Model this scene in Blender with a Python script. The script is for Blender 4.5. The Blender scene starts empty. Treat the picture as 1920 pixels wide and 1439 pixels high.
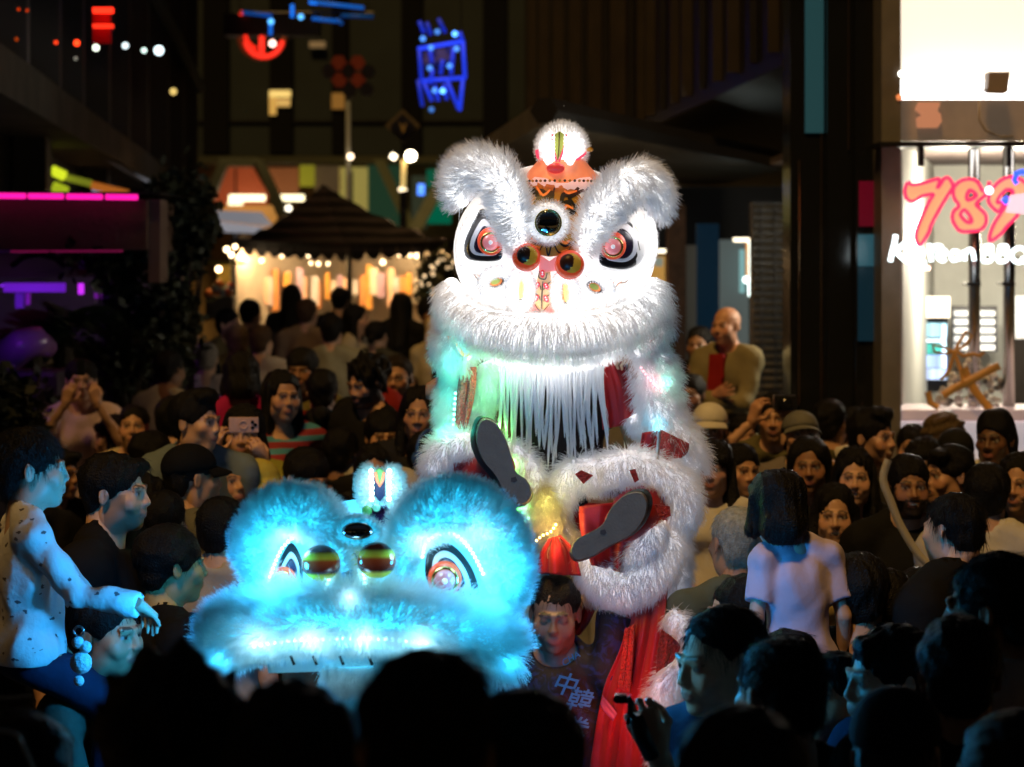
import bpy, bmesh, math, random, colorsys
import numpy as np
from mathutils import Vector, Matrix, noise as mnoise

rng = np.random.default_rng(7)
random.seed(7)
R = math.radians
SC = bpy.context.scene
COL = SC.collection

# ------------------------------------------------------------------ camera, sky, sun, exposure
CAM_Z = 2.55
F_PX = 4533.0            # focal length in pixels of the 1920 px wide photograph (85 mm on 36 mm)
CX, HY = 960.0, 500.0    # optical axis column, horizon row

cam_d = bpy.data.cameras.new('camera')
cam = bpy.data.objects.new('camera', cam_d); COL.objects.link(cam)
cam.location = (0, 0, CAM_Z); cam.rotation_euler = (R(90), 0, 0)
cam_d.lens = 85; cam_d.sensor_width = 36
cam_d.shift_y = -(719.5 - HY) / 1920.0
cam_d.clip_start = 0.1; cam_d.clip_end = 400
cam_d.dof.use_dof = True; cam_d.dof.focus_distance = 7.0; cam_d.dof.aperture_fstop = 4.0
SC.camera = cam

SUN_EL, SUN_AZ = 60.0, -20.0          # a lamp-like warm key, high behind the camera, a little from the left
world = bpy.data.worlds.new('World'); SC.world = world; world.use_nodes = True
nt = world.node_tree
sky = nt.nodes.new('ShaderNodeTexSky'); sky.sky_type = 'NISHITA'; sky.sun_disc = False
sky.sun_elevation = R(SUN_EL); sky.sun_rotation = R(180 + SUN_AZ)
bg = nt.nodes['Background']; bg.inputs['Strength'].default_value = 0.0006
nt.links.new(sky.outputs['Color'], bg.inputs['Color'])

sun_d = bpy.data.lights.new('sun', 'SUN'); sun = bpy.data.objects.new('sun', sun_d); COL.objects.link(sun)
sun_d.energy = 1.6; sun_d.angle = R(9); sun_d.color = (1.0, 0.56, 0.16)
sun.rotation_euler = (R(90 - SUN_EL), 0, R(SUN_AZ))   # light travels to +Y and down
sun.location = (0, -6, 12)

SC.view_settings.view_transform = 'Standard'; SC.view_settings.look = 'None'
SC.view_settings.exposure = 0; SC.view_settings.gamma = 1
SC.view_settings.use_curve_mapping = False
SC.render.engine = 'CYCLES'
cy = SC.cycles
cy.use_denoising = True
try: cy.denoiser = 'OPENIMAGEDENOISE'
except Exception: pass
cy.max_bounces = 10; cy.diffuse_bounces = 8; cy.glossy_bounces = 3; cy.transmission_bounces = 8
cy.transparent_max_bounces = 8; cy.caustics_reflective = False; cy.caustics_refractive = False
cy.sample_clamp_indirect = 4.0
cy.use_adaptive_sampling = True; cy.adaptive_threshold = 0.02
try:
    SC.cycles_curves.shape = 'RIBBONS'
except Exception: pass
SC.render.hair_type = 'STRAND'; SC.render.hair_subdiv = 2

# ------------------------------------------------------------------ helpers
def P(px, py, d):
    """point at depth d seen at photograph pixel (px, py)"""
    return np.array([(px - CX) / F_PX * d, d, CAM_Z - (py - HY) / F_PX * d])
def ground_z(y):
    return float(min(max((y - 9.0) * 0.06, 0.0), 0.62))

def tag(o, label=None, cat=None, group=None, kind=None):
    if label: o['label'] = label
    if cat: o['category'] = cat
    if group: o['group'] = group
    if kind: o['kind'] = kind
    return o
def link(o, parent=None):
    COL.objects.link(o)
    if parent is not None: o.parent = parent
    return o
def empty(name, loc, label=None, cat=None, group=None, kind=None, rz=0.0):
    o = bpy.data.objects.new(name, None); o.empty_display_size = 0.1
    o.location = loc; o.rotation_euler = (0, 0, rz)
    link(o); return tag(o, label, cat, group, kind)

def np_mesh(name, V, quads=None, tris=None, smooth=True, polys=None):
    me = bpy.data.meshes.new(name)
    if polys is not None:
        me.from_pydata([tuple(v) for v in V], [], polys)
    else:
        V = np.asarray(V, dtype=np.float32)
        loops, starts, n0 = [], [], 0
        if quads is not None and len(quads):
            q = np.asarray(quads, dtype=np.int32); loops.append(q.ravel()); starts.append(np.arange(len(q)) * 4); n0 = len(q) * 4
        if tris is not None and len(tris):
            t = np.asarray(tris, dtype=np.int32); loops.append(t.ravel()); starts.append(n0 + np.arange(len(t)) * 3)
        loops = np.concatenate(loops); starts = np.concatenate(starts).astype(np.int32)
        me.vertices.add(len(V)); me.vertices.foreach_set('co', V.ravel())
        me.loops.add(len(loops)); me.loops.foreach_set('vertex_index', loops)
        me.polygons.add(len(starts)); me.polygons.foreach_set('loop_start', starts)
        me.update(calc_edges=True); me.validate()
    if smooth: me.polygons.foreach_set('use_smooth', np.ones(len(me.polygons), dtype=bool))
    me.update()
    return me

def obj(name, me, mats, parent=None, off=None, **tags):
    """link a mesh whose vertices are world points (off = world origin of its root); a top-level mesh gets its origin at its base"""
    if not isinstance(mats, (list, tuple)): mats = [mats]
    o = bpy.data.objects.new(name, me)
    for m in mats:
        if m is not None: me.materials.append(m)
    n = len(me.vertices)
    co = np.empty(n * 3, dtype=np.float32); me.vertices.foreach_get('co', co); co = co.reshape(-1, 3)
    if parent is None and off is None:
        base = np.array([(co[:, 0].min() + co[:, 0].max()) / 2, (co[:, 1].min() + co[:, 1].max()) / 2, co[:, 2].min()])
        o.location = base; co = co - base
    else:
        root = parent
        while root is not None and root.parent is not None: root = root.parent
        b = np.array(off if off is not None else root.location)
        co = co - b
    me.vertices.foreach_set('co', co.astype(np.float32).ravel()); me.update()
    link(o, parent)
    return tag(o, **tags)

class MB:
    """collects boxes, bars, tubes, prisms into one mesh (all quads/ngons)"""
    def __init__(s): s.v = []; s.f = []
    def add(s, V, Fc):
        n = len(s.v); s.v += [tuple(map(float, v)) for v in V]; s.f += [tuple(int(i) + n for i in f) for f in Fc]; return s
    def box(s, c, size, rz=0.0):
        hx, hy, hz = [k / 2 for k in size]; cs, sn = math.cos(rz), math.sin(rz); V = []
        for z in (-hz, hz):
            for x, y in ((-hx, -hy), (hx, -hy), (hx, hy), (-hx, hy)):
                V.append((c[0] + x * cs - y * sn, c[1] + x * sn + y * cs, c[2] + z))
        return s.add(V, [(3, 2, 1, 0), (4, 5, 6, 7), (0, 1, 5, 4), (1, 2, 6, 5), (2, 3, 7, 6), (3, 0, 4, 7)])
    def hexa(s, P8):
        return s.add(P8, [(3, 2, 1, 0), (4, 5, 6, 7), (0, 1, 5, 4), (1, 2, 6, 5), (2, 3, 7, 6), (3, 0, 4, 7)])
    def prism(s, pts, ext):
        n = len(pts); a = [np.array(p) for p in pts]; b = [p + np.array(ext) for p in a]
        return s.add(a + b, [tuple(range(n))[::-1], tuple(range(n, 2 * n))] + [(i, (i + 1) % n, n + (i + 1) % n, n + i) for i in range(n)])
    def tube(s, pts, r, n=8, closed=False):
        pts = [np.array(p, float) for p in pts]; m = len(pts); rr = r if isinstance(r, (list, tuple)) else [r] * m; V = []; up = None
        for i, p in enumerate(pts):
            if closed: t = pts[(i + 1) % m] - pts[i - 1]
            else: t = pts[min(i + 1, m - 1)] - pts[max(i - 1, 0)]
            t = t / (np.linalg.norm(t) + 1e-9)
            if up is None:
                up = np.array([0, 0, 1.0]) if abs(t[2]) < .9 else np.array([0, 1.0, 0])
            u = np.cross(t, up); u /= np.linalg.norm(u) + 1e-9; w = np.cross(u, t); up = w
            for k in range(n):
                a = 2 * math.pi * k / n; V.append(p + rr[i] * (math.cos(a) * u + math.sin(a) * w))
        Fc = []
        for i in range(m if closed else m - 1):
            j = (i + 1) % m
            for k in range(n):
                Fc.append((j * n + k, j * n + (k + 1) % n, i * n + (k + 1) % n, i * n + k))
        if not closed: Fc += [tuple(range(n)), tuple((m - 1) * n + k for k in range(n))[::-1]]
        return s.add(V, Fc)
    def ball(s, c, r, nu=10, nv=7):
        V = []; Fc = []; r = np.array(r if hasattr(r, '__len__') else (r, r, r))
        for j in range(nv + 1):
            th = math.pi * j / nv
            for i in range(nu):
                a = 2 * math.pi * i / nu
                V.append(np.array(c) + r * np.array([math.sin(th) * math.cos(a), math.sin(th) * math.sin(a), math.cos(th)]))
        for j in range(nv):
            for i in range(nu):
                Fc.append((j * nu + i, (j + 1) * nu + i, (j + 1) * nu + (i + 1) % nu, j * nu + (i + 1) % nu))
        return s.add(V, Fc)
    def mesh(s, name='mesh', smooth=False, bevel=0.0):
        me = bpy.data.meshes.new(name); me.from_pydata(s.v, [], s.f)
        if bevel > 0:
            bm = bmesh.new(); bm.from_mesh(me)
            bmesh.ops.bevel(bm, geom=bm.edges[:], offset=bevel, segments=2, profile=.6, affect='EDGES'); bm.to_mesh(me); bm.free()
        if smooth: me.polygons.foreach_set('use_smooth', np.ones(len(me.polygons), dtype=bool))
        me.validate(); me.update(); return me
    def obj(s, name, mat, parent=None, smooth=False, bevel=0.0, **k):
        return obj(name, s.mesh(name, smooth, bevel), mat, parent, **k)

# ------------------------------------------------------------------ materials
_M = {}
def mat(name, col=(.5, .5, .5), rough=.6, metal=0.0, emit=None, es=0.0, bump=0.0, bscale=60.0, vary=0.0, vscale=8.0,
        transl=0.0, spec=0.5, alpha=1.0, trans=0.0, coat=0.0, vcol=None, sheen=0.0):
    if name in _M: return _M[name]
    m = bpy.data.materials.new(name); m.use_nodes = True; N = m.node_tree.nodes; L = m.node_tree.links
    b = N['Principled BSDF']; b.inputs['Base Color'].default_value = (*col, 1); b.inputs['Roughness'].default_value = rough
    b.inputs['Metallic'].default_value = metal; b.inputs['Specular IOR Level'].default_value = spec
    b.inputs['Alpha'].default_value = alpha; b.inputs['Transmission Weight'].default_value = trans
    b.inputs['Coat Weight'].default_value = coat; b.inputs['Sheen Weight'].default_value = sheen
    if emit is not None:
        b.inputs['Emission Color'].default_value = (*emit, 1); b.inputs['Emission Strength'].default_value = es
    csrc = None
    if vcol:
        a = N.new('ShaderNodeAttribute'); a.attribute_name = vcol; csrc = a.outputs['Color']; L.new(csrc, b.inputs['Base Color'])
    if vary > 0 or bump > 0:
        tc = N.new('ShaderNodeTexCoord')
    if vary > 0:
        nz = N.new('ShaderNodeTexNoise'); nz.inputs['Scale'].default_value = vscale; nz.inputs['Detail'].default_value = 5
        L.new(tc.outputs['Object'], nz.inputs['Vector'])
        mr = N.new('ShaderNodeMapRange'); mr.inputs[1].default_value = .3; mr.inputs[2].default_value = .7
        mr.inputs[3].default_value = 1 - vary; mr.inputs[4].default_value = 1 + vary; L.new(nz.outputs['Fac'], mr.inputs[0])
        mx = N.new('ShaderNodeMix'); mx.data_type = 'RGBA'; mx.blend_type = 'MULTIPLY'; mx.inputs['Factor'].default_value = 1
        if csrc is not None: L.new(csrc, mx.inputs[6])
        else: mx.inputs[6].default_value = (*col, 1)
        L.new(mr.outputs[0], mx.inputs[7]); L.new(mx.outputs[2], b.inputs['Base Color']); csrc = mx.outputs[2]
    if bump > 0:
        n2 = N.new('ShaderNodeTexNoise'); n2.inputs['Scale'].default_value = bscale; n2.inputs['Detail'].default_value = 3
        L.new(tc.outputs['Object'], n2.inputs['Vector'])
        bp = N.new('ShaderNodeBump'); bp.inputs['Strength'].default_value = bump; bp.inputs['Distance'].default_value = .02
        L.new(n2.outputs['Fac'], bp.inputs['Height']); L.new(bp.outputs['Normal'], b.inputs['Normal'])
    if transl > 0:
        t = N.new('ShaderNodeBsdfTranslucent'); t.inputs['Color'].default_value = (*col, 1)
        if csrc is not None: L.new(csrc, t.inputs['Color'])
        ms = N.new('ShaderNodeMixShader'); ms.inputs[0].default_value = transl
        out = N['Material Output']; L.new(b.outputs[0], ms.inputs[1]); L.new(t.outputs[0], ms.inputs[2]); L.new(ms.outputs[0], out.inputs[0])
    _M[name] = m; return m
def glow(name, col, s, base=None):
    return mat(name, base or tuple(min(1, c * .8) for c in col), .5, emit=col, es=s)
def lamp(name, loc, col, power, r=.05, spot=None, parent=None):
    l = bpy.data.lights.new(name, 'POINT'); l.energy = power; l.color = col; l.shadow_soft_size = r
    o = bpy.data.objects.new(name, l); COL.objects.link(o)
    if parent is not None:
        root = parent
        while root.parent is not None: root = root.parent
        o.parent = parent; o.location = np.array(loc) - np.array(root.location)
    else: o.location = loc
    return o

# ------------------------------------------------------------------ implicit surfaces (bodies, heads, hands, hair, clothes)
class Grid:
    def __init__(s, lo, hi, h):
        s.h = h; s.lo = np.array(lo, float); n = np.ceil((np.array(hi) - s.lo) / h).astype(int) + 1
        s.ax = [s.lo[i] + h * np.arange(n[i]) for i in range(3)]; s.F = np.full(tuple(n), 1.0, dtype=np.float32)
    def _sub(s, lo, hi):
        sl = []
        for i in range(3):
            a = int(np.clip(math.floor((lo[i] - s.lo[i]) / s.h), 0, len(s.ax[i]) - 1)); b = int(np.clip(math.ceil((hi[i] - s.lo[i]) / s.h) + 1, a + 1, len(s.ax[i])))
            sl.append(slice(a, b))
        return tuple(sl), s.ax[0][sl[0]][:, None, None], s.ax[1][sl[1]][None, :, None], s.ax[2][sl[2]][None, None, :]
    def _apply(s, sl, d, k, op):
        f = s.F[sl]
        if op == 'sub': f, d = -f, d
        if k <= 0: r = np.minimum(f, d)
        else:
            hh = np.clip(.5 + .5 * (f - d) / k, 0, 1); r = f * (1 - hh) + d * hh - k * hh * (1 - hh)
        s.F[sl] = -r if op == 'sub' else r
    def ell(s, c, r, k=.02, op='add', Rm=None, infl=0.0):
        r = np.array(r if hasattr(r, '__len__') else (r, r, r), float) + infl; m = r.max() + k * 1.5 + s.h * 2
        sl, x, y, z = s._sub(np.array(c) - m, np.array(c) + m); x = x - c[0]; y = y - c[1]; z = z - c[2]
        if Rm is not None:
            x, y, z = (Rm[0][0] * x + Rm[1][0] * y + Rm[2][0] * z, Rm[0][1] * x + Rm[1][1] * y + Rm[2][1] * z, Rm[0][2] * x + Rm[1][2] * y + Rm[2][2] * z)
        k0 = np.sqrt((x / r[0]) ** 2 + (y / r[1]) ** 2 + (z / r[2]) ** 2); k1 = np.sqrt((x / r[0] ** 2) ** 2 + (y / r[1] ** 2) ** 2 + (z / r[2] ** 2) ** 2)
        d = k0 * (k0 - 1) / np.maximum(k1, 1e-4); s._apply(sl, d, k, op); return s
    def cap(s, a, b, ra, rb=None, k=.02, op='add', infl=0.0, cut0=None, cut1=None):
        rb = ra if rb is None else rb; ra += infl; rb += infl
        a = np.array(a, float); b = np.array(b, float); m = max(ra, rb) + k * 1.5 + s.h * 2
        sl, x, y, z = s._sub(np.minimum(a, b) - m, np.maximum(a, b) + m); ba = b - a; L2 = float(ba @ ba) + 1e-9
        px, py, pz = x - a[0], y - a[1], z - a[2]; tt = (px * ba[0] + py * ba[1] + pz * ba[2]) / L2; t = np.clip(tt, 0, 1)
        d = np.sqrt((px - t * ba[0]) ** 2 + (py - t * ba[1]) ** 2 + (pz - t * ba[2]) ** 2) - (ra + (rb - ra) * t); L = math.sqrt(L2)
        if cut1 is not None: d = np.maximum(d, (tt - cut1) * L)
        if cut0 is not None: d = np.maximum(d, (cut0 - tt) * L)
        s._apply(sl, d, k, op); return s
    def half(s, n, o):
        """keep the side where (p-o).n < 0"""
        x, y, z = s.ax[0][:, None, None], s.ax[1][None, :, None], s.ax[2][None, None, :]
        s.F = np.maximum(s.F, ((x - o[0]) * n[0] + (y - o[1]) * n[1] + (z - o[2]) * n[2]).astype(np.float32)); return s
    def wob(s, amp, freq, seed=0, stretch=(1, 1, 1)):
        r = np.random.default_rng(seed); x, y, z = s.ax[0][:, None, None], s.ax[1][None, :, None], s.ax[2][None, None, :]
        for q in range(4):
            w = r.normal(size=3); w = w / np.linalg.norm(w) * freq * (.6 + .35 * q) * np.array(stretch); ph = r.uniform(0, 6.28)
            s.F += (amp / (1 + .5 * q) * np.sin(w[0] * x + w[1] * y + w[2] * z + ph)).astype(np.float32)
        return s
    def mesh(s):
        return surfnets(s.F, s.lo, s.h)

def surfnets(F, lo, h):
    F = np.pad(F, 1, constant_values=1.0); lo = np.array(lo) - h
    S = F < 0; c = np.zeros(tuple(n - 1 for n in F.shape), np.int8)
    off = [(i, j, k) for i in (0, 1) for j in (0, 1) for k in (0, 1)]
    vw = lambda A, o: A[o[0]:A.shape[0] - 1 + o[0], o[1]:A.shape[1] - 1 + o[1], o[2]:A.shape[2] - 1 + o[2]]
    for o in off: c += vw(S, o)
    act = (c > 0) & (c < 8); I, J, K = np.nonzero(act); n = len(I)
    if n == 0: return np.zeros((0, 3)), np.zeros((0, 4), int)
    idx = np.full(act.shape, -1, np.int32); idx[I, J, K] = np.arange(n)
    acc = np.zeros((n, 3)); cnt = np.zeros(n)
    for o in off:
        for axis in range(3):
            if o[axis] == 0:
                o2 = list(o); o2[axis] = 1
                a = F[I + o[0], J + o[1], K + o[2]]; b = F[I + o2[0], J + o2[1], K + o2[2]]; m = (a < 0) != (b < 0)
                t = a[m] / (a[m] - b[m]); p = np.tile(np.array(o, float), (m.sum(), 1)); p[:, axis] += t
                acc[m] += p; cnt[m] += 1
    V = lo + h * (np.stack([I, J, K], 1) + acc / cnt[:, None])
    Q = []
    for axis in range(3):
        u, w = [(1, 2), (2, 0), (0, 1)][axis]
        A = np.moveaxis(S, (axis, u, w), (0, 1, 2)); X = np.moveaxis(idx, (axis, u, w), (0, 1, 2))
        a = A[:-1, 1:-1, 1:-1]; b = A[1:, 1:-1, 1:-1]; i, j, k = np.nonzero(a != b); inside = a[i, j, k]
        j += 1; k += 1
        q = np.stack([X[i, j - 1, k - 1], X[i, j, k - 1], X[i, j, k], X[i, j - 1, k]], 1)
        q[~inside] = q[~inside][:, ::-1]; Q.append(q)
    Q = np.concatenate(Q); Q = Q[(Q >= 0).all(1)]
    return V, Q

def mesh_attr(me, name, colors):
    a = me.color_attributes.new(name, 'FLOAT_COLOR', 'POINT')
    c = np.ones((len(me.vertices), 4), np.float32); c[:, :3] = colors; a.data.foreach_set('color', c.ravel())

def rotz(a): c, s = math.cos(a), math.sin(a); return np.array([[c, -s, 0], [s, c, 0], [0, 0, 1]])
def rotx(a): c, s = math.cos(a), math.sin(a); return np.array([[1, 0, 0], [0, c, -s], [0, s, c]])
def roty(a): c, s = math.cos(a), math.sin(a); return np.array([[c, 0, s], [0, 1, 0], [-s, 0, c]])
def nrm(v): v = np.array(v, float); return v / (np.linalg.norm(v) + 1e-9)

# ------------------------------------------------------------------ fur: hair curves grown on a mesh
def fur(name, V, Q, n, length, mat_, parent, flow=(0, 0, -1), lie=.5, bend=.35, rad=.0009, seed=1, jitter=.25, lenfn=None, keep=None, seg=5, clump=0.0, label=None):
    """strands rooted on quads Q of V (world points): start along the normal, lean towards flow, sag"""
    r = np.random.default_rng(seed); V = np.asarray(V, float); Q = np.asarray(Q)
    A, B, C, D = (V[Q[:, i]] for i in range(4)); ar = np.linalg.norm(np.cross(B - A, C - A), axis=1) / 2 + np.linalg.norm(np.cross(C - A, D - A), axis=1) / 2
    nn = np.cross(C - A, D - B); nn /= np.linalg.norm(nn, axis=1)[:, None] + 1e-9
    if keep is not None:
        ctr = (A + B + C + D) / 4; ar = ar * keep(ctr, nn)
    pick = r.choice(len(Q), n, p=ar / ar.sum()); u, w = r.random(n)[:, None], r.random(n)[:, None]
    p0 = (A[pick] * (1 - u) + B[pick] * u) * (1 - w) + (D[pick] * (1 - u) + C[pick] * u) * w; N = nn[pick]
    fl = flow(p0, N) if callable(flow) else np.tile(np.array(flow, float), (n, 1))
    fl = fl - N * (fl * N).sum(1)[:, None]; fl = fl / (np.linalg.norm(fl, axis=1)[:, None] + 1e-6)
    if clump > 0:   # neighbouring strands share a direction: tufts
        cell = np.floor(p0 / .022).astype(np.int64); hsh = (cell[:, 0] * 73856093) ^ (cell[:, 1] * 19349663) ^ (cell[:, 2] * 83492791)
        jit = np.stack([np.sin(hsh * .37 + 1.3), np.sin(hsh * .73 + 2.1), np.sin(hsh * .51 + .4)], 1) * clump
    else: jit = 0
    d = nrm_rows(N * (1 - lie) + fl * lie + r.normal(size=(n, 3)) * jitter * .5 + jit)
    L = length * (0.55 + .6 * r.random(n))
    if lenfn is not None: L = L * lenfn(p0)
    pts = np.empty((n, seg, 3)); p = p0 - N * .002; step = (L / (seg - 1))[:, None]
    for i in range(seg):
        pts[:, i] = p; p = p + d * step
        d = nrm_rows(d + (fl * .6 + np.array([0, 0, -.5])) * bend / seg * 2 + r.normal(size=(n, 3)) * .05)
    return hair_obj(name, pts, rad, mat_, parent, label)
def nrm_rows(a): return a / (np.linalg.norm(a, axis=1)[:, None] + 1e-9)
def hair_obj(name, pts, rad, mat_, parent, label=None, taper=True):
    n, seg, _ = pts.shape; c = bpy.data.hair_curves.new(name); c.add_curves([seg] * n)
    root = parent
    while root.parent is not None: root = root.parent
    q = (pts - np.array(root.location)).astype(np.float32)
    c.attributes['position'].data.foreach_set('vector', q.reshape(-1))
    ra = c.attributes.get('radius') or c.attributes.new('radius', 'FLOAT', 'POINT')
    t = np.linspace(1, .25 if taper else .9, seg); rr = np.broadcast_to(np.asarray(rad, float).reshape(-1, 1) if hasattr(rad, '__len__') else np.full((n, 1), rad), (n, 1)) * t[None, :]
    ra.data.foreach_set('value', rr.astype(np.float32).ravel())
    c.materials.append(mat_); o = bpy.data.objects.new(name, c); link(o, parent); o['kind'] = 'stuff'
    if label: o['label'] = label
    return o
# ================================================================== SETTING
m_pave = mat('paving stone', (.12, .115, .11), .75, bump=.3, bscale=25, vary=.25, vscale=2)
m_conc = mat('pale concrete', (.30, .29, .27), .8, bump=.2, bscale=20, vary=.2, vscale=1.5)
m_dark = mat('dark cladding', (.010, .0095, .0095), .45, bump=.1, bscale=15, vary=.3, vscale=2)
m_brown = mat('brown cladding', (.024, .017, .012), .5, vary=.3, vscale=3)
m_black = mat('black metal', (.012, .012, .013), .35, spec=.5)
m_gloss = mat('black gloss panel', (.010, .011, .012), .12, spec=.6)
m_glass_d = mat('dark window glass', (.012, .013, .016), .08, spec=.7)
m_panel = mat('grey facade panel', (.014, .026, .036), .7, vary=.15, vscale=1.2)
m_green = mat('pale green steel', (.26, .32, .28), .6, vary=.1)
m_steel = mat('brushed steel', (.5, .5, .5), .25, metal=1)
m_white = mat('white paint', (.75, .74, .72), .6)
m_clear = mat('clear glass', (1, 1, 1), .02, trans=0, alpha=.10, spec=.6)

# --- ground: flat square, then a gentle ramp up to a terrace
gs = []; ys = [-12, 0, 9, 12, 15, 19.4, 30, 60, 160]
gV = []; gQ = []
for i, y in enumerate(ys):
    gV += [(-60, y, ground_z(y)), (60, y, ground_z(y))]
for i in range(len(ys) - 1): gQ.append((2 * i, 2 * i + 1, 2 * i + 3, 2 * i + 2))
ground = obj('ground', np_mesh('ground', gV, quads=gQ, smooth=False), m_pave, kind='structure')
# paving slabs near the dancers, as far as they can be told apart
slab_me = MB().box((0, 0, 0), (.585, .585, .03)).mesh('slab', bevel=.006)
slab_me.materials.append(m_pave); ns = 0
for ix in range(-4, 5):
    for iy in range(9, 15):
        o = bpy.data.objects.new('paving_slab', slab_me); link(o, ground); b = ground.location
        o.location = (ix * .6 - b[0], iy * .6 + .3 - b[1], .008 - b[2] + .003 * ((ix * 7 + iy * 3) % 3)); ns += 1

# unseen flat roof added to keep the key light off the nearest heads
MB().box((0, .8, 4.75), (14, 8.0, .3)).obj('shade_roof', m_conc, kind='structure')
for x in (-6, 6): MB().box((x, -2.5, 2.3), (.3, .3, 4.59)).obj('shade_roof_column', m_conc, kind='structure')
def sy(y, off):        # street axis leans a little to the left
    return -.0882 * y + off
# --- left building: glazed office above a ledge
lb = empty('office_building', (sy(30, -2.6), 30, ground_z(30)), 'dark glazed office building with pale ledge lining the left of the street', 'building')
def street_box(mb, y0, y1, o0, o1, z0, z1):
    mb.hexa([(sy(y0, o0), y0, z0), (sy(y0, o1), y0, z0), (sy(y1, o1), y1, z0), (sy(y1, o0), y1, z0),
             (sy(y0, o0), y0, z1), (sy(y0, o1), y0, z1), (sy(y1, o1), y1, z1), (sy(y1, o0), y1, z1)]); return mb
street_box(MB(), 10, 50, -7, -2.62, -.1, 3.72).obj('lower_wall', m_dark, lb)
street_box(MB(), 10, 50, -7, -2.70, 3.74, 14).obj('upper_wall', mat('office interior', (.02, .018, .018), .8), lb)
street_box(MB(), 9.5, 50.2, -7.1, -2.04, 3.74, 4.08).obj('ledge', mat('ledge render', (.17, .15, .12), .8, bump=.2, bscale=12, vary=.25, vscale=2), lb)
ymul = [12.6, 15.5, 18.4, 20.9, 23.2, 26.4, 29.5, 33.2, 38.3, 43.5, 49.6]
for i, y in enumerate(ymul):
    street_box(MB(), y, y + .22, -2.45, -2.07, 4.082, 13.9).obj('mullion', mat('mullion bronze', (.20, .17, .15), .5), lb)
    if i < len(ymul) - 1:
        street_box(MB(), y + .222, ymul[i + 1] - .002, -2.40, -2.385, 4.084, 13.9).obj('window_pane', m_glass_d, lb)
for y in (13.0, 16.5, 22, 29, 36.5, 43):
    street_box(MB(), y, y + .5, -2.60, -2.3, 0.2, 3.735).obj('pier', m_brown, lb)
# slanting stair stringer behind the glass, top of the building
MB().tube([P(270, -40, 32), P(330, 70, 38), P(375, 165, 46)], .11, 8).obj('roof_brace', m_panel, lb)
# red and white reflections in the window glass, put in as glowing bars and balls
def glow_box(name, px0, py0, px1, py1, d, col, s, label, cat, depth=.06, group=None, kind=None, parent=None):
    a, b = P(px0, py1, d), P(px1, py0, d); c = (a + b) / 2
    return MB().box(c, (b[0] - a[0], depth, b[2] - a[2])).obj(name, glow('glow %s %.2f' % (col, s), col, s), parent, bevel=0.0, label=label, cat=cat, group=group, kind=kind)
ri = empty('red_sign_reflection', P(193, 84, 16.0), 'reflection of a red sign with two bright bars in the upper office window', 'sign')
glow_box('light_bar', 175, 15, 212, 25, 16.0, (1, .03, .01), 2.2, None, None, parent=ri)
glow_box('light_bar', 175, 46, 212, 53, 16.0, (1, .03, .01), 1.6, None, None, parent=ri)
glow_box('reflection_panel', 175, 26, 208, 82, 16.1, (.5, .0, .0), .10, None, None, parent=ri)
def bulb(px, py, r, d, col, s, label, cat='lamp', name='window_reflection', group=None):
    c = P(px, py, d); q = r / F_PX * d
    return MB().ball(c, q, 12, 8).obj(name, glow('bulb %s %.2f' % (col, s), col, s), smooth=True, label=label, cat=cat, group=group)
for (x, y, r, c, s, l) in [(144, 81, 6, (1, .05, .01), 3, 'larger round red reflection in the dark office window'), (105, 80, 4, (1, .05, .01), 1.5, 'small round red reflection left of the larger red one'),
        (35, 18, 3, (.8, .05, .0), .8, 'faint red dot reflected at the upper left window'), (51, 20, 3, (.8, .05, .0), .8, 'faint red dot reflected beside another one in upper left window'), (31, 74, 4, (.7, .08, .0), .4, 'dim orange reflection low in the leftmost window'),
        (180, 90, 6, (.9, 1, .8), 3, 'white reflection just below the reflected red sign'), (235, 86, 6, (.8, .95, 1), 2, 'slanted white reflection between two window mullions'), (270, 95, 5, (.75, 1, .9), 2, 'small greenish white reflection against a mullion'),
        (298, 95, 9, (.75, .95, 1), 3, 'widest cool white reflection in the office windows'), (325, 172, 7, (1, .7, .2), .9, 'single yellow reflection on the far office window'), (142, 110, 4, (.5, .5, .4), .35, 'dim grey reflection under the red reflection')]:
    bulb(x, y, r, 16.2 if x < 160 else 19.5, c, s, l)
# pale awning under the ledge, its lit look put in as a cloth glow
def quadlet(name, pts, mat_, label, cat, thick=(0, .05, 0), parent=None, **k):
    return MB().prism(pts, thick).obj(name, mat_, parent, label=label, cat=cat, **k)
aw = empty('pale_awning', P(250, 340, 31), 'pale sloping awning lit white under the office ledge', 'awning')
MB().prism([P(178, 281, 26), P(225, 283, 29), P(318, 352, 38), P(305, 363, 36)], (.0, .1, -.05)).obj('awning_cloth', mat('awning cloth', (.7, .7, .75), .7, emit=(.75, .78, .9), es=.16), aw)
MB().tube([P(178, 284, 25.9), P(305, 366, 35.9)], .03, 6).obj('front_rail', m_black, aw)
ys_ = empty('yellow_light_sign', P(160, 352, 24), 'yellow and orange streak of lights above the cafe awning', 'sign')
MB().tube([P(97, 319, 24), P(122, 331, 24)], .05, 8).obj('light_tube', glow('g yel', (.6, .7, .02), 1.2), ys_)
MB().tube([P(99, 350, 24), P(126, 360, 24)], .05, 8).obj('light_tube', glow('g yel2', (.5, .6, .02), .7), ys_)
MB().tube([P(124, 333, 24.1), P(172, 345, 24.1)], .035, 8).obj('light_tube', glow('g yel3', (.4, .45, .03), .35), ys_)
MB().tube([P(172, 348, 24.1), P(240, 364, 24.1)], .04, 8).obj('light_tube', glow('g ora', (.8, .22, .03), .45), ys_)
MB().tube([P(174, 357, 24.2), P(196, 362, 24.2)], .035, 8).obj('light_tube', glow('g blu', (.3, .45, .8), .5), ys_)

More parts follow.
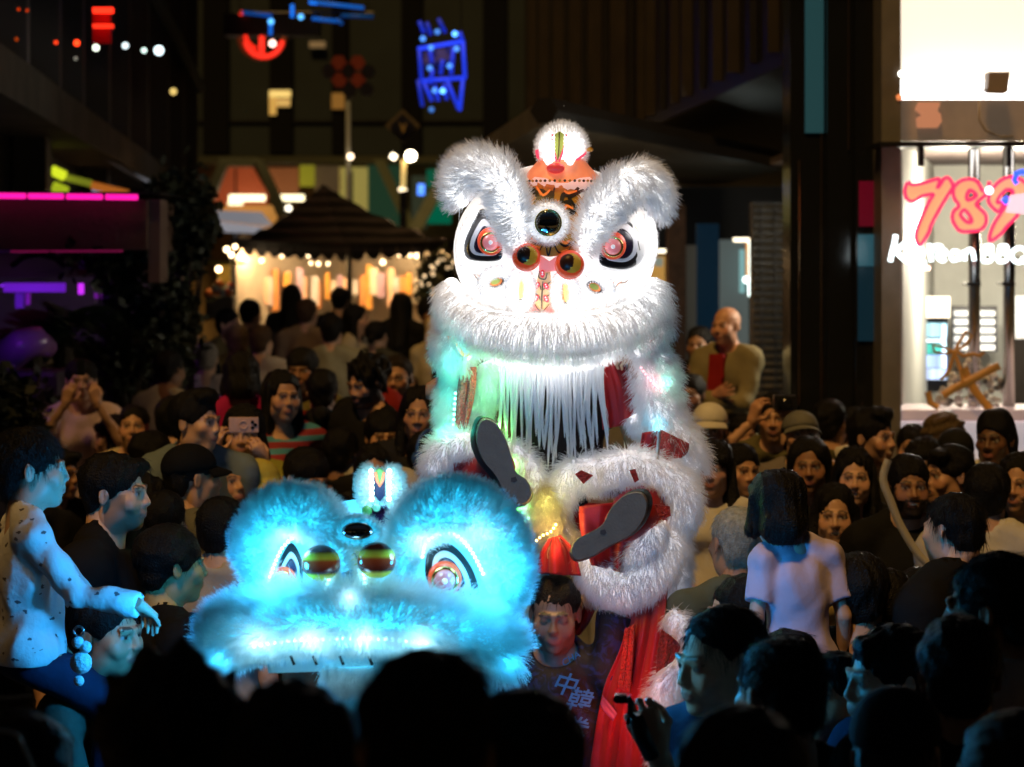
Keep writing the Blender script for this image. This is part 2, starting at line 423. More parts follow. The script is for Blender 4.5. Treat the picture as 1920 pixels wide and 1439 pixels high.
# --- cafe booth with the magenta tube on its front
cb = empty('cafe_awning', P(120, 560, 15.4), 'brown cafe awning edged with a magenta neon tube on the left', 'awning')
m_canvas = mat('brown canvas', (.13, .075, .05), .85, bump=.15, bscale=30, vary=.15, vscale=2)
def pbox(mb, px0, py0, px1, py1, d0, d1):     # box whose front face covers the pixel rectangle at depth d0
    a, b = P(px0, py1, d0), P(px1, py0, d0)
    return mb.hexa([(a[0], d0, a[2]), (b[0], d0, a[2]), (b[0], d1, a[2]), (a[0], d1, a[2]), (a[0], d0, b[2]), (b[0], d0, b[2]), (b[0], d1, b[2]), (a[0], d1, b[2])])
pbox(MB(), -80, 374, 276, 470, 15.2, 17.6).obj('canopy_front', m_canvas, cb, bevel=.01)
pbox(MB(), 278, 374, 300, 530, 15.25, 15.6).obj('corner_post', mat('post', (.2, .13, .1), .7), cb)
pbox(MB(), -80, 360, 300, 363, 15.15, 17.7).obj('top_rail', m_black, cb)
for (a, b_) in ((-60, 48), (53, 119), (125, 192), (198, 258)):
    MB().tube([P(a, 367.5 + a * .011, 15.1), P(b_, 367.5 + b_ * .011, 15.1)], .017, 8).obj('neon_tube', glow('magenta neon', (1, .01, .35), 1.5), cb, smooth=True)
MB().tube([P(20, 472, 15.1), P(230, 471, 15.1)], .008, 6).obj('lower_trim', glow('dim magenta', (.6, .02, .18), .18), cb)
pbox(MB(), -80, 476, 276, 520, 16.2, 16.4).obj('inner_valance', mat('valance', (.14, .10, .08), .8), cb)
MB().tube([P(22, 500, 15.9), P(45, 482, 15.9), P(75, 477, 15.9), P(105, 485, 15.9), P(122, 502, 15.9)], .02, 6).obj('parasol_hoop', m_black, cb)
for (a, t, b_, u, c, s) in ((8, 531, 122, 548, (.22, .02, .70), .45), (56, 539, 119, 544, (.45, .04, .9), 1.5), (2, 534, 40, 538, (.3, .03, .9), .9), (30, 550, 44, 578, (.14, .02, .5), .25), (50, 550, 56, 572, (.3, .02, .5), .25), (148, 532, 156, 552, (.6, .03, .9), 1.2), (178, 532, 228, 560, (.28, .02, .45), .35)):
    glow_box('purple_light', a, t, b_, u, 16.6 + s * .1, c, s, None, None, parent=cb)
lamp('cafe_purple_lamp', P(30, 590, 16.2), (.4, .03, 1), 3, .1, parent=cb)
back = pbox(MB(), -80, 470, 290, 640, 17.7, 17.9).obj('back_wall', mat('cafe back wall', (.2, .18, .2), .8), cb)
# round purple lit seat at the far left
ps = empty('purple_booth_seat', P(40, 700, 14.0), 'curved lounge seat washed in purple light at the left edge', 'seat')
MB().tube([P(-10, 700, 14), P(14, 668, 13.9), P(40, 648, 13.8), P(66, 640, 13.9), P(96, 655, 14.0)], [.09, .1, .1, .09, .05], 10).obj('seat_back', mat('purple vinyl', (.3, .12, .4), .3, spec=.6), ps, smooth=True)
MB().box(P(35, 745, 14.0), (.55, .5, .32)).obj('seat_base', mat('dark vinyl', (.05, .03, .06), .5), ps, bevel=.03)
glow_box('light_strip', 62, 655, 92, 664, 13.95, (.3, .03, .9), .8, None, None, parent=ps)
lamp('booth_lamp', P(25, 610, 13.4), (.35, .03, 1), .8, .05, parent=ps)

# --- potted palms and shrubs: many leaf sized faces
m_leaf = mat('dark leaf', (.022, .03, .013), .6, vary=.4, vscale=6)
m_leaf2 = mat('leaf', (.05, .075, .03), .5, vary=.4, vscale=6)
m_stem = mat('stem bark', (.05, .035, .02), .8)
m_pot = mat('planter', (.05, .045, .04), .7)
def shrub(name, px0, py0, px1, py1, d, nleaf, label, leaf=.07, m=None, seed=0, group='potted plants by the cafe', depth=.35):
    r = np.random.default_rng(seed); c0, c1 = P(px0, py1, d), P(px1, py0, d); c = (c0 + c1) / 2; hw, hh = (c1[0] - c0[0]) / 2, (c1[2] - c0[2]) / 2
    gz = ground_z(d); e = empty(name, (c[0], d, gz), label, 'plant', group)
    MB().tube([(c[0], d, gz), (c[0], d, gz + .4)], [.16, .2], 12).obj('pot', m_pot, e)
    st = MB(); tips = []
    for i in range(9):
        a = r.uniform(0, 6.28); t = np.array([c[0] + hw * .7 * math.cos(a), d + depth * .7 * math.sin(a), c[2] + hh * r.uniform(-.4, .8)])
        st.tube([(c[0], d, gz + .38), (c[0] + (t[0] - c[0]) * .3, d + (t[1] - d) * .3, gz + .4 + (t[2] - gz) * .45), t], [.022, .016, .006], 6); tips.append(t)
    st.obj('stem', m_stem, e)
    V = []; Q = []; cl = [(r.normal(size=3) * np.array([hw, depth, hh]) * .45 + c) for _ in range(26)]
    for i in range(int(nleaf * 2.2)):
        q = cl[r.integers(len(cl))] + r.normal(size=3) * np.array([hw, depth, hh]) * .22
        u = nrm(r.normal(size=3)); w = nrm(np.cross(u, r.normal(size=3))); L = leaf * r.uniform(.5, 1.4)
        n = len(V); V += [q, q + u * L * .5 + w * L * .28, q + u * L, q + u * L * .5 - w * L * .28]; Q.append((n, n + 1, n + 2, n + 3))
    o = obj('foliage', np_mesh('foliage', V, quads=Q, smooth=False), m or m_leaf, e); o['kind'] = 'stuff'; return e
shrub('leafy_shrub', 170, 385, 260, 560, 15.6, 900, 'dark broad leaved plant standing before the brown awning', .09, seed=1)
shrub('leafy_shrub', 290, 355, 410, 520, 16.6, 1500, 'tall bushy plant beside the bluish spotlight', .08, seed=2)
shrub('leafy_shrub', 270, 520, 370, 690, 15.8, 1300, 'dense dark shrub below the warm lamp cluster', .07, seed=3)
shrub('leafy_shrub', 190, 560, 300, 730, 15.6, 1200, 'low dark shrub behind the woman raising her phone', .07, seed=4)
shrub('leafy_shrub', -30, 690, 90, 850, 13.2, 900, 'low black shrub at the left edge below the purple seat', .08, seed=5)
def palm(px, py, d, spread, label, seed):
    r = np.random.default_rng(seed); c = P(px, py, d); gz = ground_z(d)
    e = empty('palm', (c[0], d, gz), label, 'palm', 'potted plants by the cafe')
    MB().tube([(c[0], d, gz), (c[0] + .03, d, (gz + c[2]) / 2), c], [.1, .08, .06], 10).obj('trunk', m_stem, e)
    for k in range(16):
        a = r.uniform(0, 6.28); el = r.uniform(.1, 1.1); L = spread * r.uniform(.7, 1.1); V = []; Q = []
        for i in range(9):
            t = i / 8; p = c + np.array([math.cos(a) * math.cos(el) * L * t, math.sin(a) * math.cos(el) * L * t, math.sin(el) * L * t - .9 * L * t * t])
            for sd in (-1, 1):
                u = np.array([-math.sin(a), math.cos(a), -.5]) * sd; n = len(V); l = .16 * spread * math.sin(math.pi * min(1, t * .85 + .12)) * 2
                dr = np.array([math.cos(a), math.sin(a), -.3]); dr2 = u * l + dr * l * .5
                V += [p, p + dr * .02 + dr2 * .5, p + dr2, p - dr * .02 + dr2 * .5]; Q.append((n, n + 1, n + 2, n + 3))
                V += [p + dr * .03, p + dr * .05 + dr2 * .5, p + dr * .03 + dr2 * .95, p + dr * .01 + dr2 * .5]; Q.append((n + 4, n + 5, n + 6, n + 7))
        obj('frond', np_mesh('frond', V, quads=Q, smooth=False), m_leaf2, e, kind='stuff')
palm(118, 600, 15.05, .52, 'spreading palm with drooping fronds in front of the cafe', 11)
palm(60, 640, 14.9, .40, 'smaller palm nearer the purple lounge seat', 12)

# --- cool spot lamp and cluster of warm lamps near the shrubs
sp = empty('spotlight', P(314, 470, 18), 'bright bluish white spotlight hung over the shrubs', 'spotlight')
MB().tube([P(304, 437, 17.9), P(322, 460, 17.9)], .034, 12).obj('lamp_head', glow('g spot', (.85, .9, 1), 6), sp, smooth=True)
MB().tube([P(321, 462, 17.92), P(331, 473, 17.92)], .032, 12).obj('blue_lens', glow('g spotb', (.05, .03, 1), 2), sp, smooth=True)
MB().ball(P(306, 426, 17.9), .035).obj('upper_lamp', glow('g spot2', (.7, .78, .9), 1.0), sp, smooth=True)
MB().ball(P(326, 439, 17.9), .025).obj('side_lamp', glow('g spot3', (.75, .85, 1), 1.5), sp, smooth=True)
MB().tube([P(300, 375, 18.2), P(303, 560, 18.2)], .02, 6).obj('pole', m_black, sp)
for i, (x, y, r, s) in enumerate([(273, 478, 5, 1.4), (285, 474, 6, 1.4), (297, 478, 7, 1.3), (307, 479, 5, 1.2), (298, 492, 6, .8), (275, 500, 8, 1.0), (270, 513, 5, .7), (307, 495, 4, 1.8), (187, 516, 4, .5)]):
    bulb(x, y, r, 17.3, (1, .55, .22), s, 'small warm orange lamp in the hanging cluster above the shrubs', 'lamp', 'cluster_lamp', 'warm lamps clustered above the shrubs')

# --- far building closing the street
fb = empty('hall_building', (P(700, 0, 56)[0], 56, ground_z(56)), 'grey panelled hall with angled pale struts closing the street', 'building')
pbox(MB(), 300, -60, 1100, 292, 56, 62).obj('upper_wall', m_panel, fb)
for (a, b_) in ((380, 428), (505, 548), (622, 652), (752, 790), (905, 950)):
    pbox(MB(), a, -60, b_, 288, 55.9, 55.99).obj('window_band', m_glass_d, fb)
for y_ in (228,):
    pbox(MB(), 300, y_ - 2, 1100, y_ + 2, 55.95, 55.99).obj('panel_joint', m_dark, fb)
pbox(MB(), 300, 293, 1100, 306, 55.4, 56.5).obj('fascia', mat('fascia', (.06, .07, .05), .7), fb)
pbox(MB(), 300, 306, 1100, 640, 59.5, 60).obj('back_wall', mat('hall rear', (.25, .18, .10), .8, vary=.4, vscale=.6), fb)
glow_box('lit_window', 505, 170, 545, 183, 55.88, (1, .72, .22), .85, None, None, parent=fb)
glow_box('lit_window', 505, 184, 518, 216, 55.88, (1, .62, .15), .45, None, None, parent=fb)
glow_box('lit_window', 519, 186, 544, 200, 55.88, (1, .66, .2), .5, None, None, parent=fb)
glow_box('lit_window', 622, 175, 646, 205, 55.88, (.8, .5, .15), .08, None, None, parent=fb)
glow_box('lit_window', 580, 78, 610, 90, 55.88, (.7, .6, .4), .07, None, None, parent=fb)
# trapezoid portal
def polyprism(pts, d, dep, name, m, parent, **k):
    return MB().prism([P(x, y, d) for x, y in pts], (0, dep, 0)).obj(name, m, parent, **k)
m_grn = m_green
polyprism([(375, 382), (412, 300), (424, 312), (392, 390)], 54.8, .5, 'strut', m_grn, fb)
polyprism([(410, 296), (480, 296), (475, 312), (420, 312)], 54.82, .5, 'strut', m_grn, fb)
polyprism([(476, 296), (492, 300), (540, 402), (518, 404)], 54.8, .5, 'strut', m_grn, fb)
polyprism([(838, 300), (862, 300), (790, 432), (764, 432)], 54.8, .5, 'strut', m_grn, fb)
polyprism([(700, 300), (720, 300), (782, 432), (762, 432)], 54.83, .5, 'strut', mat('dim strut', (.15, .19, .14), .6), fb)
def hall(px0, py0, px1, py1, col, s, d=57.5, name='lit_panel'):
    return glow_box(name, px0, py0, px1, py1, d, col, s, None, None, parent=fb)
polyprism([(421, 314), (473, 314), (500, 362), (500, 384), (398, 384), (400, 360)], 57.3, .2, 'lit_panel', glow('hall red', (.55, .10, .03), .38), fb)
polyprism([(440, 316), (443, 316), (443, 376), (440, 376)], 57.1, .1, 'lit_panel', m_black, fb)
hall(398, 385, 520, 430, (.8, .36, .08), .42); hall(430, 366, 497, 377, (1, .85, .5), 3.0, 56.8, 'light_bar'); hall(428, 378, 455, 385, (1, .85, .5), 2.4, 56.7, 'light_bar')
hall(500, 315, 560, 372, (.5, .16, .05), .25); hall(562, 310, 590, 350, (.5, .45, .03), .35, 57.4); hall(525, 366, 570, 377, (1, .85, .5), 3.0, 56.8, 'light_bar')
hall(590, 312, 640, 360, (.35, .22, .1), .14); hall(636, 314, 690, 420, (.62, .5, .12), .42); hall(655, 320, 662, 420, (.2, .2, .1), .06, 57.3)
hall(690, 310, 760, 430, (.05, .14, .07), .22); hall(800, 318, 830, 352, (.01, .22, .11), .35); hall(800, 360, 846, 420, (.0, .24, .12), .4); hall(772, 330, 800, 430, (.12, .14, .08), .2, 57.6)
MB().ball(P(541, 391, 50), .06).obj('round_lamp', glow('hall ball', (1, .9, .7), 4), smooth=True, label='small round white lamp left of the marquee peak', cat='lamp')
MB().tube([P(790, 346, 50), P(789, 366, 50)], .07, 10).obj('blue_lamp', glow('hall blue', (.08, .25, 1), 2.2), smooth=True, label='small upright blue lamp by the leaning pale strut', cat='lamp')
pl = empty('pale_canopy', P(440, 480, 34), 'pale grey square parasol behind the black marquee', 'parasol')
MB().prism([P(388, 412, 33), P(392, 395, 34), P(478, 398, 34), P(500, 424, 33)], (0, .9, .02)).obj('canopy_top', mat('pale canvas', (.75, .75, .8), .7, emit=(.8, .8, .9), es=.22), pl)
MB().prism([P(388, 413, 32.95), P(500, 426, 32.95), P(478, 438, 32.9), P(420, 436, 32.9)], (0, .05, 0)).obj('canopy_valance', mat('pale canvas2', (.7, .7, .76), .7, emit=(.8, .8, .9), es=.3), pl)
MB().tube([P(440, 436, 33.3), P(440, 640, 33.3)], .03, 8).obj('pole', m_steel, pl)

# --- street lamps on the square
lp = empty('lamp_post', (P(653, 0, 34)[0], 34, ground_z(34)), 'slim grey pole rising behind the marquee peak', 'lamp post')
MB().tube([(P(653, 0, 34)[0], 34, ground_z(34)), P(653, 190, 34)], .035, 10).obj('pole', mat('pole grey', (.42, .46, .44), .5), lp)
MB().ball(P(657, 294, 33.9), .045).obj('lamp_globe', glow('g post', (1, .75, .5), 4), lp, smooth=True)
lp2 = empty('street_lamp', (P(757, 0, 33)[0], 33, ground_z(33)), 'lit street lamp with two round heads right of the marquee', 'street lamp')
MB().tube([(P(756, 0, 33)[0], 33, ground_z(33)), P(756, 352, 33)], .05, 10).obj('pole', m_black, lp2)
MB().tube([P(756, 350, 33), P(757, 300, 33)], .035, 10).obj('lit_shaft', glow('g shaft', (.9, .62, .2), .8), lp2, smooth=True)
MB().ball(P(770, 293, 33), .075).obj('lamp_globe', glow('g globe', (1, .85, .6), 14), lp2, smooth=True)
MB().tube([P(733, 291, 33), P(742, 297, 33)], .04, 10).obj('lamp_globe', glow('g globe2', (1, .85, .6), 5), lp2, smooth=True)
MB().ball(P(755, 356, 33), (.06, .06, .04)).obj('collar_lamp', glow('g globe3', (1, .8, .5), 2.5), lp2, smooth=True)

# --- suspended art signs over the street, hung on cables
m_cab = m_black
def cable(p, parent, up=1.6): MB().tube([p, (p[0], p[1], p[2] + up)], .006, 5).obj('cable', m_cab, parent)
rs = empty('red_neon_sign', P(490, 120, 30), 'red neon half wheel sign hanging under a black beam', 'sign')
def arc(cx, cy, r, a0, a1, d, n=14): return [P(cx + r * math.cos(R(a)), cy - r * math.sin(R(a)), d) for a in np.linspace(a0, a1, n)]
MB().tube(arc(491, 68, 42, 182, 358, 30), .035, 8).obj('neon_ring', mat('dim amber ring', (.2, .06, .03), .5, emit=(.5, .08, .02), es=.10), rs, smooth=True)
MB().tube(arc(495, 72, 35, 190, 352, 29.9), .03, 8).obj('neon_ring', glow('neon red', (1, .03, .015), 1.3), rs, smooth=True)
MB().tube(arc(490, 64, 30, 185, 250, 29.9), .028, 8).obj('neon_spoke', glow('neon red2', (1, .025, .01), 1.1), rs, smooth=True)
MB().tube([P(491, 68, 29.9), P(490, 106, 29.9)], .035, 8).obj('neon_spoke', glow('neon red', (1, .03, .015), 1.3), rs, smooth=True)
MB().ball(P(511, 82, 29.8), .042).obj('bulb', glow('neon pinkw', (1, .6, .5), 4), rs, smooth=True)
pbox(MB(), 420, 25, 598, 66, 30.1, 30.5).obj('beam', m_black, rs)
MB().ball(P(452, 25, 29.9), .03).obj('pilot_lamp', glow('neon red', (1, .03, .015), 1.3), rs, smooth=True)
for x in (430, 590): cable(P(x, 26, 30.2), rs)
bs = empty('blue_neon_sign', P(560, 60, 28), 'row of short blue neon bars strung at the top of the street', 'sign')
for (a, b_, c, d_, s) in ((455, 24, 510, 30, .25), (548, 9, 548, 33, 1.2), (508, 36, 507, 66, .8), (582, 4, 682, 15, .5), (585, 35, 632, 40, .45), (580, 4, 594, 6, 1.6), (632, 36, 642, 46, .25), (640, 30, 700, 32, .08)):
    MB().tube([P(a, b_, 28), P(c, d_, 28)], .022, 8).obj('neon_bar', glow('neon blue %.2f' % s, (.01, .2, 1), s * .8), bs, smooth=True)
MB().ball(P(564, 32, 27.9), .032).obj('bulb', glow('neon blueb', (.1, .45, 1), 2.2), bs, smooth=True)
MB().ball(P(508, 41, 27.9), .034).obj('bulb', glow('neon blueb', (.1, .45, 1), 2.2), bs, smooth=True)
MB().tube([P(440, 24, 28.05), P(700, 24, 28.05)], .012, 6).obj('carrier_rail', m_black, bs)
for x in (450, 690): cable(P(x, 24, 28.05), bs)
bl = empty('blue_lattice_sign', P(825, 212, 24), 'tall blue neon lattice panel hanging over the street', 'sign')
segs = [((786, 40), (795, 62), .5), ((800, 42), (808, 66), .35), ((822, 35), (835, 62), .3), ((783, 92), (868, 78), 1.3), ((868, 78), (872, 148), .9), ((786, 92), (790, 150), .5), ((790, 152), (872, 146), 1.0),
        ((806, 95), (810, 118), .5), ((830, 112), (826, 140), .5), ((850, 90), (846, 140), .6), ((812, 130), (806, 158), .6), ((868, 150), (862, 208), .9), ((838, 150), (860, 205), .7), ((795, 156), (810, 190), .7), ((815, 160), (822, 190), .6), ((832, 158), (838, 188), .5), ((784, 150), (792, 200), .4), ((862, 60), (868, 78), .6)]
for (a, b_, s) in segs:
    MB().tube([P(*a, 24), P(*b_, 24)], .02, 8).obj('neon_bar', glow('neon dblue %.2f' % s, (.02, .06, 1), s * .85), bl, smooth=True)
for (x, y, s) in ((853, 64, 8), (793, 73, 3), (820, 60, 2), (808, 90, 3), (843, 124, 3), (806, 128, 2.5), (830, 171, 9), (815, 170, 3), (809, 206, 1.2), (856, 92, 3)):
    MB().ball(P(x, y, 23.9), .028).obj('bulb', glow('neon dbulb %.1f' % s, (.08, .3, 1), s * .5), bl, smooth=True)
polyprism([(796, 96), (852, 88), (846, 122), (792, 132)], 24.1, .02, 'backing', mat('lattice back', (.2, .18, .22), .7), bl)
for x in (795, 865): cable(P(x, 60, 24), bl, 1.2)
hx = empty('hexagon_cluster_sign', P(655, 182, 32), 'dark red cluster of hexagon shapes hanging on the slim pole', 'sign')
for (x, y, c) in ((635, 118, 1), (670, 118, 1), (636, 150, 1), (671, 150, 1), (653, 134, 0), (690, 135, 0), (655, 170, 0), (687, 168, 0), (617, 134, 0)):
    polyprism([(x + 15 * math.cos(R(a)), y + 15 * math.sin(R(a))) for a in range(0, 360, 60)], 32, .12, 'hexagon', mat('hex red', (.12, .02, .015), .6, emit=(.3, .01, .0), es=.06) if c else m_black, hx)
cable(P(655, 110, 32.05), hx, 1.5)
dm = empty('diamond_sign', P(755, 268, 30), 'dark diamond shaped hanging sign with a small inner emblem', 'sign')
polyprism([(755, 205), (788, 236), (755, 268), (722, 236)], 30, .1, 'sign_board', mat('diamond board', (.10, .08, .05), .6), dm)
polyprism([(755, 213), (779, 236), (755, 259), (731, 236)], 29.96, .03, 'inner_panel', m_black, dm)
polyprism([(748, 228), (756, 238), (764, 228), (756, 252)], 29.93, .02, 'emblem', mat('emblem', (.35, .25, .1), .6), dm)
cable(P(755, 205, 30.05), dm, 1.8)

# --- black marquee with clear walls, bulbs inside
mq = empty('marquee', (P(630, 0, 28.5)[0], 28.5, .62), 'black pop up marquee with clear walls and warm string lights', 'marquee')
m_mq = mat('black canopy cloth', (.012, .010, .014), .5, bump=.25, bscale=6)
N_, L_ = m_mq.node_tree.nodes, m_mq.node_tree.links; tc = N_.new('ShaderNodeTexCoord'); wv = N_.new('ShaderNodeTexWave'); wv.bands_direction = 'Z'; wv.inputs['Scale'].default_value = 2.6; wv.inputs['Distortion'].default_value = 1.2
cr = N_.new('ShaderNodeValToRGB'); cr.color_ramp.elements[0].position = .55; cr.color_ramp.elements[0].color = (.009, .008, .010, 1); cr.color_ramp.elements[1].position = .75; cr.color_ramp.elements[1].color = (.045, .038, .050, 1)  # lighter bands put the sheen on the cloth folds into the colour
L_.new(tc.outputs['Object'], wv.inputs['Vector']); L_.new(wv.outputs['Fac'], cr.inputs[0]); L_.new(cr.outputs[0], N_['Principled BSDF'].inputs['Base Color'])
pk, c1, c2, c3, c4 = P(606, 346, 28.6), P(430, 458, 28.4), P(655, 470, 26.9), P(855, 456, 28.7), P(640, 456, 30.6)
def cloth(a, b, c, n=10, sag=.06):
    V = []; Q = []
    for i in range(n + 1):
        for j in range(n + 1):
            u, v = i / n, j / n; p = a * (1 - u) + (b * (1 - v) + c * v) * u
            z = -.09 * math.sin(math.pi * min(u, 1)) - sag * math.sin(math.pi * v) * u + .035 * math.sin(u * 30 + .8 * math.sin(v * 7)) * u
            V.append(p + np.array([0, 0, z]))
    for i in range(n):
        for j in range(n): Q.append((i * (n + 1) + j, (i + 1) * (n + 1) + j, (i + 1) * (n + 1) + j + 1, i * (n + 1) + j + 1))
    return V, Q
for (a, b_) in ((c1, c2), (c2, c3), (c3, c4), (c4, c1)):
    V, Q = cloth(pk, a, b_, 30); obj('canopy_panel', np_mesh('canopy_panel', V, quads=Q), m_mq, mq)
for c in (c1, c2, c3, c4): MB().tube([(c[0], c[1], .6), c], .03, 8).obj('leg', m_black, mq)
def valance(a, b, k, name='valance'):
    V = []; F = []; n = 8
    for i in range(k):
        u0, u1 = i / k, (i + 1) / k; p0, p1 = a * (1 - u0) + b * u0, a * (1 - u1) + b * u1
        ring = [p0, p1] + [p1 * (1 - t) + p0 * t + np.array([0, 0, -.11 - .07 * math.sin(math.pi * t)]) for t in np.linspace(.12, .88, 6)]
        m_ = len(V); V += ring; F.append(tuple(range(m_, m_ + len(ring))))
    return obj(name, np_mesh(name, V, polys=F, smooth=False), m_mq, mq)
dz = np.array([0, 0, .05])
valance(c1 + dz, c2 + dz, 9); valance(c2 + dz, c3 + dz, 7)
m_vinyl = mat('clear vinyl lit', (.9, .82, .7), .3, transl=.5, vary=.15, vscale=3, alpha=1)
lowz = .75
def wall(a, b, m, name='clear_wall', inset=0.0):
    V = [(a[0], a[1] + inset, lowz), (b[0], b[1] + inset, lowz), (b[0], b[1] + inset, b[2] - .05), (a[0], a[1] + inset, a[2] - .05)]
    return obj(name, np_mesh(name, V, quads=[(0, 1, 2, 3)], smooth=False), m, mq)
wall(c1 * .97 + c3 * .03, c4 * .97 + c3 * .03, m_vinyl); wall(c3 * .97 + c1 * .03, c4 * .97 + c1 * .03, m_vinyl)
m_vin2 = mat('clear vinyl', (.95, .9, .8), .15, alpha=.25)
wall(c1, c2, m_vin2, inset=.04); wall(c2, c3, m_vin2, inset=.04)
r = np.random.default_rng(3)
stock_cols = [(.8, .4, .08), (.75, .7, .62), (.5, .35, .5), (.85, .55, .4), (.6, .6, .65), (.7, .3, .1)]
for i in range(26):
    px = 450 + i * 13 + r.uniform(-4, 4); d = 29.3 - abs(px - 620) / 180 * .5
    hgt = r.uniform(40, 85)
    pbox(MB(), px, 500 + r.uniform(-5, 30), px + r.uniform(8, 16), 505 + hgt, d, d + .1).obj('hanging_goods', mat('goods %d' % (i % 6), stock_cols[i % 6], .7, vary=.2), mq, bevel=.01)
MB().box(((c1[0] + c3[0]) / 2, 28.9, 1.15), (1.9, .6, .9)).obj('counter', mat('counter wood', (.4, .26, .12), .6, vary=.3), mq)
bul = [(425, 468, 8), (434, 478, 8), (441, 463, 7), (497, 473, 6), (490, 489, 6), (528, 481, 5), (556, 470, 7), (568, 470, 7), (578, 480, 5), (597, 495, 6), (583, 494, 5), (616, 472, 7), (628, 474, 6), (615, 495, 5), (692, 473, 7), (718, 492, 8), (748, 478, 6), (768, 478, 8), (782, 480, 7), (654, 480, 4)]
for (x, y, rr) in bul:
    MB().ball(P(x, y, 28.0), rr * .6 / F_PX * 28, 10, 6).obj('string_bulb', glow('warm bulb', (1, .72, .4), 9), mq, smooth=True)
for (x, pw) in ((470, 22), (545, 24), (610, 24), (690, 24), (755, 24)): lamp('marquee_bulb_light', P(x, 482, 28.5), (1, .62, .28), pw, .08, parent=mq)
# planter tree with fairy lights, right of the marquee
shrub('fairy_light_tree', 785, 470, 852, 600, 27, 1100, 'dark shrub strung with fairy lights right of the marquee', .09, seed=21, group=None)
for i in range(22):
    x, y = r.uniform(788, 850), r.uniform(478, 575)
    bulb(x, y, r.uniform(2.0, 3.6), 26.4, (1, .72, .4), r.uniform(.6, 1.8), 'tiny warm fairy light in the dark shrub right of the marquee', 'fairy light', 'fairy_light', 'fairy lights in the shrub')
# stall goods and orange lamps left of the marquee
st = empty('side_stall', P(405, 600, 25), 'small stall of orange goods left of the marquee', 'stall')
pbox(MB(), 385, 556, 436, 600, 25, 25.4).obj('counter', mat('stall counter', (.12, .1, .08), .7), st, bevel=.01)
for i in range(10):
    MB().ball(P(r.uniform(388, 434), r.uniform(532, 556), 25.1), r.uniform(.03, .06)).obj('goods', mat('fruit %d' % (i % 3), [(.75, .2, .04), (.7, .1, .05), (.4, .45, .5)][i % 3], .5, emit=[(.75, .2, .04), (.7, .1, .05), (.4, .45, .5)][i % 3], es=.0), st, smooth=True)
pbox(MB(), 380, 490, 440, 496, 24.9, 25.9).obj('stall_roof', mat('stall yellow roof', (.5, .4, .06), .7), st)
pbox(MB(), 408, 497, 432, 530, 25.6, 25.7).obj('backboard', mat('stall board', (.45, .38, .08), .7), st)
lamp('stall_lamp', P(410, 512, 25.2), (1, .55, .2), 3, .05, parent=st)
MB().ball(P(410, 505, 25.2), .03).obj('stall_bulb', glow('warm bulb', (1, .72, .4), 9), st, smooth=True)

# --- right building: dark clad block, angled canopy, shops beneath
rb = empty('clad_building', (P(1250, 0, 24)[0], 26, ground_z(26)), 'dark timber clad building with an angled canopy right of the street', 'building')
def rx(px, y): return P(px, 0, y)[0]
MB().hexa([(rx(990, 40), 40, 3.9), (rx(1500, 15.6), 15.6, 3.9), (8, 18, 3.9), (8, 44, 3.9), (rx(990, 40), 40, 16), (rx(1500, 15.6), 15.6, 16), (8, 18, 16), (8, 44, 16)]).obj('upper_wall', m_dark, rb)
for i in range(30):
    t = i / 29.0; y = 40 + (15.6 - 40) * t; x = rx(990, 40) + (rx(1500, 15.6) - rx(990, 40)) * t
    MB().box((x - .03, y - .03, 9.9), (.05 + .03 * ((i * 7) % 3), .06, 11.8)).obj('batten', m_brown if (i * 5) % 3 else m_dark, rb)
A_, B_, C_, D_ = P(1020, 232, 15), P(1470, 319, 23.4), P(1330, 352, 27), P(900, 300, 21.5)
MB().prism([A_, B_, C_, D_], (0, 0, .16)).obj('canopy', mat('canopy soffit', (.13, .12, .09), .7, vary=.2, vscale=1.5), rb)
MB().tube([A_ + np.array([0, 0, .08]), B_ + np.array([0, 0, .08])], .09, 6).obj('canopy_edge', m_dark, rb)
# shop fronts under the canopy
pbox(MB(), 1225, 350, 1480, 800, 25.5, 26).obj('shop_wall', m_dark, rb)
pbox(MB(), 1252, 385, 1286, 720, 23.0, 23.3).obj('timber_column', mat('timber column', (.22, .10, .045), .6, vary=.3), rb)
pbox(MB(), 1287, 460, 1306, 720, 23.1, 23.3).obj('pale_column', mat('pale column', (.45, .43, .38), .7), rb)
pbox(MB(), 1306, 420, 1348, 720, 23.4, 23.5).obj('blue_banner', mat('blue banner', (.01, .06, .15), .6, emit=(.01, .11, .22), es=.06), rb)
pbox(MB(), 1350, 450, 1404, 720, 24.5, 24.6).obj('lit_doorway', mat('doorway', (.2, .24, .24), .5, emit=(.3, .36, .34), es=.22), rb)
pbox(MB(), 1388, 468, 1397, 550, 24.3, 24.4).obj('door_lamp', glow('door cyan', (.35, .7, .7), .55), rb)
pbox(MB(), 1405, 453, 1423, 556, 22.0, 22.1).obj('tube_lamp', glow('tube white', (.85, 1, .95), 4), rb)
pbox(MB(), 1399, 455, 1404, 530, 22.05, 22.15).obj('tube_housing', mat('tube housing', (.5, .2, .05), .6, emit=(.5, .2, .05), es=.3), rb)
MB().ball(P(1399, 525, 21.9), .03).obj('round_lamp', glow('tube white', (.85, 1, .95), 4), rb, smooth=True)
MB().tube([P(1375, 450, 22), P(1405, 450, 22)], .017, 8).obj('ceiling_tube', glow('tube warm', (1, .85, .6), 3), rb, smooth=True)
MB().tube([P(1222, 471, 22), P(1248, 471, 22)], .017, 8).obj('ceiling_tube', glow('tube warm', (1, .85, .6), 3), rb, smooth=True)
pbox(MB(), 1222, 480, 1247, 552, 23, 23.1).obj('lit_poster', mat('orange poster', (.6, .3, .05), .6, emit=(.8, .42, .10), es=.5, vary=.5, vscale=8), rb)
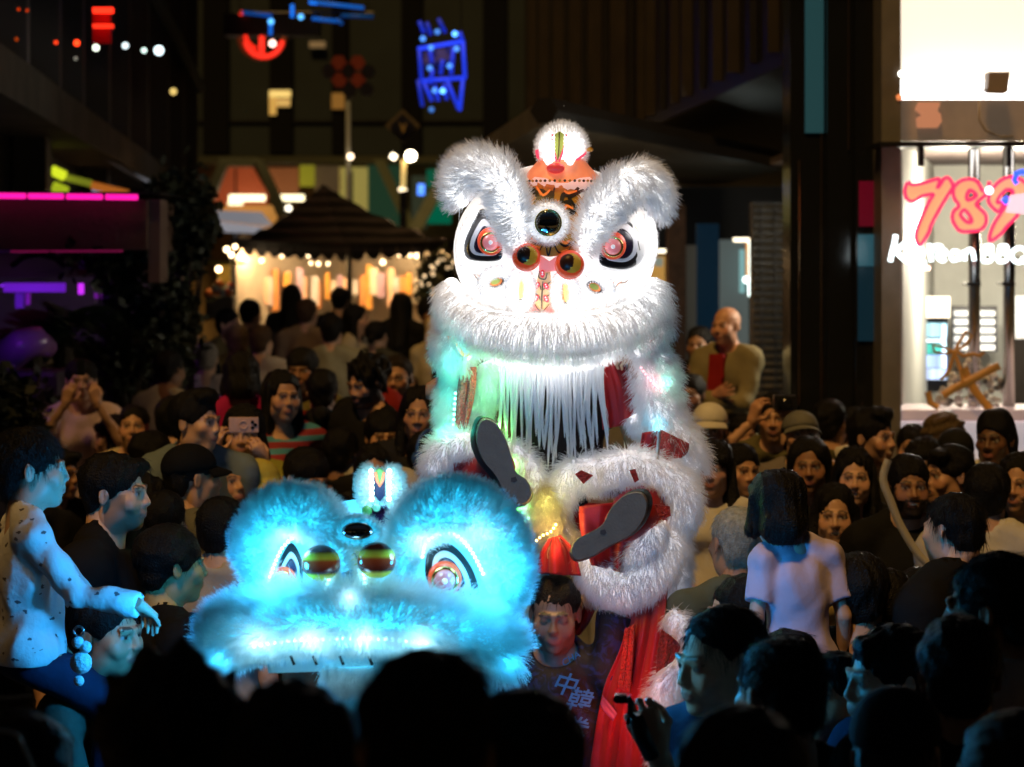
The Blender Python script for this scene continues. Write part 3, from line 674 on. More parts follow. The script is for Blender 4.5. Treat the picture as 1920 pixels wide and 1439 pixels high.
pbox(MB(), 1228, 483, 1243, 500, 22.95, 22.99).obj('lit_poster', mat('green poster', (.4, .45, .35), .6, emit=(.45, .5, .4), es=.4), rb)
# louvred pier: every slat its own piece
lv = empty('louvred_pier', P(1440, 800, 20), 'dark pier of horizontal timber slats beside the white tube lamp', 'pier')
pbox(MB(), 1412, 380, 1478, 800, 20.2, 20.5).obj('backing', m_black, lv)
sl = MB(); w_ = (1470 - 1412) / F_PX * 20; sl.box((0, 0, 0), (w_, .06, 7.5 / F_PX * 20)); slm = sl.mesh('slat', bevel=.006); slm.materials.append(mat('slat timber', (.13, .10, .05), .55, vary=.3))
for i in range(29):
    o = bpy.data.objects.new('slat', slm); link(o, lv); o.location = P(1441, 388 + i * 14, 20.12) - np.array(lv.location)
for x in (1428, 1454):
    pbox(MB(), x, 382, x + 2, 800, 20.05, 20.08).obj('upright', m_black, lv)
# stone step at the foot of the right building
MB().box((P(1400, 0, 15)[0] + .1, 16.5, .31), (2.2, 5.0, .62)).obj('terrace_step', m_conc, kind='structure')

# --- glossy black columns before the restaurant
def column(px0, px1, d, label, strips, tint=None):
    c = P((px0 + px1) / 2, 900, d); e = empty('black_column', (c[0], d, ground_z(d)), label, 'column', None)
    a, b = P(px0, 1000, d), P(px1, -60, d)
    MB().box(((a[0] + b[0]) / 2, d + .2, 3.2), (b[0] - a[0], .4, 6.6)).obj('shaft', m_gloss, e, bevel=.008)
    for (s0, s1, y0, y1, m) in strips:
        p, q = P(s0, y1, d), P(s1, y0, d)
        MB().box(((p[0] + q[0]) / 2, d - .008, (p[2] + q[2]) / 2), (q[0] - p[0], .014, q[2] - p[2])).obj('trim', m, e, bevel=.002)
    return e
m_bronze = mat('bronze trim', (.8, .5, .25), .2, metal=1)
m_teal = mat('teal reflection', (.02, .05, .06), .15, emit=(.05, .20, .23), es=.20)  # teal reflection on the gloss, put in as a faint glow
column(1482, 1550, 13.6, 'glossy black column with a teal reflection', [(1496, 1499, 300, 760, m_bronze), (1509, 1544, -40, 250, m_teal), (1538, 1541, 250, 760, m_bronze)])
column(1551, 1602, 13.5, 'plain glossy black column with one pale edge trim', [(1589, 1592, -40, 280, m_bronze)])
cw = column(1603, 1652, 13.4, 'glossy black column showing a red and blue reflection', [(1610, 1640, 340, 425, mat('red reflection', (.1, .005, .01), .2, emit=(.28, .004, .03), es=.22)), (1608, 1640, 440, 500, mat('blue reflection', (.02, .08, .12), .2, emit=(.06, .25, .36), es=.24)), (1608, 1640, 502, 640, mat('dim blue reflection', (.005, .015, .025), .2, emit=(.01, .05, .08), es=.25))])  # red and blue reflections put in as glowing panels
# --- restaurant: lit interior behind glass
rs_ = empty('restaurant', (P(1830, 0, 15)[0], 15, ground_z(14)), 'brightly lit barbecue restaurant with glass front at the right', 'restaurant')
D0 = 13.0
pbox(MB(), 1653, -60, 1689, 1000, D0 + .1, D0 + .5).obj('end_pier', mat('pier grey', (.18, .17, .16), .5, vary=.15), rs_)
pbox(MB(), 1650, 266, 2100, 275, D0 - .05, D0 + .3).obj('transom_bar', m_black, rs_)
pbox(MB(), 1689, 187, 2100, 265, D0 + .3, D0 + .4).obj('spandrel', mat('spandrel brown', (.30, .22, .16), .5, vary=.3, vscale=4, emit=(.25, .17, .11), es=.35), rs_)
pbox(MB(), 1690, -80, 2100, 186, D0 + .5, D0 + .6).obj('light_panel', glow('big light panel', (1, .88, .72), 1.02), rs_)
pbox(MB(), 1690, 150, 2100, 186, D0 + .40, D0 + .49).obj('light_strip', glow('big light strip', (1, .98, .95), 5), rs_)
for x in (1724, 1888):
    pbox(MB(), x, 276, x + 9, 312, D0 + .02, D0 + .1).obj('hanger', m_black, rs_)
# interior shell
m_in = mat('interior wall', (.62, .63, .58), .7, vary=.06)
pbox(MB(), 1670, 270, 2200, 1000, D0 + 3.9, D0 + 4.0).obj('rear_wall', m_in, rs_)
a = P(1690, 770, D0 + .6)
MB().hexa([(a[0] - .02, D0 + .55, .3), (a[0] + .0, D0 + .55, .3), (a[0] + .75, D0 + 3.85, .3), (a[0] + .7, D0 + 3.85, .3), (a[0] - .02, D0 + .55, 3.3), (a[0] + .0, D0 + .55, 3.3), (a[0] + .75, D0 + 3.85, 3.3), (a[0] + .7, D0 + 3.85, 3.3)]).obj('side_wall', m_in, rs_)
MB().box((3.0, D0 + 2.2, 3.28), (2.4, 3.3, .05)).obj('ceiling', mat('dark ceiling', (.10, .075, .07), .7, vary=.3), rs_)
MB().box((3.0, D0 + 2.2, .32), (2.4, 3.3, .05)).obj('floor', m_pave, rs_)
for x in (2.35, 2.75, 3.1): lamp('ceiling_downlight', (x, D0 + 1.9, 2.75), (1, .88, .68), 66, .12, parent=rs_)
# display shelf and counter at the window
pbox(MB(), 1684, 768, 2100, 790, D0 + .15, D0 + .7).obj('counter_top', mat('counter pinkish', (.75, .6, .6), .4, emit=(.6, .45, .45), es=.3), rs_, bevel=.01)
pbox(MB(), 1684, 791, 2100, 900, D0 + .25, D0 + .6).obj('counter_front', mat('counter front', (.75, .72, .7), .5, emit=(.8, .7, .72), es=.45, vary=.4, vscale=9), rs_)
pbox(MB(), 1736, 792, 1754, 860, D0 + .22, D0 + .24).obj('red_sticker', mat('red sticker', (.6, .02, .03), .5, emit=(.7, .04, .05), es=.5), rs_)
fr = empty('drinks_fridge', P(1748, 770, 16.0), 'glass door drinks fridge glowing blue behind the restaurant window', 'fridge')
pbox(MB(), 1718, 596, 1778, 735, 16.0, 16.4).obj('cabinet', m_black, fr)
for i, (y0, y1, c, s) in enumerate([(606, 632, (.3, .6, .75), .8), (636, 642, (.7, .85, 1), 1.5), (645, 664, (.05, .45, .4), .6), (666, 690, (.35, .5, .9), .8), (692, 712, (.5, .65, 1), .9)]):
    for j in range(7 if i != 1 else 1):
        x0 = 1722 + j * 7.6; glow_box('bottle' if i != 1 else 'shelf_light', x0, y0, x0 + (6.2 if i != 1 else 50), y1, 15.96, tuple(min(1, k * (.8 + .1 * ((j * 3 + i) % 5))) for k in c), s * .8, None, None, parent=fr)
glow_box('door_light', 1766, 610, 1772, 690, 15.93, (.6, .75, 1), 2.2, None, None, parent=fr)
ms = empty('menu_board', P(1828, 665, 16.4), 'dark menu board with white rows inside the restaurant', 'menu')
pbox(MB(), 1785, 574, 1870, 660, 16.4, 16.45).obj('board', mat('board', (.1, .1, .1), .6), ms)
for i in range(5):
    for (x0, x1) in ((1790, 1818), (1833, 1864)):
        glow_box('menu_row', x0, 583 + i * 16, x1, 593 + i * 16, 16.37, (1, 1, .97), .85, None, None, parent=ms)
glow_box('poster', 1722, 556, 1780, 596, 15.9, (1, .9, .78), .9, 'pale lit menu poster above the drinks fridge', 'poster')
MB().box(P(1705, 520, 15.6), (.05, .4, 2.0)).obj('dark_door_frame', m_black, rs_)
glow_box('window_light', 1686, 560, 1700, 582, 15.2, (.7, .8, 1), 2.5, None, None, parent=rs_)
glow_box('window_light', 1687, 518, 1700, 556, 15.2, (.7, .75, 1), .8, None, None, parent=rs_)
glow_box('pink_strip', 1686, 500, 1742, 507, 15.2, (1, .6, .55), .9, None, None, parent=rs_)
for (x0, x1) in ((1815, 1838), (1880, 1903)):
    p0, p1 = P((x0 + x1) / 2, 768, D0 + .45), P((x0 + x1) / 2, 278, D0 + .45)
    MB().tube([p0, p1], (x1 - x0) / 2 / F_PX * 13.4, 14).obj('steel_duct', m_steel, rs_, smooth=True)
    pbox(MB(), x0 - 1, 530, x1 + 1, 536, D0 + .35, D0 + .5).obj('duct_collar', m_black, rs_)
glow_box('wall_panel', 1902, 555, 1960, 635, 16.6, (1, .97, .9), .8, None, None, parent=rs_)
pbox(MB(), 1902, 636, 1960, 760, 16.5, 16.6).obj('dark_shelf', m_brown, rs_)
# pebbles / crockery heap on the shelf
r = np.random.default_rng(5)
for i in range(130):
    x, y = r.uniform(1750, 1884), r.uniform(672, 764)
    if y < 764 - 92 * (1 - ((x - 1826) / 78) ** 2): continue
    q = P(x, y, D0 + .45 + r.uniform(-.08, .1)); s = r.uniform(.010, .024)
    MB().ball(q, (s * r.uniform(.8, 1.4), s, s * r.uniform(.7, 1.2)), 8, 5).obj('shell_ornament', mat('shell %d' % (i % 4), [(.75, .72, .66), (.4, .38, .33), (.15, .15, .14), (.8, .78, .75)][i % 4], .35), rs_, smooth=True)
# gold ribbon bow stuck on the glass
gb = empty('ribbon_bow', P(1810, 768, D0 + .1), 'gold ribbon bow hanging in the restaurant window', 'ribbon')
m_gold = mat('gold satin', (.62, .27, .05), .35, spec=.6, sheen=.3, emit=(.6, .25, .04), es=.12)
def ribbon(pts, w, name='ribbon_tail'):
    V = []; Q = []; pts = [P(x, y, D0 + .08 + .02 * (i % 2)) for i, (x, y) in enumerate(pts)]
    for i, p in enumerate(pts):
        t = nrm(pts[min(i + 1, len(pts) - 1)] - pts[max(i - 1, 0)]); s = np.array([-t[2], 0, t[0]]) * w / F_PX * 13 / 2
        V += [p - s, p + s, p + s + [0, .012, 0], p - s + [0, .012, 0]]
    for i in range(len(pts) - 1):
        for k in range(4): Q.append((i * 4 + k, i * 4 + (k + 1) % 4, (i + 1) * 4 + (k + 1) % 4, (i + 1) * 4 + k))
    obj(name, np_mesh(name, V, quads=Q), m_gold, gb)
ribbon([(1768, 742), (1790, 728), (1812, 718), (1845, 700), (1874, 686)], 15); ribbon([(1808, 690), (1816, 712), (1826, 730), (1846, 756), (1858, 770)], 15)
ribbon([(1790, 660), (1800, 640), (1812, 622), (1822, 630), (1814, 645), (1796, 656)], 6, 'bow_loop'); ribbon([(1788, 660), (1766, 650), (1750, 648), (1752, 660), (1772, 664), (1790, 660)], 5, 'bow_loop')
ribbon([(1790, 660), (1782, 690), (1774, 704), (1764, 712)], 6); ribbon([(1792, 658), (1806, 668), (1826, 664), (1838, 668), (1846, 660)], 7); ribbon([(1790, 662), (1800, 690), (1806, 716)], 7); ribbon([(1740, 735), (1744, 756), (1760, 764)], 12)
# floodlight box on the light panel with its cable
fl = empty('floodlight', P(1870, 175, D0 + .2), 'grey floodlight box mounted before the bright upper panel', 'floodlight')
polyprism([(1854, 135), (1894, 135), (1890, 171), (1851, 170)], D0 + .1, .12, 'housing', mat('flood grey', (.32, .27, .25), .6), fl)
polyprism([(1848, 167), (1856, 163), (1888, 164), (1893, 168), (1886, 175), (1854, 174)], D0 + .08, .08, 'bracket', mat('flood grey', (.32, .27, .25), .6), fl)
MB().tube([P(1836, 190, D0 + .2), P(1836, 225, D0 + .2), P(1848, 245, D0 + .2), P(1876, 258, D0 + .2), P(1900, 256, D0 + .2)], .006, 6).obj('cable', mat('cable', (.5, .42, .35), .6), fl, smooth=True)
om = empty('orange_figure_decal', P(1740, 240, D0 + .25), 'small orange decal on the brown band above the sign', 'decal')
polyprism([(1722, 192), (1764, 192), (1758, 208), (1764, 214), (1766, 228), (1758, 240), (1720, 240), (1718, 222), (1728, 216), (1716, 206)], D0 + .26, .02, 'decal_plate', mat('orange decal', (.7, .33, .2), .6, emit=(.75, .32, .18), es=.45), om)
bulb(1690, 139, 6, D0 + .1, (1, .95, .85), 5, 'white round lamp at the edge of the bright upper panel', 'lamp', 'edge_lamp')
bulb(1686, 183, 6, D0 + .1, (1, .3, .1), .8, 'small orange lamp under the white edge lamp', 'lamp', 'edge_lamp')

# --- neon sign 789 Korean BBQ (traced outlines in a 1645 x 1439 crop of 240 x 210 photograph pixels)
def sgn(x, y, d=12.75): return P(1680 + x / 6.854, 310 + y / 6.854, d)
def spline(pts, n=6, closed=True):
    out = []; m = len(pts); pts = [np.array(p, float) for p in pts]
    for i in range(m if closed else m - 1):
        p0, p1, p2, p3 = pts[(i - 1) % m] if closed or i > 0 else pts[0], pts[i], pts[(i + 1) % m], pts[(i + 2) % m] if closed or i + 2 < m else pts[-1]
        for t in np.linspace(0, 1, n, endpoint=False):
            out.append(.5 * ((2 * p1) + (p2 - p0) * t + (2 * p0 - 5 * p1 + 4 * p2 - p3) * t * t + (3 * p1 - p0 - 3 * p2 + p3) * t ** 3))
    if not closed: out.append(pts[-1])
    return out
sn = empty('number_sign', sgn(800, 900), 'large neon number sign in pink and peach over the restaurant window', 'sign')
m_peach = glow('neon peach', (1.0, .42, .20), .95); m_pink = glow('neon pink', (1.0, .03, .12), 1.3)
o7 = [(165, 215), (200, 250), (330, 235), (535, 180), (555, 215), (530, 300), (580, 235), (620, 175), (680, 170), (730, 270), (690, 345), (560, 560), (450, 770), (420, 860), (330, 1010), (290, 1020), (255, 930), (270, 830), (310, 720), (420, 480), (480, 385), (440, 375), (330, 400), (250, 455), (180, 465), (125, 400), (120, 290)]
o8 = [(750, 280), (830, 205), (940, 180), (1030, 205), (1080, 270), (1110, 330), (1170, 335), (1140, 390), (1030, 495), (1090, 570), (1150, 640), (1155, 740), (1090, 825), (960, 850), (830, 845), (760, 770), (725, 680), (745, 590), (810, 525), (760, 440), (735, 370)]
o9 = [(1190, 420), (1230, 320), (1330, 210), (1450, 155), (1560, 165), (1660, 230), (1700, 330), (1660, 430), (1600, 540), (1560, 640), (1500, 710), (1420, 790), (1350, 880), (1250, 955), (1205, 965), (1215, 880), (1270, 740), (1380, 570), (1430, 470), (1390, 470), (1330, 590), (1270, 570), (1200, 490)]
h8 = [[(905, 420), (920, 350), (960, 320), (1035, 380), (1000, 425), (930, 450)], [(830, 640), (870, 575), (920, 610), (970, 690), (965, 735), (900, 725)]]
h9 = [[(1300, 470), (1340, 390), (1420, 315), (1500, 330), (1490, 400), (1440, 440), (1340, 480)]]
def filled(outer, holes, name, d, m, parent, thick=.03):
    cu = bpy.data.curves.new(name, 'CURVE'); cu.dimensions = '2D'; cu.fill_mode = 'BOTH'; cu.extrude = thick / 2
    for lp_ in [outer] + holes:
        pts = [sgn(x, y, d) for x, y in spline(lp_, 5)]; s_ = cu.splines.new('POLY'); s_.points.add(len(pts) - 1); s_.use_cyclic_u = True
        for q, p in zip(s_.points, pts): q.co = (p[0], p[2], 0, 1)
    t_ = bpy.data.objects.new(name, cu); COL.objects.link(t_); dg = bpy.context.evaluated_depsgraph_get(); dg.update()
    me = bpy.data.meshes.new_from_object(t_.evaluated_get(dg)); bpy.data.objects.remove(t_)
    n = len(me.vertices); co = np.empty(n * 3, np.float32); me.vertices.foreach_get('co', co); co = co.reshape(-1, 3)
    co = np.stack([co[:, 0], d + co[:, 2], co[:, 1]], 1); me.vertices.foreach_set('co', co.ravel()); me.materials.clear()
    return obj(name, me, m, parent)
for ch, (o_, hs) in {'digit_seven': (o7, []), 'digit_eight': (o8, h8), 'digit_nine': (o9, h9)}.items():
    g = filled(o_, hs, ch, 12.75, m_peach, sn)
    for lp_ in [o_] + hs:
        MB().tube([sgn(x, y, 12.72) for x, y in spline(lp_, 5)], .0095, 8, closed=True).obj('neon_outline', m_pink, g, smooth=True)
MB().tube([sgn(1160, 330, 12.72), sgn(1200, 270, 12.72), sgn(1200, 210, 12.72)], .012, 8).obj('neon_tail', m_pink, sn, smooth=True)
MB().ball(sgn(1197, 325, 12.7), .022).obj('pilot_bulb', glow('neon white', (.9, .97, 1), 3), sn, smooth=True)
kn = empty('script_sign', sgn(500, 1290), 'white neon script reading korean bbq under the number sign', 'sign')
m_neonw = glow('neon letters', (.82, .96, 1), 3.2)
def stroke(pts, w=62, name='letter_stroke', nn=5, parent=None):
    MB().tube([sgn(x, y, 12.7) for x, y in spline(pts, nn, False)], w / 2 / 6.854 / F_PX * 12.7, 8).obj(name, m_neonw, parent or kn, smooth=True)
def letter(name, strokes, w=62):
    mb = MB()
    for s_ in strokes:
        pts = spline(s_, 5, False) if len(s_) > 2 else s_
        mb.tube([sgn(x, y, 12.7) for x, y in pts], w / 2 / 6.854 / F_PX * 12.7, 8)
    mb.obj(name, m_neonw, kn, smooth=True)
letter('letter', [[(-5, 895), (-20, 1000), (-50, 1120), (-75, 1240)], [(185, 905), (110, 1010), (-10, 1095)], [(-10, 1095), (80, 1190), (200, 1255), (385, 1262)]], 66)   # K
letter('letter', [[(290, 1075), (235, 1120), (250, 1200), (310, 1210), (350, 1140), (330, 1080), (285, 1080)]], 50)   # o
letter('letter', [[(430, 1010), (440, 1120), (455, 1240)], [(450, 1130), (490, 1050), (560, 1040), (590, 1060)]], 60)   # r
letter('letter', [[(545, 1160), (640, 1140), (620, 1090), (560, 1100), (535, 1180), (590, 1230), (640, 1210)]], 50)   # e
letter('letter', [[(800, 1110), (730, 1110), (705, 1180), (740, 1225), (800, 1190), (805, 1110), (812, 1230)]], 50)   # a
letter('letter', [[(880, 1090), (885, 1230)], [(885, 1140), (940, 1085), (985, 1110), (1005, 1230)]], 56)   # n
for x in (1115, 1310):
    letter('letter', [[(x + 30, 1030), (x + 10, 1130), (x, 1240)], [(x + 30, 1040), (x + 110, 1040), (x + 110, 1110), (x + 40, 1125)], [(x + 40, 1125), (x + 120, 1150), (x + 100, 1230), (x, 1240)]], 50)   # B B
letter('letter', [[(1580, 1060), (1500, 1110), (1500, 1210), (1590, 1250), (1670, 1200), (1670, 1100), (1580, 1060)], [(1610, 1190), (1680, 1260)]], 54)   # Q
for x in (80, 420, 800, 1180, 1560): MB().tube([sgn(x, 1180, 12.72), sgn(x, 1180, D0 + .25)], .006, 6).obj('standoff', m_black, kn)
for x in (420, 950, 1500): MB().tube([sgn(x, 330, 12.78), sgn(x, 330, D0 + .02)], .008, 6).obj('standoff', m_black, sn)
bt = empty('bottle_sign', P(1918, 380, 12.6), 'small blue and white neon figure at the right end of the number', 'sign')
MB().tube([P(1907, 345, 12.62), P(1902, 338, 12.62), P(1906, 326, 12.62), P(1916, 322, 12.62), P(1926, 326, 12.62)], .014, 8).obj('neon_loop', glow('neon cobalt', (.03, .1, 1), 1.8), bt, smooth=True)
polyprism([(1896, 366), (1926, 362), (1926, 402), (1888, 398)], 12.6, .03, 'lit_plate', glow('neon lilac', (1, .72, .85), .95), bt)
MB().tube([P(1882, 372, 12.65), P(1890, 380, 12.65)], .02, 8).obj('neon_dot', glow('neon cobalt', (.03, .1, 1), 1.8), bt, smooth=True)
# ================================================================== PEOPLE
m_skin = mat('skin', (.5, .3, .2), .5, vcol='tint', bump=.06, bscale=250, vary=.06, vscale=40)
m_hair = {}
def hairmat(c):
    k = tuple(c)
    if k not in m_hair:
        m_hair[k] = mat('hair %s' % (k,), k, .5, bump=.5, bscale=180, vary=.3, vscale=60, spec=.18)
    return m_hair[k]
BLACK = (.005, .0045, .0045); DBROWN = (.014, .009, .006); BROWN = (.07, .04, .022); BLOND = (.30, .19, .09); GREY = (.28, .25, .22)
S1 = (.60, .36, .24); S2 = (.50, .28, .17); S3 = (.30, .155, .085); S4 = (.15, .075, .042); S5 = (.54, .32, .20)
_cm = {}
def cmat(c, fold=.4):
    k = tuple(round(x, 3) for x in c)
    if k not in _cm: _cm[k] = mat('cloth %s' % (k,), k, .85, bump=fold, bscale=13, vary=.12, vscale=7, spec=.15)
    return _cm[k]

def head_mesh(skin, h=.0045, nose=1.0, jaw=1.0, wide=1.0, smile=0.0, mouth=0.0, beard=0.0, brow=BLACK, closed=False, lip=(.45, .16, .13), age=0.0, glow=0):
    """head and neck in head space: faces -Y, chin at about -.115, crown at .115"""
    g = Grid((-.098, -.135, -.21), (.098, .135, .128), h)
    g.ell((0, .02, .035), (.0745 * wide, .094, .080))
    g.ell((0, -.022, -.035), (.060 * wide, .066, .076), k=.03)
    g.ell((0, -.062, -.097), (.024 * jaw, .02, .018), k=.03)
    for s in (-1, 1):
        g.ell((s * .046 * wide, .0, -.07), (.016 * jaw, .03, .03), k=.03)
        g.ell((s * .043 * wide, -.055, -.022), (.022, .02, .018), k=.025)
        g.ell((s * .031, -.0915, .004), (.0165, .014, .0105), k=.012, op='sub')
        g.ell((s * .031, -.0715, .002), .0128, k=.002)
        if closed: g.ell((s * .031, -.0745, .002), (.0145, .0125, .0105), k=.003)
        else:
            g.cap((s * .018, -.0808, .0085), (s * .044, -.0750, .0075), .0035, k=.004)
            g.cap((s * .020, -.0805, -.0055), (s * .042, -.076, -.005), .0028, k=.004)
        g.cap((s * .012, -.0865, .020), (s * .045, -.077, .023), .0065, k=.014)
        g.ell((s * .0765 * wide, .016, -.004), (.007, .018, .031), k=.006, Rm=rotz(s * -.35))
        g.ell((s * .083 * wide, .013, -.002), (.005, .010, .02), k=.004, op='sub', Rm=rotz(s * -.35))
        g.ell((s * .0115 * nose, -.0935, -.032), (.0078 * nose, .009, .0068), k=.006)
        g.ell((s * .0065 * nose, -.0985, -.039), (.0035, .004, .003), k=.003, op='sub')
    g.ell((0, -.066, -.05), (.032, .024, .03), k=.02)
    g.cap((0, -.083, .014), (0, -.1015 * (.9 + .1 * nose), -.027), .0062, .0092 * nose, k=.012)
    so = .006 * smile
    g.ell((0, -.086, -.0575), (.0235 + .004 * smile, .0105, .0055), k=.006); g.ell((0, -.085, -.0685), (.019 + .003 * smile, .0105, .0065), k=.006)
    if mouth > 0: g.ell((0, -.097, -.064), (.016 + .006 * smile, .012, .004 + .009 * mouth), k=.004, op='sub')
    g.cap((-.023, -.094, -.0625 + so), (0, -.1005, -.0635), .0022, k=.003, op='sub'); g.cap((.023, -.094, -.0625 + so), (0, -.1005, -.0635), .0022, k=.003, op='sub')
    if smile > 0:
        for s in (-1, 1):
            g.cap((s * .018, -.094, -.033), (s * .037, -.078, -.062), .003, k=.008, op='sub'); g.ell((s * .043, -.066, -.04), (.016, .012, .014), k=.015)
    g.cap((0, .022, -.075), (0, .036, -.22), .050, .055, k=.03)
    V, Q = g.mesh()
    C = np.tile(np.array(skin, float), (len(V), 1)); x, y, z = V.T; ax = np.abs(x)
    def paint(m, c, a=1.0): C[m] = C[m] * (1 - a) + np.array(c) * a
    front = y < -.05
    paint(front & (np.hypot(ax - .045, z + .025) < .022), np.array(skin) * (1.08, .86, .82), .5)
    paint((y < -.09) & (np.hypot(ax, z + .032) < .016), np.array(skin) * (1.05, .85, .82), .5)
    paint(front & (np.hypot(x / 1.05, (z + .063) * 2.0) < .0235) & (np.abs(z + .063) < .0115), lip, .75)
    if mouth > 0:
        op = front & ((x / (.0165 + .006 * smile)) ** 2 + ((z + .064) / (.004 + .009 * mouth)) ** 2 < 1.0)
        paint(op, (.05, .01, .01)); paint(op & (z > -.0645) & (ax < .017), (.72, .68, .6), .95)
    elif smile > .6:
        paint(front & (ax < .019) & (np.abs(z + .0625 - so * (ax / .02)) < .0034), (.75, .70, .62), .95)
    paint((y < -.068) & (ax > .011) & (ax < .047) & (np.abs(z - (.0255 - 7 * (ax - .028) ** 2)) < .0042), brow, .8)
    if not closed:
        ed = np.sqrt((ax - .031) ** 2 + (y + .0715) ** 2 + (z - .002) ** 2)
        eye = (ed < .0142) & (y < -.076) & (np.abs(z - .0015) < .0046) & (np.abs(ax - .031) < .0135)
        paint(eye, (.40, .36, .33)); paint(eye & (np.hypot(ax - .030, z - .002) < .0068), (.025, .014, .01))
        paint(front & (np.abs(z - .0085) < .0022) & (np.abs(ax - .031) < .0135), (.04, .025, .02), .7)
    else: paint(front & (np.abs(z + .001) < .002) & (np.abs(ax - .031) < .013), (.04, .025, .02), .8)
    if beard > 0:
        b = (y < .02) & (z < -.045) & (z > -.125) & ~((ax < .021) & (np.abs(z + .063) < .009) & front) & (ax * .9 + np.maximum(0, -.045 - z) * -.2 < .09)
        b |= front & (ax < .032) & (z < -.043) & (z > -.053) & (y < -.075)
        b |= (y > -.05) & (y < .015) & (z < .0) & (z > -.1) & (ax > .05)
        paint(b, (.018, .012, .009), beard)
    return V, Q, C
_heads = {}
def get_head(**k):
    key = repr(sorted(k.items()))
    if key not in _heads: _heads[key] = head_mesh(**k)
    return _heads[key]

def hair_mesh(style, h=.006, seed=0, wide=1.0):
    """hair volume in head space"""
    g = Grid((-.16, -.15, -.40), (.16, .20, .18), h)
    cap_ = lambda dx=0.0: g.ell((0, .026, .043), (.083 * wide + dx, .101 + dx, .084 + dx), k=.01)
    def face(zc=-.05, rz=.095, ry=.085, rx=.066, k=.012): g.ell((0, -.105, zc), (rx * wide, ry, rz), k=k, op='sub')
    def under(z0=-.03): g.ell((0, -.02, z0 - .12), (.12, .10, .12), k=.02, op='sub')
    if style in ('short', 'crop', 'quiff', 'bowl', 'curly', 'side'):
        dx = {'short': .002, 'crop': -.003, 'quiff': .003, 'bowl': .007, 'curly': .014, 'side': .004}[style]; cap_(dx)
        g.ell((0, .07, -.015), (.066 * wide, .042, .06), k=.02)
        if style == 'quiff': g.ell((0, -.05, .105), (.06, .04, .028), k=.02); g.ell((.01, -.02, .115), (.06, .05, .025), k=.02)
        if style == 'side': g.ell((.025, -.06, .085), (.05, .035, .025), k=.02)
        if style == 'bowl': face(-.075, .092, .075, .072)
        else: face(-.042, .098, .09)
        for s in (-1, 1):
            g.ell((s * .085, -.005, -.065), (.03, .055, .06), k=.01, op='sub'); g.ell((s * .09, .02, -.01), (.018, .02, .03), k=.006, op='sub')
        g.ell((0, .05, -.13), (.12, .09, .055), k=.012, op='sub')
        if style == 'curly': g.wob(.010, 130, seed)
        else: g.wob(.0022, 210, seed, (1.3, 1.3, .6))
    elif style in ('long', 'longback', 'bob', 'fringe', 'halfup'):
        cap_(.004); L = {'long': .20, 'longback': .30, 'bob': .03, 'fringe': .12, 'halfup': .17}[style]
        g.cap((0, .055, -.02), (0, .075, -.02 - L), .078, .085 if style != 'bob' else .086, k=.03)
        for s in (-1, 1): g.cap((s * .072, .01, .02), (s * (.085 if style != 'bob' else .078), -.0 if style != 'longback' else .04, -.05 - L * .9), .026, .034, k=.02)
        if style in ('fringe', 'bob') : g.cap((-.05, -.078, .052), (.05, -.078, .052), .02, k=.02); face(-.078, .104, .10, .060)
        else: face(-.036, .108, .12, .062)
        g.ell((0, -.09, -.23), (.10, .085, .16), k=.015, op='sub')
        g.wob(.004, 150, seed, (1.6, 1.6, .15))
        if style == 'bob': g.half((0, 0, -1), (0, 0, -.118))
    elif style in ('bun', 'pony', 'tied'):
        cap_(-.001); face(-.036, .104, .10)
        if style == 'bun': g.ell((0, .12, .09), (.042, .042, .04), k=.01)
        if style == 'pony': g.cap((0, .12, .05), (0, .15, -.13), .03, .022, k=.015)
        if style == 'tied': g.ell((0, .11, -.02), (.035, .03, .035), k=.01)
        for s in (-1, 1): g.ell((s * .088, .0, -.05), (.026, .05, .055), k=.01, op='sub')
        g.ell((0, .045, -.13), (.12, .09, .06), k=.012, op='sub'); g.wob(.003, 170, seed, (1.2, 1.5, .6))
    elif style == 'cap':      # cap dome; the brim is added by the caller
        g.ell((0, .022, .045), (.086, .106, .086), k=.005); g.half((0, -.12, -1), (0, 0, .034))
    elif style == 'buckethat':
        g.cap((0, .02, .04), (0, .02, .08), .088, .082, k=.01); g.half((0, 0, -1), (0, 0, .02))
        g.cap((0, .02, .028), (0, .02, .022), .118, .128, k=.0); 
        x, y, z = g.ax[0][:, None, None], g.ax[1][None, :, None] - .02, g.ax[2][None, None, :]
        rr = np.sqrt(x * x + y * y); brim = np.maximum(np.abs(z - (.045 - (rr - .08) * .9)) - .007, rr - .135); dome = np.maximum(np.sqrt((x / .09) ** 2 + (y / .105) ** 2 + ((z - .04) / .09) ** 2) - 1, 0) * 0 + (np.sqrt(x * x + (y * .9) ** 2 + ((z - .035) * 1.02) ** 2) - .092)
        g.F = np.minimum(brim, np.maximum(dome, .03 - z)).astype(np.float32)
    elif style == 'hood':
        g.ell((0, .03, .02), (.10, .115, .125), k=.02); g.cap((0, .05, -.05), (0, .06, -.17), .10, .13, k=.03); face(-.03, .1, .12, .066); g.half((0, 0, -1), (0, 0, -.2)); g.wob(.004, 50, seed)
    elif style == 'wrap':
        cap_(.006); g.cap((0, .06, -.02), (0, .085, -.24), .085, .075, k=.03); face(-.05, .1, .11, .064); g.wob(.003, 60, seed)
    V, Q = g.mesh()
    return V, Q
_hairs = {}
def get_hair(style, h, seed, wide):
    k = (style, h, seed, round(wide, 2))
    if k not in _hairs: _hairs[k] = hair_mesh(style, h, seed, wide)
    return _hairs[k]

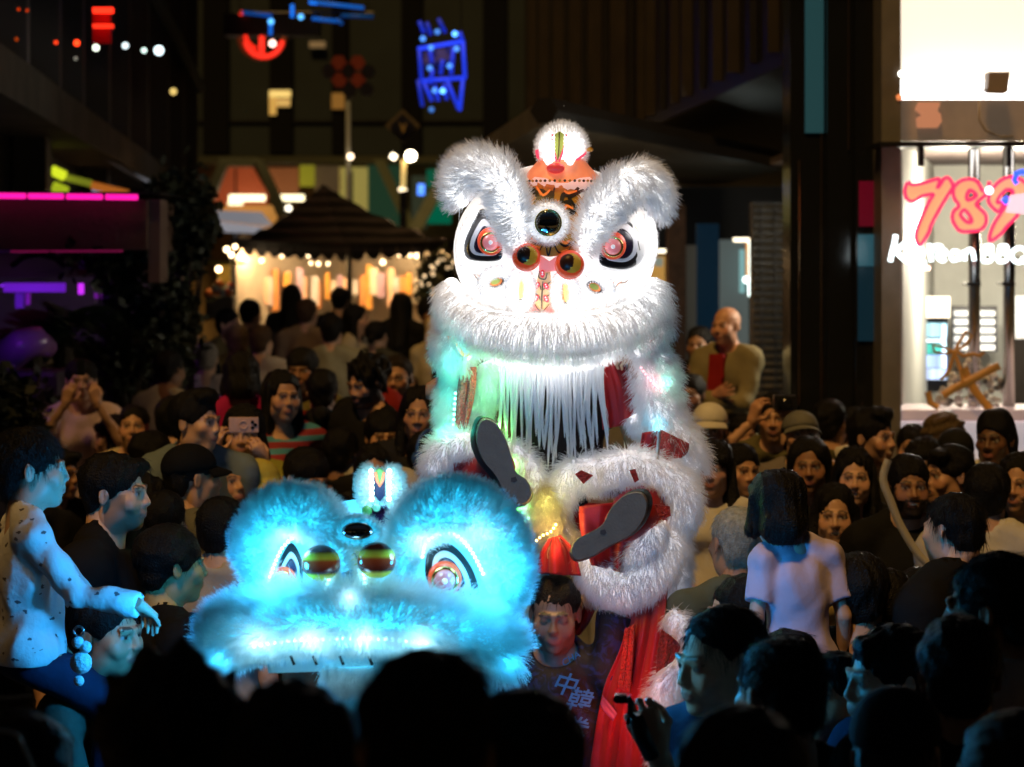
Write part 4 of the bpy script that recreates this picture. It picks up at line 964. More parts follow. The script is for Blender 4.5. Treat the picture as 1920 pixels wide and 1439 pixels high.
def hand_mesh(curl=(.25, .35, .3), h=.004, spread=.10, thumb=(.55, .75, .35), tcurl=.4):
    """hand in hand space: wrist at origin, fingers along +X, thumb side +Y, palm faces +Z"""
    g = Grid((-.03, -.085, -.06), (.20, .11, .11), h)
    g.cap((-.03, 0, 0), (.01, 0, 0), .025, .026, k=.01)
    for y, L in ((.030, .085), (.010, .09), (-.010, .088), (-.029, .08)): g.cap((.01, y * .55, 0), (L, y, 0), .0165, .0125, k=.012)
    g.ell((.035, .022, .012), (.03, .018, .014), k=.01); g.ell((.04, -.02, .010), (.03, .016, .012), k=.01)
    for i, (y, x0, L) in enumerate(((.031, .086, .072), (.0105, .092, .080), (-.0105, .089, .074), (-.030, .080, .058))):
        a = 0.0; p = np.array([x0, y, .0]); sp = (1.5 - i) * spread; r0 = (.0092, .0095, .009, .008)[i]
        for q, (f, cu) in enumerate(zip((.46, .31, .26), curl)):
            a += cu; d = np.array([math.cos(a) * math.cos(sp), math.sin(sp) * math.cos(a), math.sin(a)]); p2 = p + d * L * f
            g.cap(p, p2, r0 - .0009 * q, r0 - .0009 * (q + 1), k=.004); g.ell(p2, r0 - .0007 * (q + 1), k=.003); p = p2
    d = nrm(thumb); p = np.array([.022, .026, .006]); p2 = p + d * .042; g.cap(p, p2, .0135, .0105, k=.012)
    d2 = nrm(d + np.array([.6, -.55, .25]) * tcurl * 1.4); p3 = p2 + d2 * .032; g.cap(p2, p3, .0105, .0095, k=.004); p4 = p3 + nrm(d2 + np.array([.3, -.5, .2]) * tcurl) * .024; g.cap(p3, p4, .0095, .0075, k=.004)
    return g.mesh()
_hands = {}
HAND = {'relax': dict(curl=(.3, .4, .35)), 'grip': dict(curl=(.95, 1.15, .8), spread=.02, tcurl=1.0, thumb=(.5, .6, .6)), 'hold': dict(curl=(.5, .75, .5), spread=.04, thumb=(.6, .75, .5), tcurl=.7),
        'flat': dict(curl=(.06, .08, .06), spread=.12), 'point': dict(curl=(.2, .3, .2), spread=.06), 'drape': dict(curl=(.75, .25, .2), spread=.05, thumb=(.85, .4, .25), tcurl=.3)}
def get_hand(kind, h):
    k = (kind, h)
    if k not in _hands: _hands[k] = hand_mesh(h=h, **HAND[kind])
    return _hands[k]

def ik(sh, wr, pole, l1, l2):
    sh, wr = np.array(sh, float), np.array(wr, float); d = wr - sh; L = np.linalg.norm(d); L = min(L, (l1 + l2) * .995); d = nrm(d); wr = sh + d * L
    a = (l1 * l1 - l2 * l2 + L * L) / (2 * L); hgt = math.sqrt(max(l1 * l1 - a * a, 0)); p = np.array(pole, float); p = nrm(p - d * (p @ d))
    return sh + d * a + p * hgt, wr

ARMS = {  # wrist target for the right-of-image / left-of-image arm, elbow pole, hand kind, finger direction, palm direction; x is mirrored for side -1
    'down': dict(w=(.235, -.05, .88), pole=(.3, 1, 0), hand='relax', f=(0, -.15, -1), p=(-1, 0, 0)),
    'phone': dict(w=(.085, -.30, 1.50), pole=(.6, .1, -1), hand='hold', f=(-.25, -.1, 1), p=(-.4, .9, .1)),
    'eyecam': dict(w=(.10, -.20, 1.60), pole=(.8, .1, -1), hand='hold', f=(-.6, -.2, .7), p=(-.2, .9, .3)),
    'chest': dict(w=(.06, -.24, 1.18), pole=(1, .4, -.3), hand='relax', f=(-.8, -.3, .4), p=(0, .9, .2)),
    'up': dict(w=(.20, -.12, 1.92), pole=(1, -.2, 0), hand='hold', f=(0, -.1, 1), p=(0, -1, 0)),
    'knee': dict(w=(.16, -.30, .98), pole=(1, .2, .2), hand='relax', f=(0, -.9, -.4), p=(0, -.3, -1)),
}
NP_ = [0]
def person(label, feet, yaw=0.0, top=None, kid=1.0, leg=None, face=None, pitch=0.0, roll=0.0, skin=S1, hair='short', hcol=BLACK, hk=None, arms=('down', 'down'),
           shirt=(.009, .009, .010), sleeve='short', pants=(.01, .01, .014), pose='stand', res=.018, hres=.0055, hair_res=None, group=None, lean=0.0, bare=0.0, extra=None, shoes=(.02, .02, .02), collar=.0, hairfur=None, fem=0.0, coat=None, name='person', thighs=None, shirt_mat=None, headscale=1.0, hoff=(0, 0, 0)):
    """feet: world point under the figure (pelvis point when pose='sit'); kid: overall scale; yaw in degrees, 0 faces the camera, + turns to the right of the picture"""
    NP_[0] += 1; seed = NP_[0]; hk = dict(hk or {}); k = kid; rv = np.random.default_rng(1000 + seed)
    hk.setdefault('nose', round(rv.uniform(.82, 1.18), 2)); hk.setdefault('jaw', round(rv.uniform(.8, 1.2), 2)); hk.setdefault('wide', round(rv.uniform(.94, 1.07), 2)); hk.setdefault('smile', round(max(0, rv.uniform(-.6, .6)), 2))
    legL = .93 if leg is None else leg                       # hip height in body units
    zb = legL - .93                                          # shift of the upper body
    up = np.array([0, 0, zb]); T = lambda p: np.array(p, float) + up
    sw = 1 - .10 * fem
    root = empty('tmp', feet); root.rotation_euler = (0, 0, R(yaw))
    Ln = rotx(R(lean))                                       # lean forward about the hips
    hipc = T((0, 0, .95))
    def B(p): return hipc + Ln @ (T(p) - hipc)
    sh = {s: B((s * .178 * sw, .012, 1.395)) for s in (-1, 1)}
    armpts = {}
    for s, a in ((-1, arms[0]), (1, arms[1])):               # -1 = picture left when facing the camera
        a = dict(ARMS[a]) if isinstance(a, str) else dict(a); f = np.array([s, 1, 1.0])
        w = B(np.array(a['w']) * f) if not a.get('abs') else np.array(a['w'], float)
        e, w = ik(sh[s], w, np.array(a['pole']) * f, .285, .255); armpts[s] = (e, w, a['hand'], nrm(np.array(a['f']) * f), nrm(np.array(a['p']) * f))
    if pose == 'sit':
        th = thighs or {-1: ((-.13, -.36, .88), (-.15, -.40, .50)), 1: ((.13, -.36, .88), (.15, -.40, .50))}
    else:
        th = thighs or {s: ((s * (.10 + .01 * s), -.03, .50 + (zb * .0)), (s * .11, .015, .085)) for s in (-1, 1)}
    if pose == 'stand' and thighs is None:
        hz = .90 + zb; th = {s: ((s * .10, -.03, hz * .55), (s * .11, .015, .085)) for s in (-1, 1)}
        Tn = lambda p: np.array(p, float)
    else: Tn = T
    legs = {s: (T((s * .088, 0, .90)), Tn(th[s][0]), Tn(th[s][1])) for s in (-1, 1)}
    pts = [B((0, 0, 1.5))] + [q for s in (-1, 1) for q in legs[s]] + [q for s in (-1, 1) for q in armpts[s][:2]] + [sh[1], sh[-1]]
    lo, hi = np.min(pts, 0) - .2, np.max(pts, 0) + .14; hi[2] = max(hi[2], B((0, 0, 1.46))[2] + .06)
    def torso(g, i):
        g.ell(B((0, .012, 1.25)), (.158 * sw, .102, .20), infl=i, Rm=Ln, k=.04); g.ell(B((0, 0, 1.05)), (.138 * (1 - .06 * fem), .098, .17), infl=i, k=.04, Rm=Ln)
        g.ell(B((0, .012, .93)), (.158 + .01 * fem, .118, .12), infl=i, k=.04)
        for s in (-1, 1):
            g.ell(sh[s], .056, infl=i, k=.03); g.cap(B((s * .04, .03, 1.475)), B((s * .15 * sw, .018, 1.415)), .036, .046, infl=i, k=.03)
            if fem: g.ell(B((s * .07, -.085, 1.26)), .052, infl=i, k=.04)
    # body: one continuous surface
    g = Grid(lo, hi, res); torso(g, 0); g.cap(B((0, .035, 1.42)), B((0, .03, 1.53)), .053, .050, k=.03)
    for s in (-1, 1):
        e, w, _, _, _ = armpts[s]; g.cap(sh[s], e, .044, .037, k=.02); g.cap(e, w, .038, .0255, k=.012)
        a, kn, an = legs[s]; g.cap(a, kn, .082, .052, k=.03); g.cap(kn, an, .052, .037, k=.02); g.cap(an + (0, .01, -.03), an + (0, -.13, -.055), .032, .024, k=.02)
    V, Q = g.mesh(); C = np.tile(np.array(skin, float), (len(V), 1))
    # head
    fy = R((yaw if face is None else face) - yaw); HR = rotz(fy) @ rotx(R(-pitch)) @ roty(R(roll)); hs = headscale
    hc = B((0, -.012, 1.605 + .10 * (hs - 1))) + np.array(hoff); hv, hq, hcx = get_head(skin=skin, h=hres, **hk)
    hv2 = (hv * hs) @ HR.T
    t = np.clip((-.07 - hv[:, 2]) / .12, 0, 1)[:, None]; hv2 = hv2 * (1 - t) + (hv * hs) * t      # the neck stays with the body
    VV, QQ, CC = [V, hv2 + hc], [Q, hq + len(V)], [C, hcx]
    n = len(V) + len(hv)
    for s in (-1, 1):
        e, w, kind, f, p = armpts[s]
        if kind is None: continue
        x = f; z = nrm(p - x * (p @ x)); y = np.cross(z, x); hv_, hq_ = get_hand(kind, .0095 if arms[(s + 1) // 2] == 'down' else .0048 if hres < .005 else .0068)
        loc = hv_.copy() * (.92 - .06 * fem)
        if s > 0: loc[:, 1] *= -1; hq_ = hq_[:, ::-1]
        # thumb side must point up/in: choose sign so that thumb lies toward +z or the body
        W = w + np.outer(loc[:, 0], x) + np.outer(loc[:, 1], -y if s > 0 else y) * (1 if s > 0 else 1) + np.outer(loc[:, 2], z)
        if s > 0: hq_ = hq_[:, ::-1]
        VV.append(W); QQ.append(hq_ + n); CC.append(np.tile(np.array(skin, float) * (1, .95, .93), (len(W), 1))); n += len(W)
    V = np.concatenate(VV) * k; me = np_mesh('person', V, quads=np.concatenate(QQ)); mesh_attr(me, 'tint', np.concatenate(CC))
    bpy.data.objects.remove(root)
    o = bpy.data.objects.new(name, me); me.materials.append(m_skin); link(o); o.location = feet; o.rotation_euler = (0, 0, R(yaw))
    tag(o, label, 'person', group)
    def child(nm, V_, Q_, m, lab=None):
        if len(Q_) == 0: return None
        c = bpy.data.objects.new(nm, np_mesh(nm, V_ * k, quads=Q_)); c.data.materials.append(m); link(c, o)
        if lab: c['label'] = lab
        return c
    # hair
    if hair and hair not in ('none',):
        hh = hair_res or max(hres * 1.15, .005)
        if hair in ('cap', 'buckethat'):
            v1, q1 = get_hair('crop', hh, 1, hk.get('wide', 1.0)); child('hair', (v1 * hs) @ HR.T + hc, q1, hairmat(hcol if hair != 'cap' else BLACK))
            v_, q_ = get_hair(hair, hh, 0, 1.0); hat = child('cap' if hair == 'cap' else 'hat', (v_ * hs * (1.0)) @ HR.T + hc, q_, cmat(hcol if hcol not in (BLACK,) else (.01, .01, .01)))
            if hair == 'cap':
                bv = []; bq = []
                for i in range(9):
                    for j in range(5):
                        a = R(-62 + 124 * i / 8); rr_ = 1 + .62 * j / 4 * math.cos(a * .9); p = np.array([.086 * math.sin(a) * (1 + .04 * j), .022 - .104 * math.cos(a) * rr_, .040 - .006 * j - .012 * (math.sin(a)) ** 2])
                        bv += [p, p + np.array([0, 0, .006])]
                ix = lambda i, j, t: (i * 5 + j) * 2 + t
                for i in range(8):
                    for j in range(4):
                        bq.append((ix(i, j, 1), ix(i + 1, j, 1), ix(i + 1, j + 1, 1), ix(i, j + 1, 1))); bq.append((ix(i, j, 0), ix(i, j + 1, 0), ix(i + 1, j + 1, 0), ix(i + 1, j, 0)))
                    bq.append((ix(i, 4, 0), ix(i, 4, 1), ix(i + 1, 4, 1), ix(i + 1, 4, 0)))
                child('cap_brim', (np.array(bv) * hs) @ HR.T + hc, np.array(bq), cmat(hcol if hcol not in (BLACK,) else (.01, .01, .01)))
        else:
            v_, q_ = get_hair(hair, hh, seed % 5, hk.get('wide', 1.0))
            t = np.clip((-.10 - v_[:, 2]) / .15, 0, 1)[:, None] * .6
            hv3 = (v_ * hs) @ HR.T; hv3 = hv3 * (1 - t) + ((v_ * hs) @ rotz(fy * .6).T) * t
            hm = hairmat(hcol) if hair != 'hood' else cmat(hcol)
            ho = child('hood' if hair == 'hood' else 'hair', hv3 + hc, q_, hm)
            if hairfur:
                wv = (hv3 + hc) * k; Rz = rotz(R(yaw)); wv = wv @ Rz.T + np.array(feet)
                fw = Rz @ HR @ np.array([0, 0, -1.0])
                fo = fur('hair_strands', wv, q_, hairfur, .014 if hair == 'bob' else .045 if hairfur > 900 else .030, hairmat(hcol), ho, flow=lambda p0, N: np.tile(fw + np.array([0, 0, -.3]), (len(p0), 1)), lie=.82, bend=.5, rad=.0006 if hairfur > 900 else .0009, seed=seed, jitter=.22)
                fo.matrix_parent_inverse = Matrix.Identity(4)
                # strands were placed in world space around the feet; undo the parent's turn
                fo.rotation_euler = (0, 0, -R(yaw))
    # shirt
    cres = res * .9
    g = Grid(lo - .02, hi + .03, cres); torso(g, .016 + collar); g.ell(B((0, .012, .91)), (.185, .142, .14), k=.04)
    for s in (-1, 1):
        e, w = armpts[s][:2]; loose = .014
        if sleeve == 'long': g.cap(sh[s], e, .046, .042, infl=loose, k=.03); g.cap(e, w, .042, .030, infl=.011, k=.02, cut1=.97)
        elif sleeve == 'half': g.cap(sh[s], e, .046, .044, infl=loose, k=.03); g.cap(e, w, .042, .034, infl=.012, k=.02, cut1=.45)
        elif sleeve == 'short': g.cap(sh[s], e, .047, .052, infl=loose + .004, k=.03, cut1=.72)
        elif sleeve == 'none': g.cap(sh[s], e, .05, .08, k=.01, op='sub', cut0=.05)
    g.wob(.0065, 24, seed, (1, 1, .7)); g.wob(.0045, 58, seed + 50, (1, 1, .45)); g.F -= .0055
    g.half((0, 0, -1), hipc + (0, 0, -.09 if pose != 'sit' else -.06)); nk = B((0, -.01 - .02 * fem, 1.495 - .02 * fem)); g.ell(nk, (.074 + .01 * fem, .082, .062 + bare), k=.006, op='sub')
    v_, q_ = g.mesh(); so = child('shirt', v_, q_, shirt_mat or cmat(shirt))
    # trousers
    g = Grid(lo - .02, hi + .03, max(res * 1.5, .03)); g.ell(T((0, .012, .93)), (.162, .122, .12), k=.03, infl=.008)
    for s in (-1, 1):
        a, kn, an = legs[s]; g.cap(a, kn, .088, .066, k=.03, infl=.008); g.cap(kn, an, .064, .052, k=.02, infl=.008, cut1=.94)
    g.half((0, 0, 1), hipc + (0, 0, .05 if pose != 'sit' else -.03)); g.wob(.004, 30, seed + 9); v_, q_ = g.mesh(); child('trousers', v_, q_, cmat(pants))
    # shoes
    g = Grid(lo - .03, np.minimum(hi, np.max([legs[-1][2], legs[1][2]], 0) + .16) + .05, max(.02, res))
    for s in (-1, 1):
        an = legs[s][2]; g.cap(an + (0, .02, -.04), an + (0, -.15, -.055), .042, .034, k=.03); g.cap(an, an + (0, .01, -.03), .044, .042, k=.02)
    v_, q_ = g.mesh(); child('shoes', v_, q_, cmat(shoes))
    # spare geometry of the figure in world space, for things it holds
    Rz = rotz(R(yaw)); o_w = lambda p: Rz @ (np.array(p) * k) + np.array(feet)
    info = dict(obj=o, W=o_w, arm={s: armpts[s] for s in (-1, 1)}, HR=HR, hc=hc, k=k, yaw=yaw, hs=hs)
    return info
def worn(info, name, mb, m, label=None):
    """attach head-space geometry (glasses, ear muffs...) to a figure"""
    V = (np.array(mb.v) * info['hs']) @ info['HR'].T + info['hc']
    me = bpy.data.meshes.new(name); me.from_pydata([tuple(v * info['k']) for v in V], [], mb.f); me.polygons.foreach_set('use_smooth', np.ones(len(me.polygons), dtype=bool)); me.materials.append(m)
    c = bpy.data.objects.new(name, me); link(c, info['obj'])
    if label: c['label'] = label
    return c
def glasses(info):
    mb = MB()
    for s in (-1, 1):
        mb.tube([(s * .032 + .021 * math.cos(a), -.098 + .004 * abs(math.cos(a)), .001 + .017 * math.sin(a)) for a in np.linspace(0, 6.28, 14, endpoint=False)], .0018, 5, closed=True)
        mb.tube([(s * .053, -.093, .004), (s * .079, -.02, .006), (s * .08, .02, .0)], .0016, 5)
    mb.tube([(-.011, -.1, .004), (.011, -.1, .004)], .0018, 5); worn(info, 'glasses', mb, m_black)
# ------------------------------------------------------------------ the crowd, from far to near
STEP = lambda px, d: .62 if (px > 1240 and 14.0 < d < 19.0) else ground_z(d)
LOG = []
def c(label, px, top, H, yaw=0, hair='short', shirt=(.009, .009, .010), k=1.0, hs=None, d=None, feet=None, sit=False, face=None, hkd=None, gl=False, **kw):
    hs = hs or (1.0 if k > .9 else 1.12)
    d = d or .235 * k * hs * F_PX / H
    ht = 1.605 + .1 * (hs - 1) + .13 * hs; t = P(px, top, d); g = STEP(px, d) if feet is None else feet
    if sit: leg = .93; z0 = t[2] - k * ht
    else:
        leg = (t[2] - g) / k - ht + .93; z0 = g
        if leg > 1.12 and t[1] > 4:
            kh = k * hs
            for _ in range(3): k = min((t[2] - g) / (1.605 + .1 * (hs - 1) + .13 * hs + .09), 1.16); hs = kh / k
            ht = 1.605 + .1 * (hs - 1) + .13 * hs; leg = (t[2] - g) / k - ht + .93
        if leg < .62 or leg > 1.22: LOG.append((label[:40], round(leg, 2), round(d, 1)))
        if leg < .50: leg = .50; z0 = t[2] - k * (leg + ht - .93)
        if leg > 1.24: leg = 1.24; z0 = t[2] - k * (leg + ht - .93)
    hpx = .235 * k * hs * F_PX / d * .533          # head height in render pixels
    away = abs(((yaw if face is None else face) + 180) % 360 - 180) > 138
    hres = .0043 if hpx > 75 else .0060 if hpx > 42 else .0075
    if away: hres *= 2.1
    bres = .018 if hpx > 70 else .028 if hpx > 42 else .034
    if gl is None: gl = False
    if d < 13.5 and hair not in (None, 'cap', 'buckethat', 'hood', 'wrap'): kw.setdefault('hairfur', 420)
    kw.setdefault('group', 'people watching the lion dance')
    i = person(label, (t[0], d + .01, z0), yaw, hair=hair, shirt=shirt, kid=k, leg=leg, face=face, headscale=hs, hres=hres, hair_res=.0062 if hpx > 75 else .0092 if hpx > 42 else .012, res=kw.pop('res', bres), pose='sit' if sit else 'stand', hk=hkd, **kw)
    if gl: glasses(i)
    return i
NAVY = (.015, .02, .05); WHITE = (.55, .53, .5); CREAM = (.5, .44, .34); TAN = (.30, .22, .13); RED = (.30, .02, .02); GRN = (.10, .12, .07)
SM = dict(smile=1.0, mouth=.55)
# far rank before the marquee
c('person with long black hair silhouetted before the marquee wall', 547, 533, 62, 170, 'longback', k=.97, fem=1, d=21)
c('person in a tan jacket with light brown hair before the marquee', 576, 558, 60, 165, 'crop', TAN, hcol=BROWN, d=19, sleeve='long')
c('person in black with short hair silhouetted beside the marquee leg', 637, 538, 54, 180, 'short', d=22)
c('person with long dark hair in a cream jacket lit from the stall', 668, 570, 60, 75, 'long', CREAM, fem=1, sleeve='long', d=19.4)
c('person with very long black hair at the right of the marquee front', 752, 548, 64, 175, 'longback', fem=1, d=20.3, sleeve='long')
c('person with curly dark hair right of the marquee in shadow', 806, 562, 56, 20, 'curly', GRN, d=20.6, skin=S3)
c('person with pale blond hair glowing beside the white lion', 818, 590, 52, 150, 'pony', CREAM, fem=1, hcol=(.6, .48, .3), d=20)
c('person in a grey green shirt seen from behind below the marquee', 622, 588, 66, 175, 'short', (.25, .25, .19), d=17)
c('person with cropped fair hair in a pale grey top', 490, 606, 70, 165, 'crop', (.38, .36, .36), hcol=BROWN, d=16.4)
c('person with blond hair and a mustard top seen from behind', 444, 608, 66, 180, 'short', (.32, .22, .07), hcol=BLOND, d=17.4)
c('person with dark hair half hidden left of the marquee', 470, 560, 56, 150, 'short', (.05, .04, .04), d=19.6)
c('person holding a drink near the marquee corner', 428, 578, 58, 60, 'short', (.14, .11, .05), d=18.6)
c('person with dark hair under the fairy light shrub', 706, 600, 60, 160, 'tied', (.05, .05, .04), d=18.4)
c('person with grey hair and a white blouse behind the magenta top', 386, 640, 62, 185, 'crop', (.42, .36, .36), hcol=GREY, d=16.8)
c('person in a dark coat with a pale scarf by the shrubs', 352, 598, 62, 160, 'short', (0.0150, 0.0150, 0.0150), d=17.2)
c('person wearing an open white collar beneath the shrub', 318, 655, 72, 150, 'short', (.40, .38, .35), d=15, skin=S3)
c('person with orange lit face at the stall counter', 330, 492, 60, 90, 'short', (.06, .05, .05), d=20, feet=.62)
m_vest = mat('striped vest', (.3, .03, .03), .85, bump=.3, bscale=13)
N_, L_ = m_vest.node_tree.nodes, m_vest.node_tree.links; tc = N_.new('ShaderNodeTexCoord'); wv = N_.new('ShaderNodeTexWave'); wv.bands_direction = 'Z'; wv.inputs['Scale'].default_value = 5.5; wv.inputs['Distortion'].default_value = .6
cr = N_.new('ShaderNodeValToRGB'); cr.color_ramp.interpolation = 'CONSTANT'; cr.color_ramp.elements[0].color = (.26, .02, .03, 1); cr.color_ramp.elements[1].position = .55; cr.color_ramp.elements[1].color = (.06, .26, .38, 1)
L_.new(tc.outputs['Object'], wv.inputs['Vector']); L_.new(wv.outputs['Fac'], cr.inputs[0]); L_.new(cr.outputs[0], N_['Principled BSDF'].inputs['Base Color'])
# woman filming on the left
w1 = c('person in black dungarees over a white top filming with a phone', 152, 672, 72, 10, 'short', (.60, .46, .52), fem=1, arms=('phone', 'phone'), d=13.5, sleeve='short')
c('person with long hair and pale bag beside the filming woman', 214, 776, 78, -80, 'bob', (.30, .27, .2), fem=1, d=13.4)
c('person in a cream top with hair tied back looking up', 250, 756, 80, 5, 'tied', (.42, .36, .22), fem=1, d=12.6, bare=.015, pitch=8, skin=S2)
c('person with big dark bob seen from behind in a magenta top', 452, 660, 84, 185, 'bob', (.36, .012, .10), fem=1, d=12.8, sleeve='long')
c('person in a blue shirt hidden behind the grey shirted man', 326, 742, 80, 150, 'short', (.01, .12, .24), d=12.4)
g1 = c('person with long wavy black hair in a red and blue striped vest', 528, 694, 92, 25, 'long', fem=1, shirt_mat=m_vest, sleeve='none', d=11.6, skin=S2, bare=.02, feet=None, arms=(dict(w=(.10, -.30, .92), pole=(-.2, .3, 0), hand='relax', f=(.3, -.5, -1), p=(0, 1, 0)), 'down'))
c('person with dark fringe and olive shirt behind the striped vest', 566, 652, 76, -8, 'bowl', (.12, .10, .03), d=13.4, skin=S3)
c('person in a red shirt with back turned in the centre crowd', 604, 690, 84, 178, 'short', (.16, .012, .01), d=12.4)
c('person with full beard leaning down left of the spectacled man', 690, 668, 92, -42, 'curly', (0.0060, 0.0060, 0.0060), d=11.6, hkd=dict(beard=.95), pitch=-14, skin=S2)
i = c('person with glasses, dark moustache and receding hair', 744, 664, 82, -8, 'crop', (.05, .05, .05), d=13, hkd=dict(beard=.8, wide=1.05), gl=True, hcol=DBROWN, skin=S2)
c('person wearing a red and navy hood with a gold stud', 716, 728, 78, -120, 'hood', (0.0150, 0.0150, 0.0150), hcol=(.22, .015, .015), d=12.8)
c('person wearing a red and white cap over long dark hair', 788, 722, 104, -6, 'long', (0.0150, 0.0150, 0.0175), fem=1, d=10.6, skin=S2)
c('person with a black bowl haircut facing the dancers', 720, 768, 88, 8, 'bowl', (.45, .44, .40), k=.9, d=11.2, skin=S2, hkd=dict(wide=1.03))
c('person with long dark hair half hidden behind the blue horn', 702, 832, 78, 5, 'long', (0.0150, 0.0150, 0.0150), fem=1, k=.85, d=10.6, skin=S2)
e1 = c('person with blue ear muffs looking towards the white lion', 804, 808, 82, 55, 'short', (.05, .05, .05), k=.8, d=10.2, skin=S2)
mb = MB(); [mb.ball((s * .088, .014, 0), (.018, .034, .04), 12, 8) for s in (-1, 1)]; mb.tube([(.095 * math.cos(a), .014, .02 + .112 * math.sin(a)) for a in np.linspace(.1, 3.04, 12)], .008, 8)
worn(e1, 'ear_muffs', mb, mat('blue muff', (.03, .10, .34), .5))
c('person in a white knitted hat low beside the white lion leg', 752, 876, 70, -150, 'cap', (0.0150, 0.0150, 0.0150), hcol=(.45, .44, .40), k=.8, d=9.8)
c('person with dark hair and raised fist in the centre shadows', 640, 800, 84, 160, 'short', (0.0100, 0.0100, 0.0100), d=11.2, skin=S3)
c('person with hair in a bun in dark clothes left of centre', 598, 760, 80, 190, 'bun', (0.0150, 0.0125, 0.0100), fem=1, d=11.8)
m6 = c('person with quiff and grey blue shirt in profile to the right', 366, 732, 112, 35, 'quiff', (.13, .17, .19), d=9.7, face=62, skin=S1, hkd=dict(jaw=1.1), collar=.004)
p1 = c('person filming with a pink cased phone held sideways', 456, 758, 100, 0, 'fringe', (.25, .24, .04), fem=1, d=10.4, arms=(dict(w=(.105, -.26, 1.545), pole=(.7, .1, -1), hand='hold', f=(-.3, -.1, 1), p=(-.5, .6, .2)), dict(w=(.115, -.26, 1.50), pole=(.7, .1, -1), hand='hold', f=(-.4, -.1, .9), p=(-.5, .6, .2))))
c('person in a black peaked cap with a grey collar', 358, 832, 116, 118, 'cap', (.12, .12, .10), d=8.9, hcol=(0.0050, 0.0050, 0.0055), skin=S2, arms=('down', 'down'))
c('person with short black hair peering up from behind the cap', 424, 852, 88, 38, 'short', (0.0150, 0.0150, 0.0175), k=.85, d=9.8, pitch=12, skin=S2)
c('person in a yellow bucket hat and a bright green and pink top', 486, 858, 88, 128, 'buckethat', (.40, .28, .24), hcol=(.50, .42, .07), k=.82, d=9.9, skin=S2)
c('person with shaggy black hair resting chin on folded arms', 574, 842, 86, 42, 'bowl', (.05, .045, .03), k=.85, d=9.9, pitch=-14, arms=('chest', 'chest'), skin=S2)
c('person with wispy beard in profile, black shirt, left of centre', 212, 848, 142, 78, 'side', (0.0070, 0.0065, 0.0065), d=7.6, hkd=dict(beard=.45, nose=1.05), skin=S1)
c('person in profile tucked behind the bearded one', 268, 888, 118, 70, 'long', (0.0150, 0.0100, 0.0100), fem=1, d=8.7, skin=S2)
c('person with round dark hair seen from behind, near the peaked cap', 308, 918, 118, 165, 'short', (0.0060, 0.0060, 0.0060), d=8.4, k=.92)
c('person with an undercut, black collar and visible ear', 318, 984, 142, 118, 'bowl', (0.0060, 0.0060, 0.0065), d=7.5, skin=(.42, .32, .14))
c('person with glasses looking out between two shoulders', 196, 984, 104, 20, 'short', (0.0100, 0.0100, 0.0100), d=8.5, k=.92, gl=True, skin=S3)
c('person in a pale shirt standing left of the blue lion', 418, 930, 110, 150, 'short', (.36, .35, .33), d=8.2, k=.95)
c('person with dark cap of hair beside the blue lion brow', 632, 926, 88, 20, 'short', (0.0150, 0.0150, 0.0150), k=.85, d=9.5, skin=S2)
c('person with a side parting in the gap left of the bearded profile', 108, 838, 92, 60, 'side', d=11.4, skin=S3)
c('person with dark hair and a dim turned face above the peaked cap', 286, 806, 88, 100, 'short', d=11.2, skin=S3)
c('person in black between the striped vest and the hooded one', 652, 742, 82, -30, 'crop', d=12.2, skin=S3)
c('person with a thin dark ponytail below the glowing blond head', 836, 676, 70, 175, 'pony', fem=1, d=14.4)
c('person with dark hair close behind the blue horn on the left', 560, 936, 104, 15, 'side', d=8.8, k=.95, skin=S3)
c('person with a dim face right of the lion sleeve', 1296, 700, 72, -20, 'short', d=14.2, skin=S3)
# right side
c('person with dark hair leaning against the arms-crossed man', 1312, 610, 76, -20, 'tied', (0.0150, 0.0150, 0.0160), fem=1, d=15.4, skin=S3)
b1 = c('bald person in a tan jacket with arms crossed on the step', 1363, 572, 80, -38, None, (.20, .17, .09), d=14.6, sleeve='long', skin=(.58, .30, .19), arms=(dict(w=(-.06, -.22, 1.20), pole=(1, .2, -.6), hand='flat', f=(-.9, -.25, .35), p=(.1, .95, 0)), dict(w=(-.02, -.25, 1.17), pole=(1, .2, -.6), hand='flat', f=(-.9, -.2, .4), p=(.1, .95, 0))))
mb = MB(); lz = b1['hc'][2] - 1.605
for z0, z1, y0 in ((1.30, 1.44, -.112), (1.12, 1.30, -.130), (.94, 1.12, -.140)): mb.hexa([(-.055, y0 - .012, z0 + lz), (.055, y0 - .012, z0 + lz), (.05, y0 + .05, z0 + lz), (-.05, y0 + .05, z0 + lz), (-.05, y0 - .006, z1 + lz), (.05, y0 - .006, z1 + lz), (.045, y0 + .05, z1 + lz), (-.045, y0 + .05, z1 + lz)])
me_ = mb.mesh('shirt_front'); me_.materials.append(cmat((.28, .015, .015))); link(bpy.data.objects.new('shirt_front', me_), b1['obj'])
c('person in a white cap with a dark beard', 1331, 755, 92, -8, 'cap', (.22, .21, .2), d=11.4, hcol=(.62, .60, .54), hkd=dict(beard=.9), skin=S3)
c('small person glancing past the white cap', 1394, 776, 68, 10, 'short', (.20, .19, .17), k=.82, d=13.4, skin=S2)
g2 = c('person with a straight fringe and white long sleeved top', 1338, 824, 106, -14, 'fringe', (.56, .54, .48), fem=1, k=.66, hs=1.36, d=9.4, sleeve='long', sit=True, skin=(.48, .29, .23), arms=(dict(w=(.12, -.14, .86), pole=(1, .4, 0), hand='relax', f=(-.1, -.2, -1), p=(0, 1, 0)), dict(w=(.40, -.12, 1.24), pole=(0, .5, -1), hand='relax', f=(1, -.1, .2), p=(0, 1, 0))))
c('person with short dark hair close behind the fringed girl', 1388, 830, 84, 22, 'short', (.20, .19, .17), k=.85, d=10.4, skin=S2)
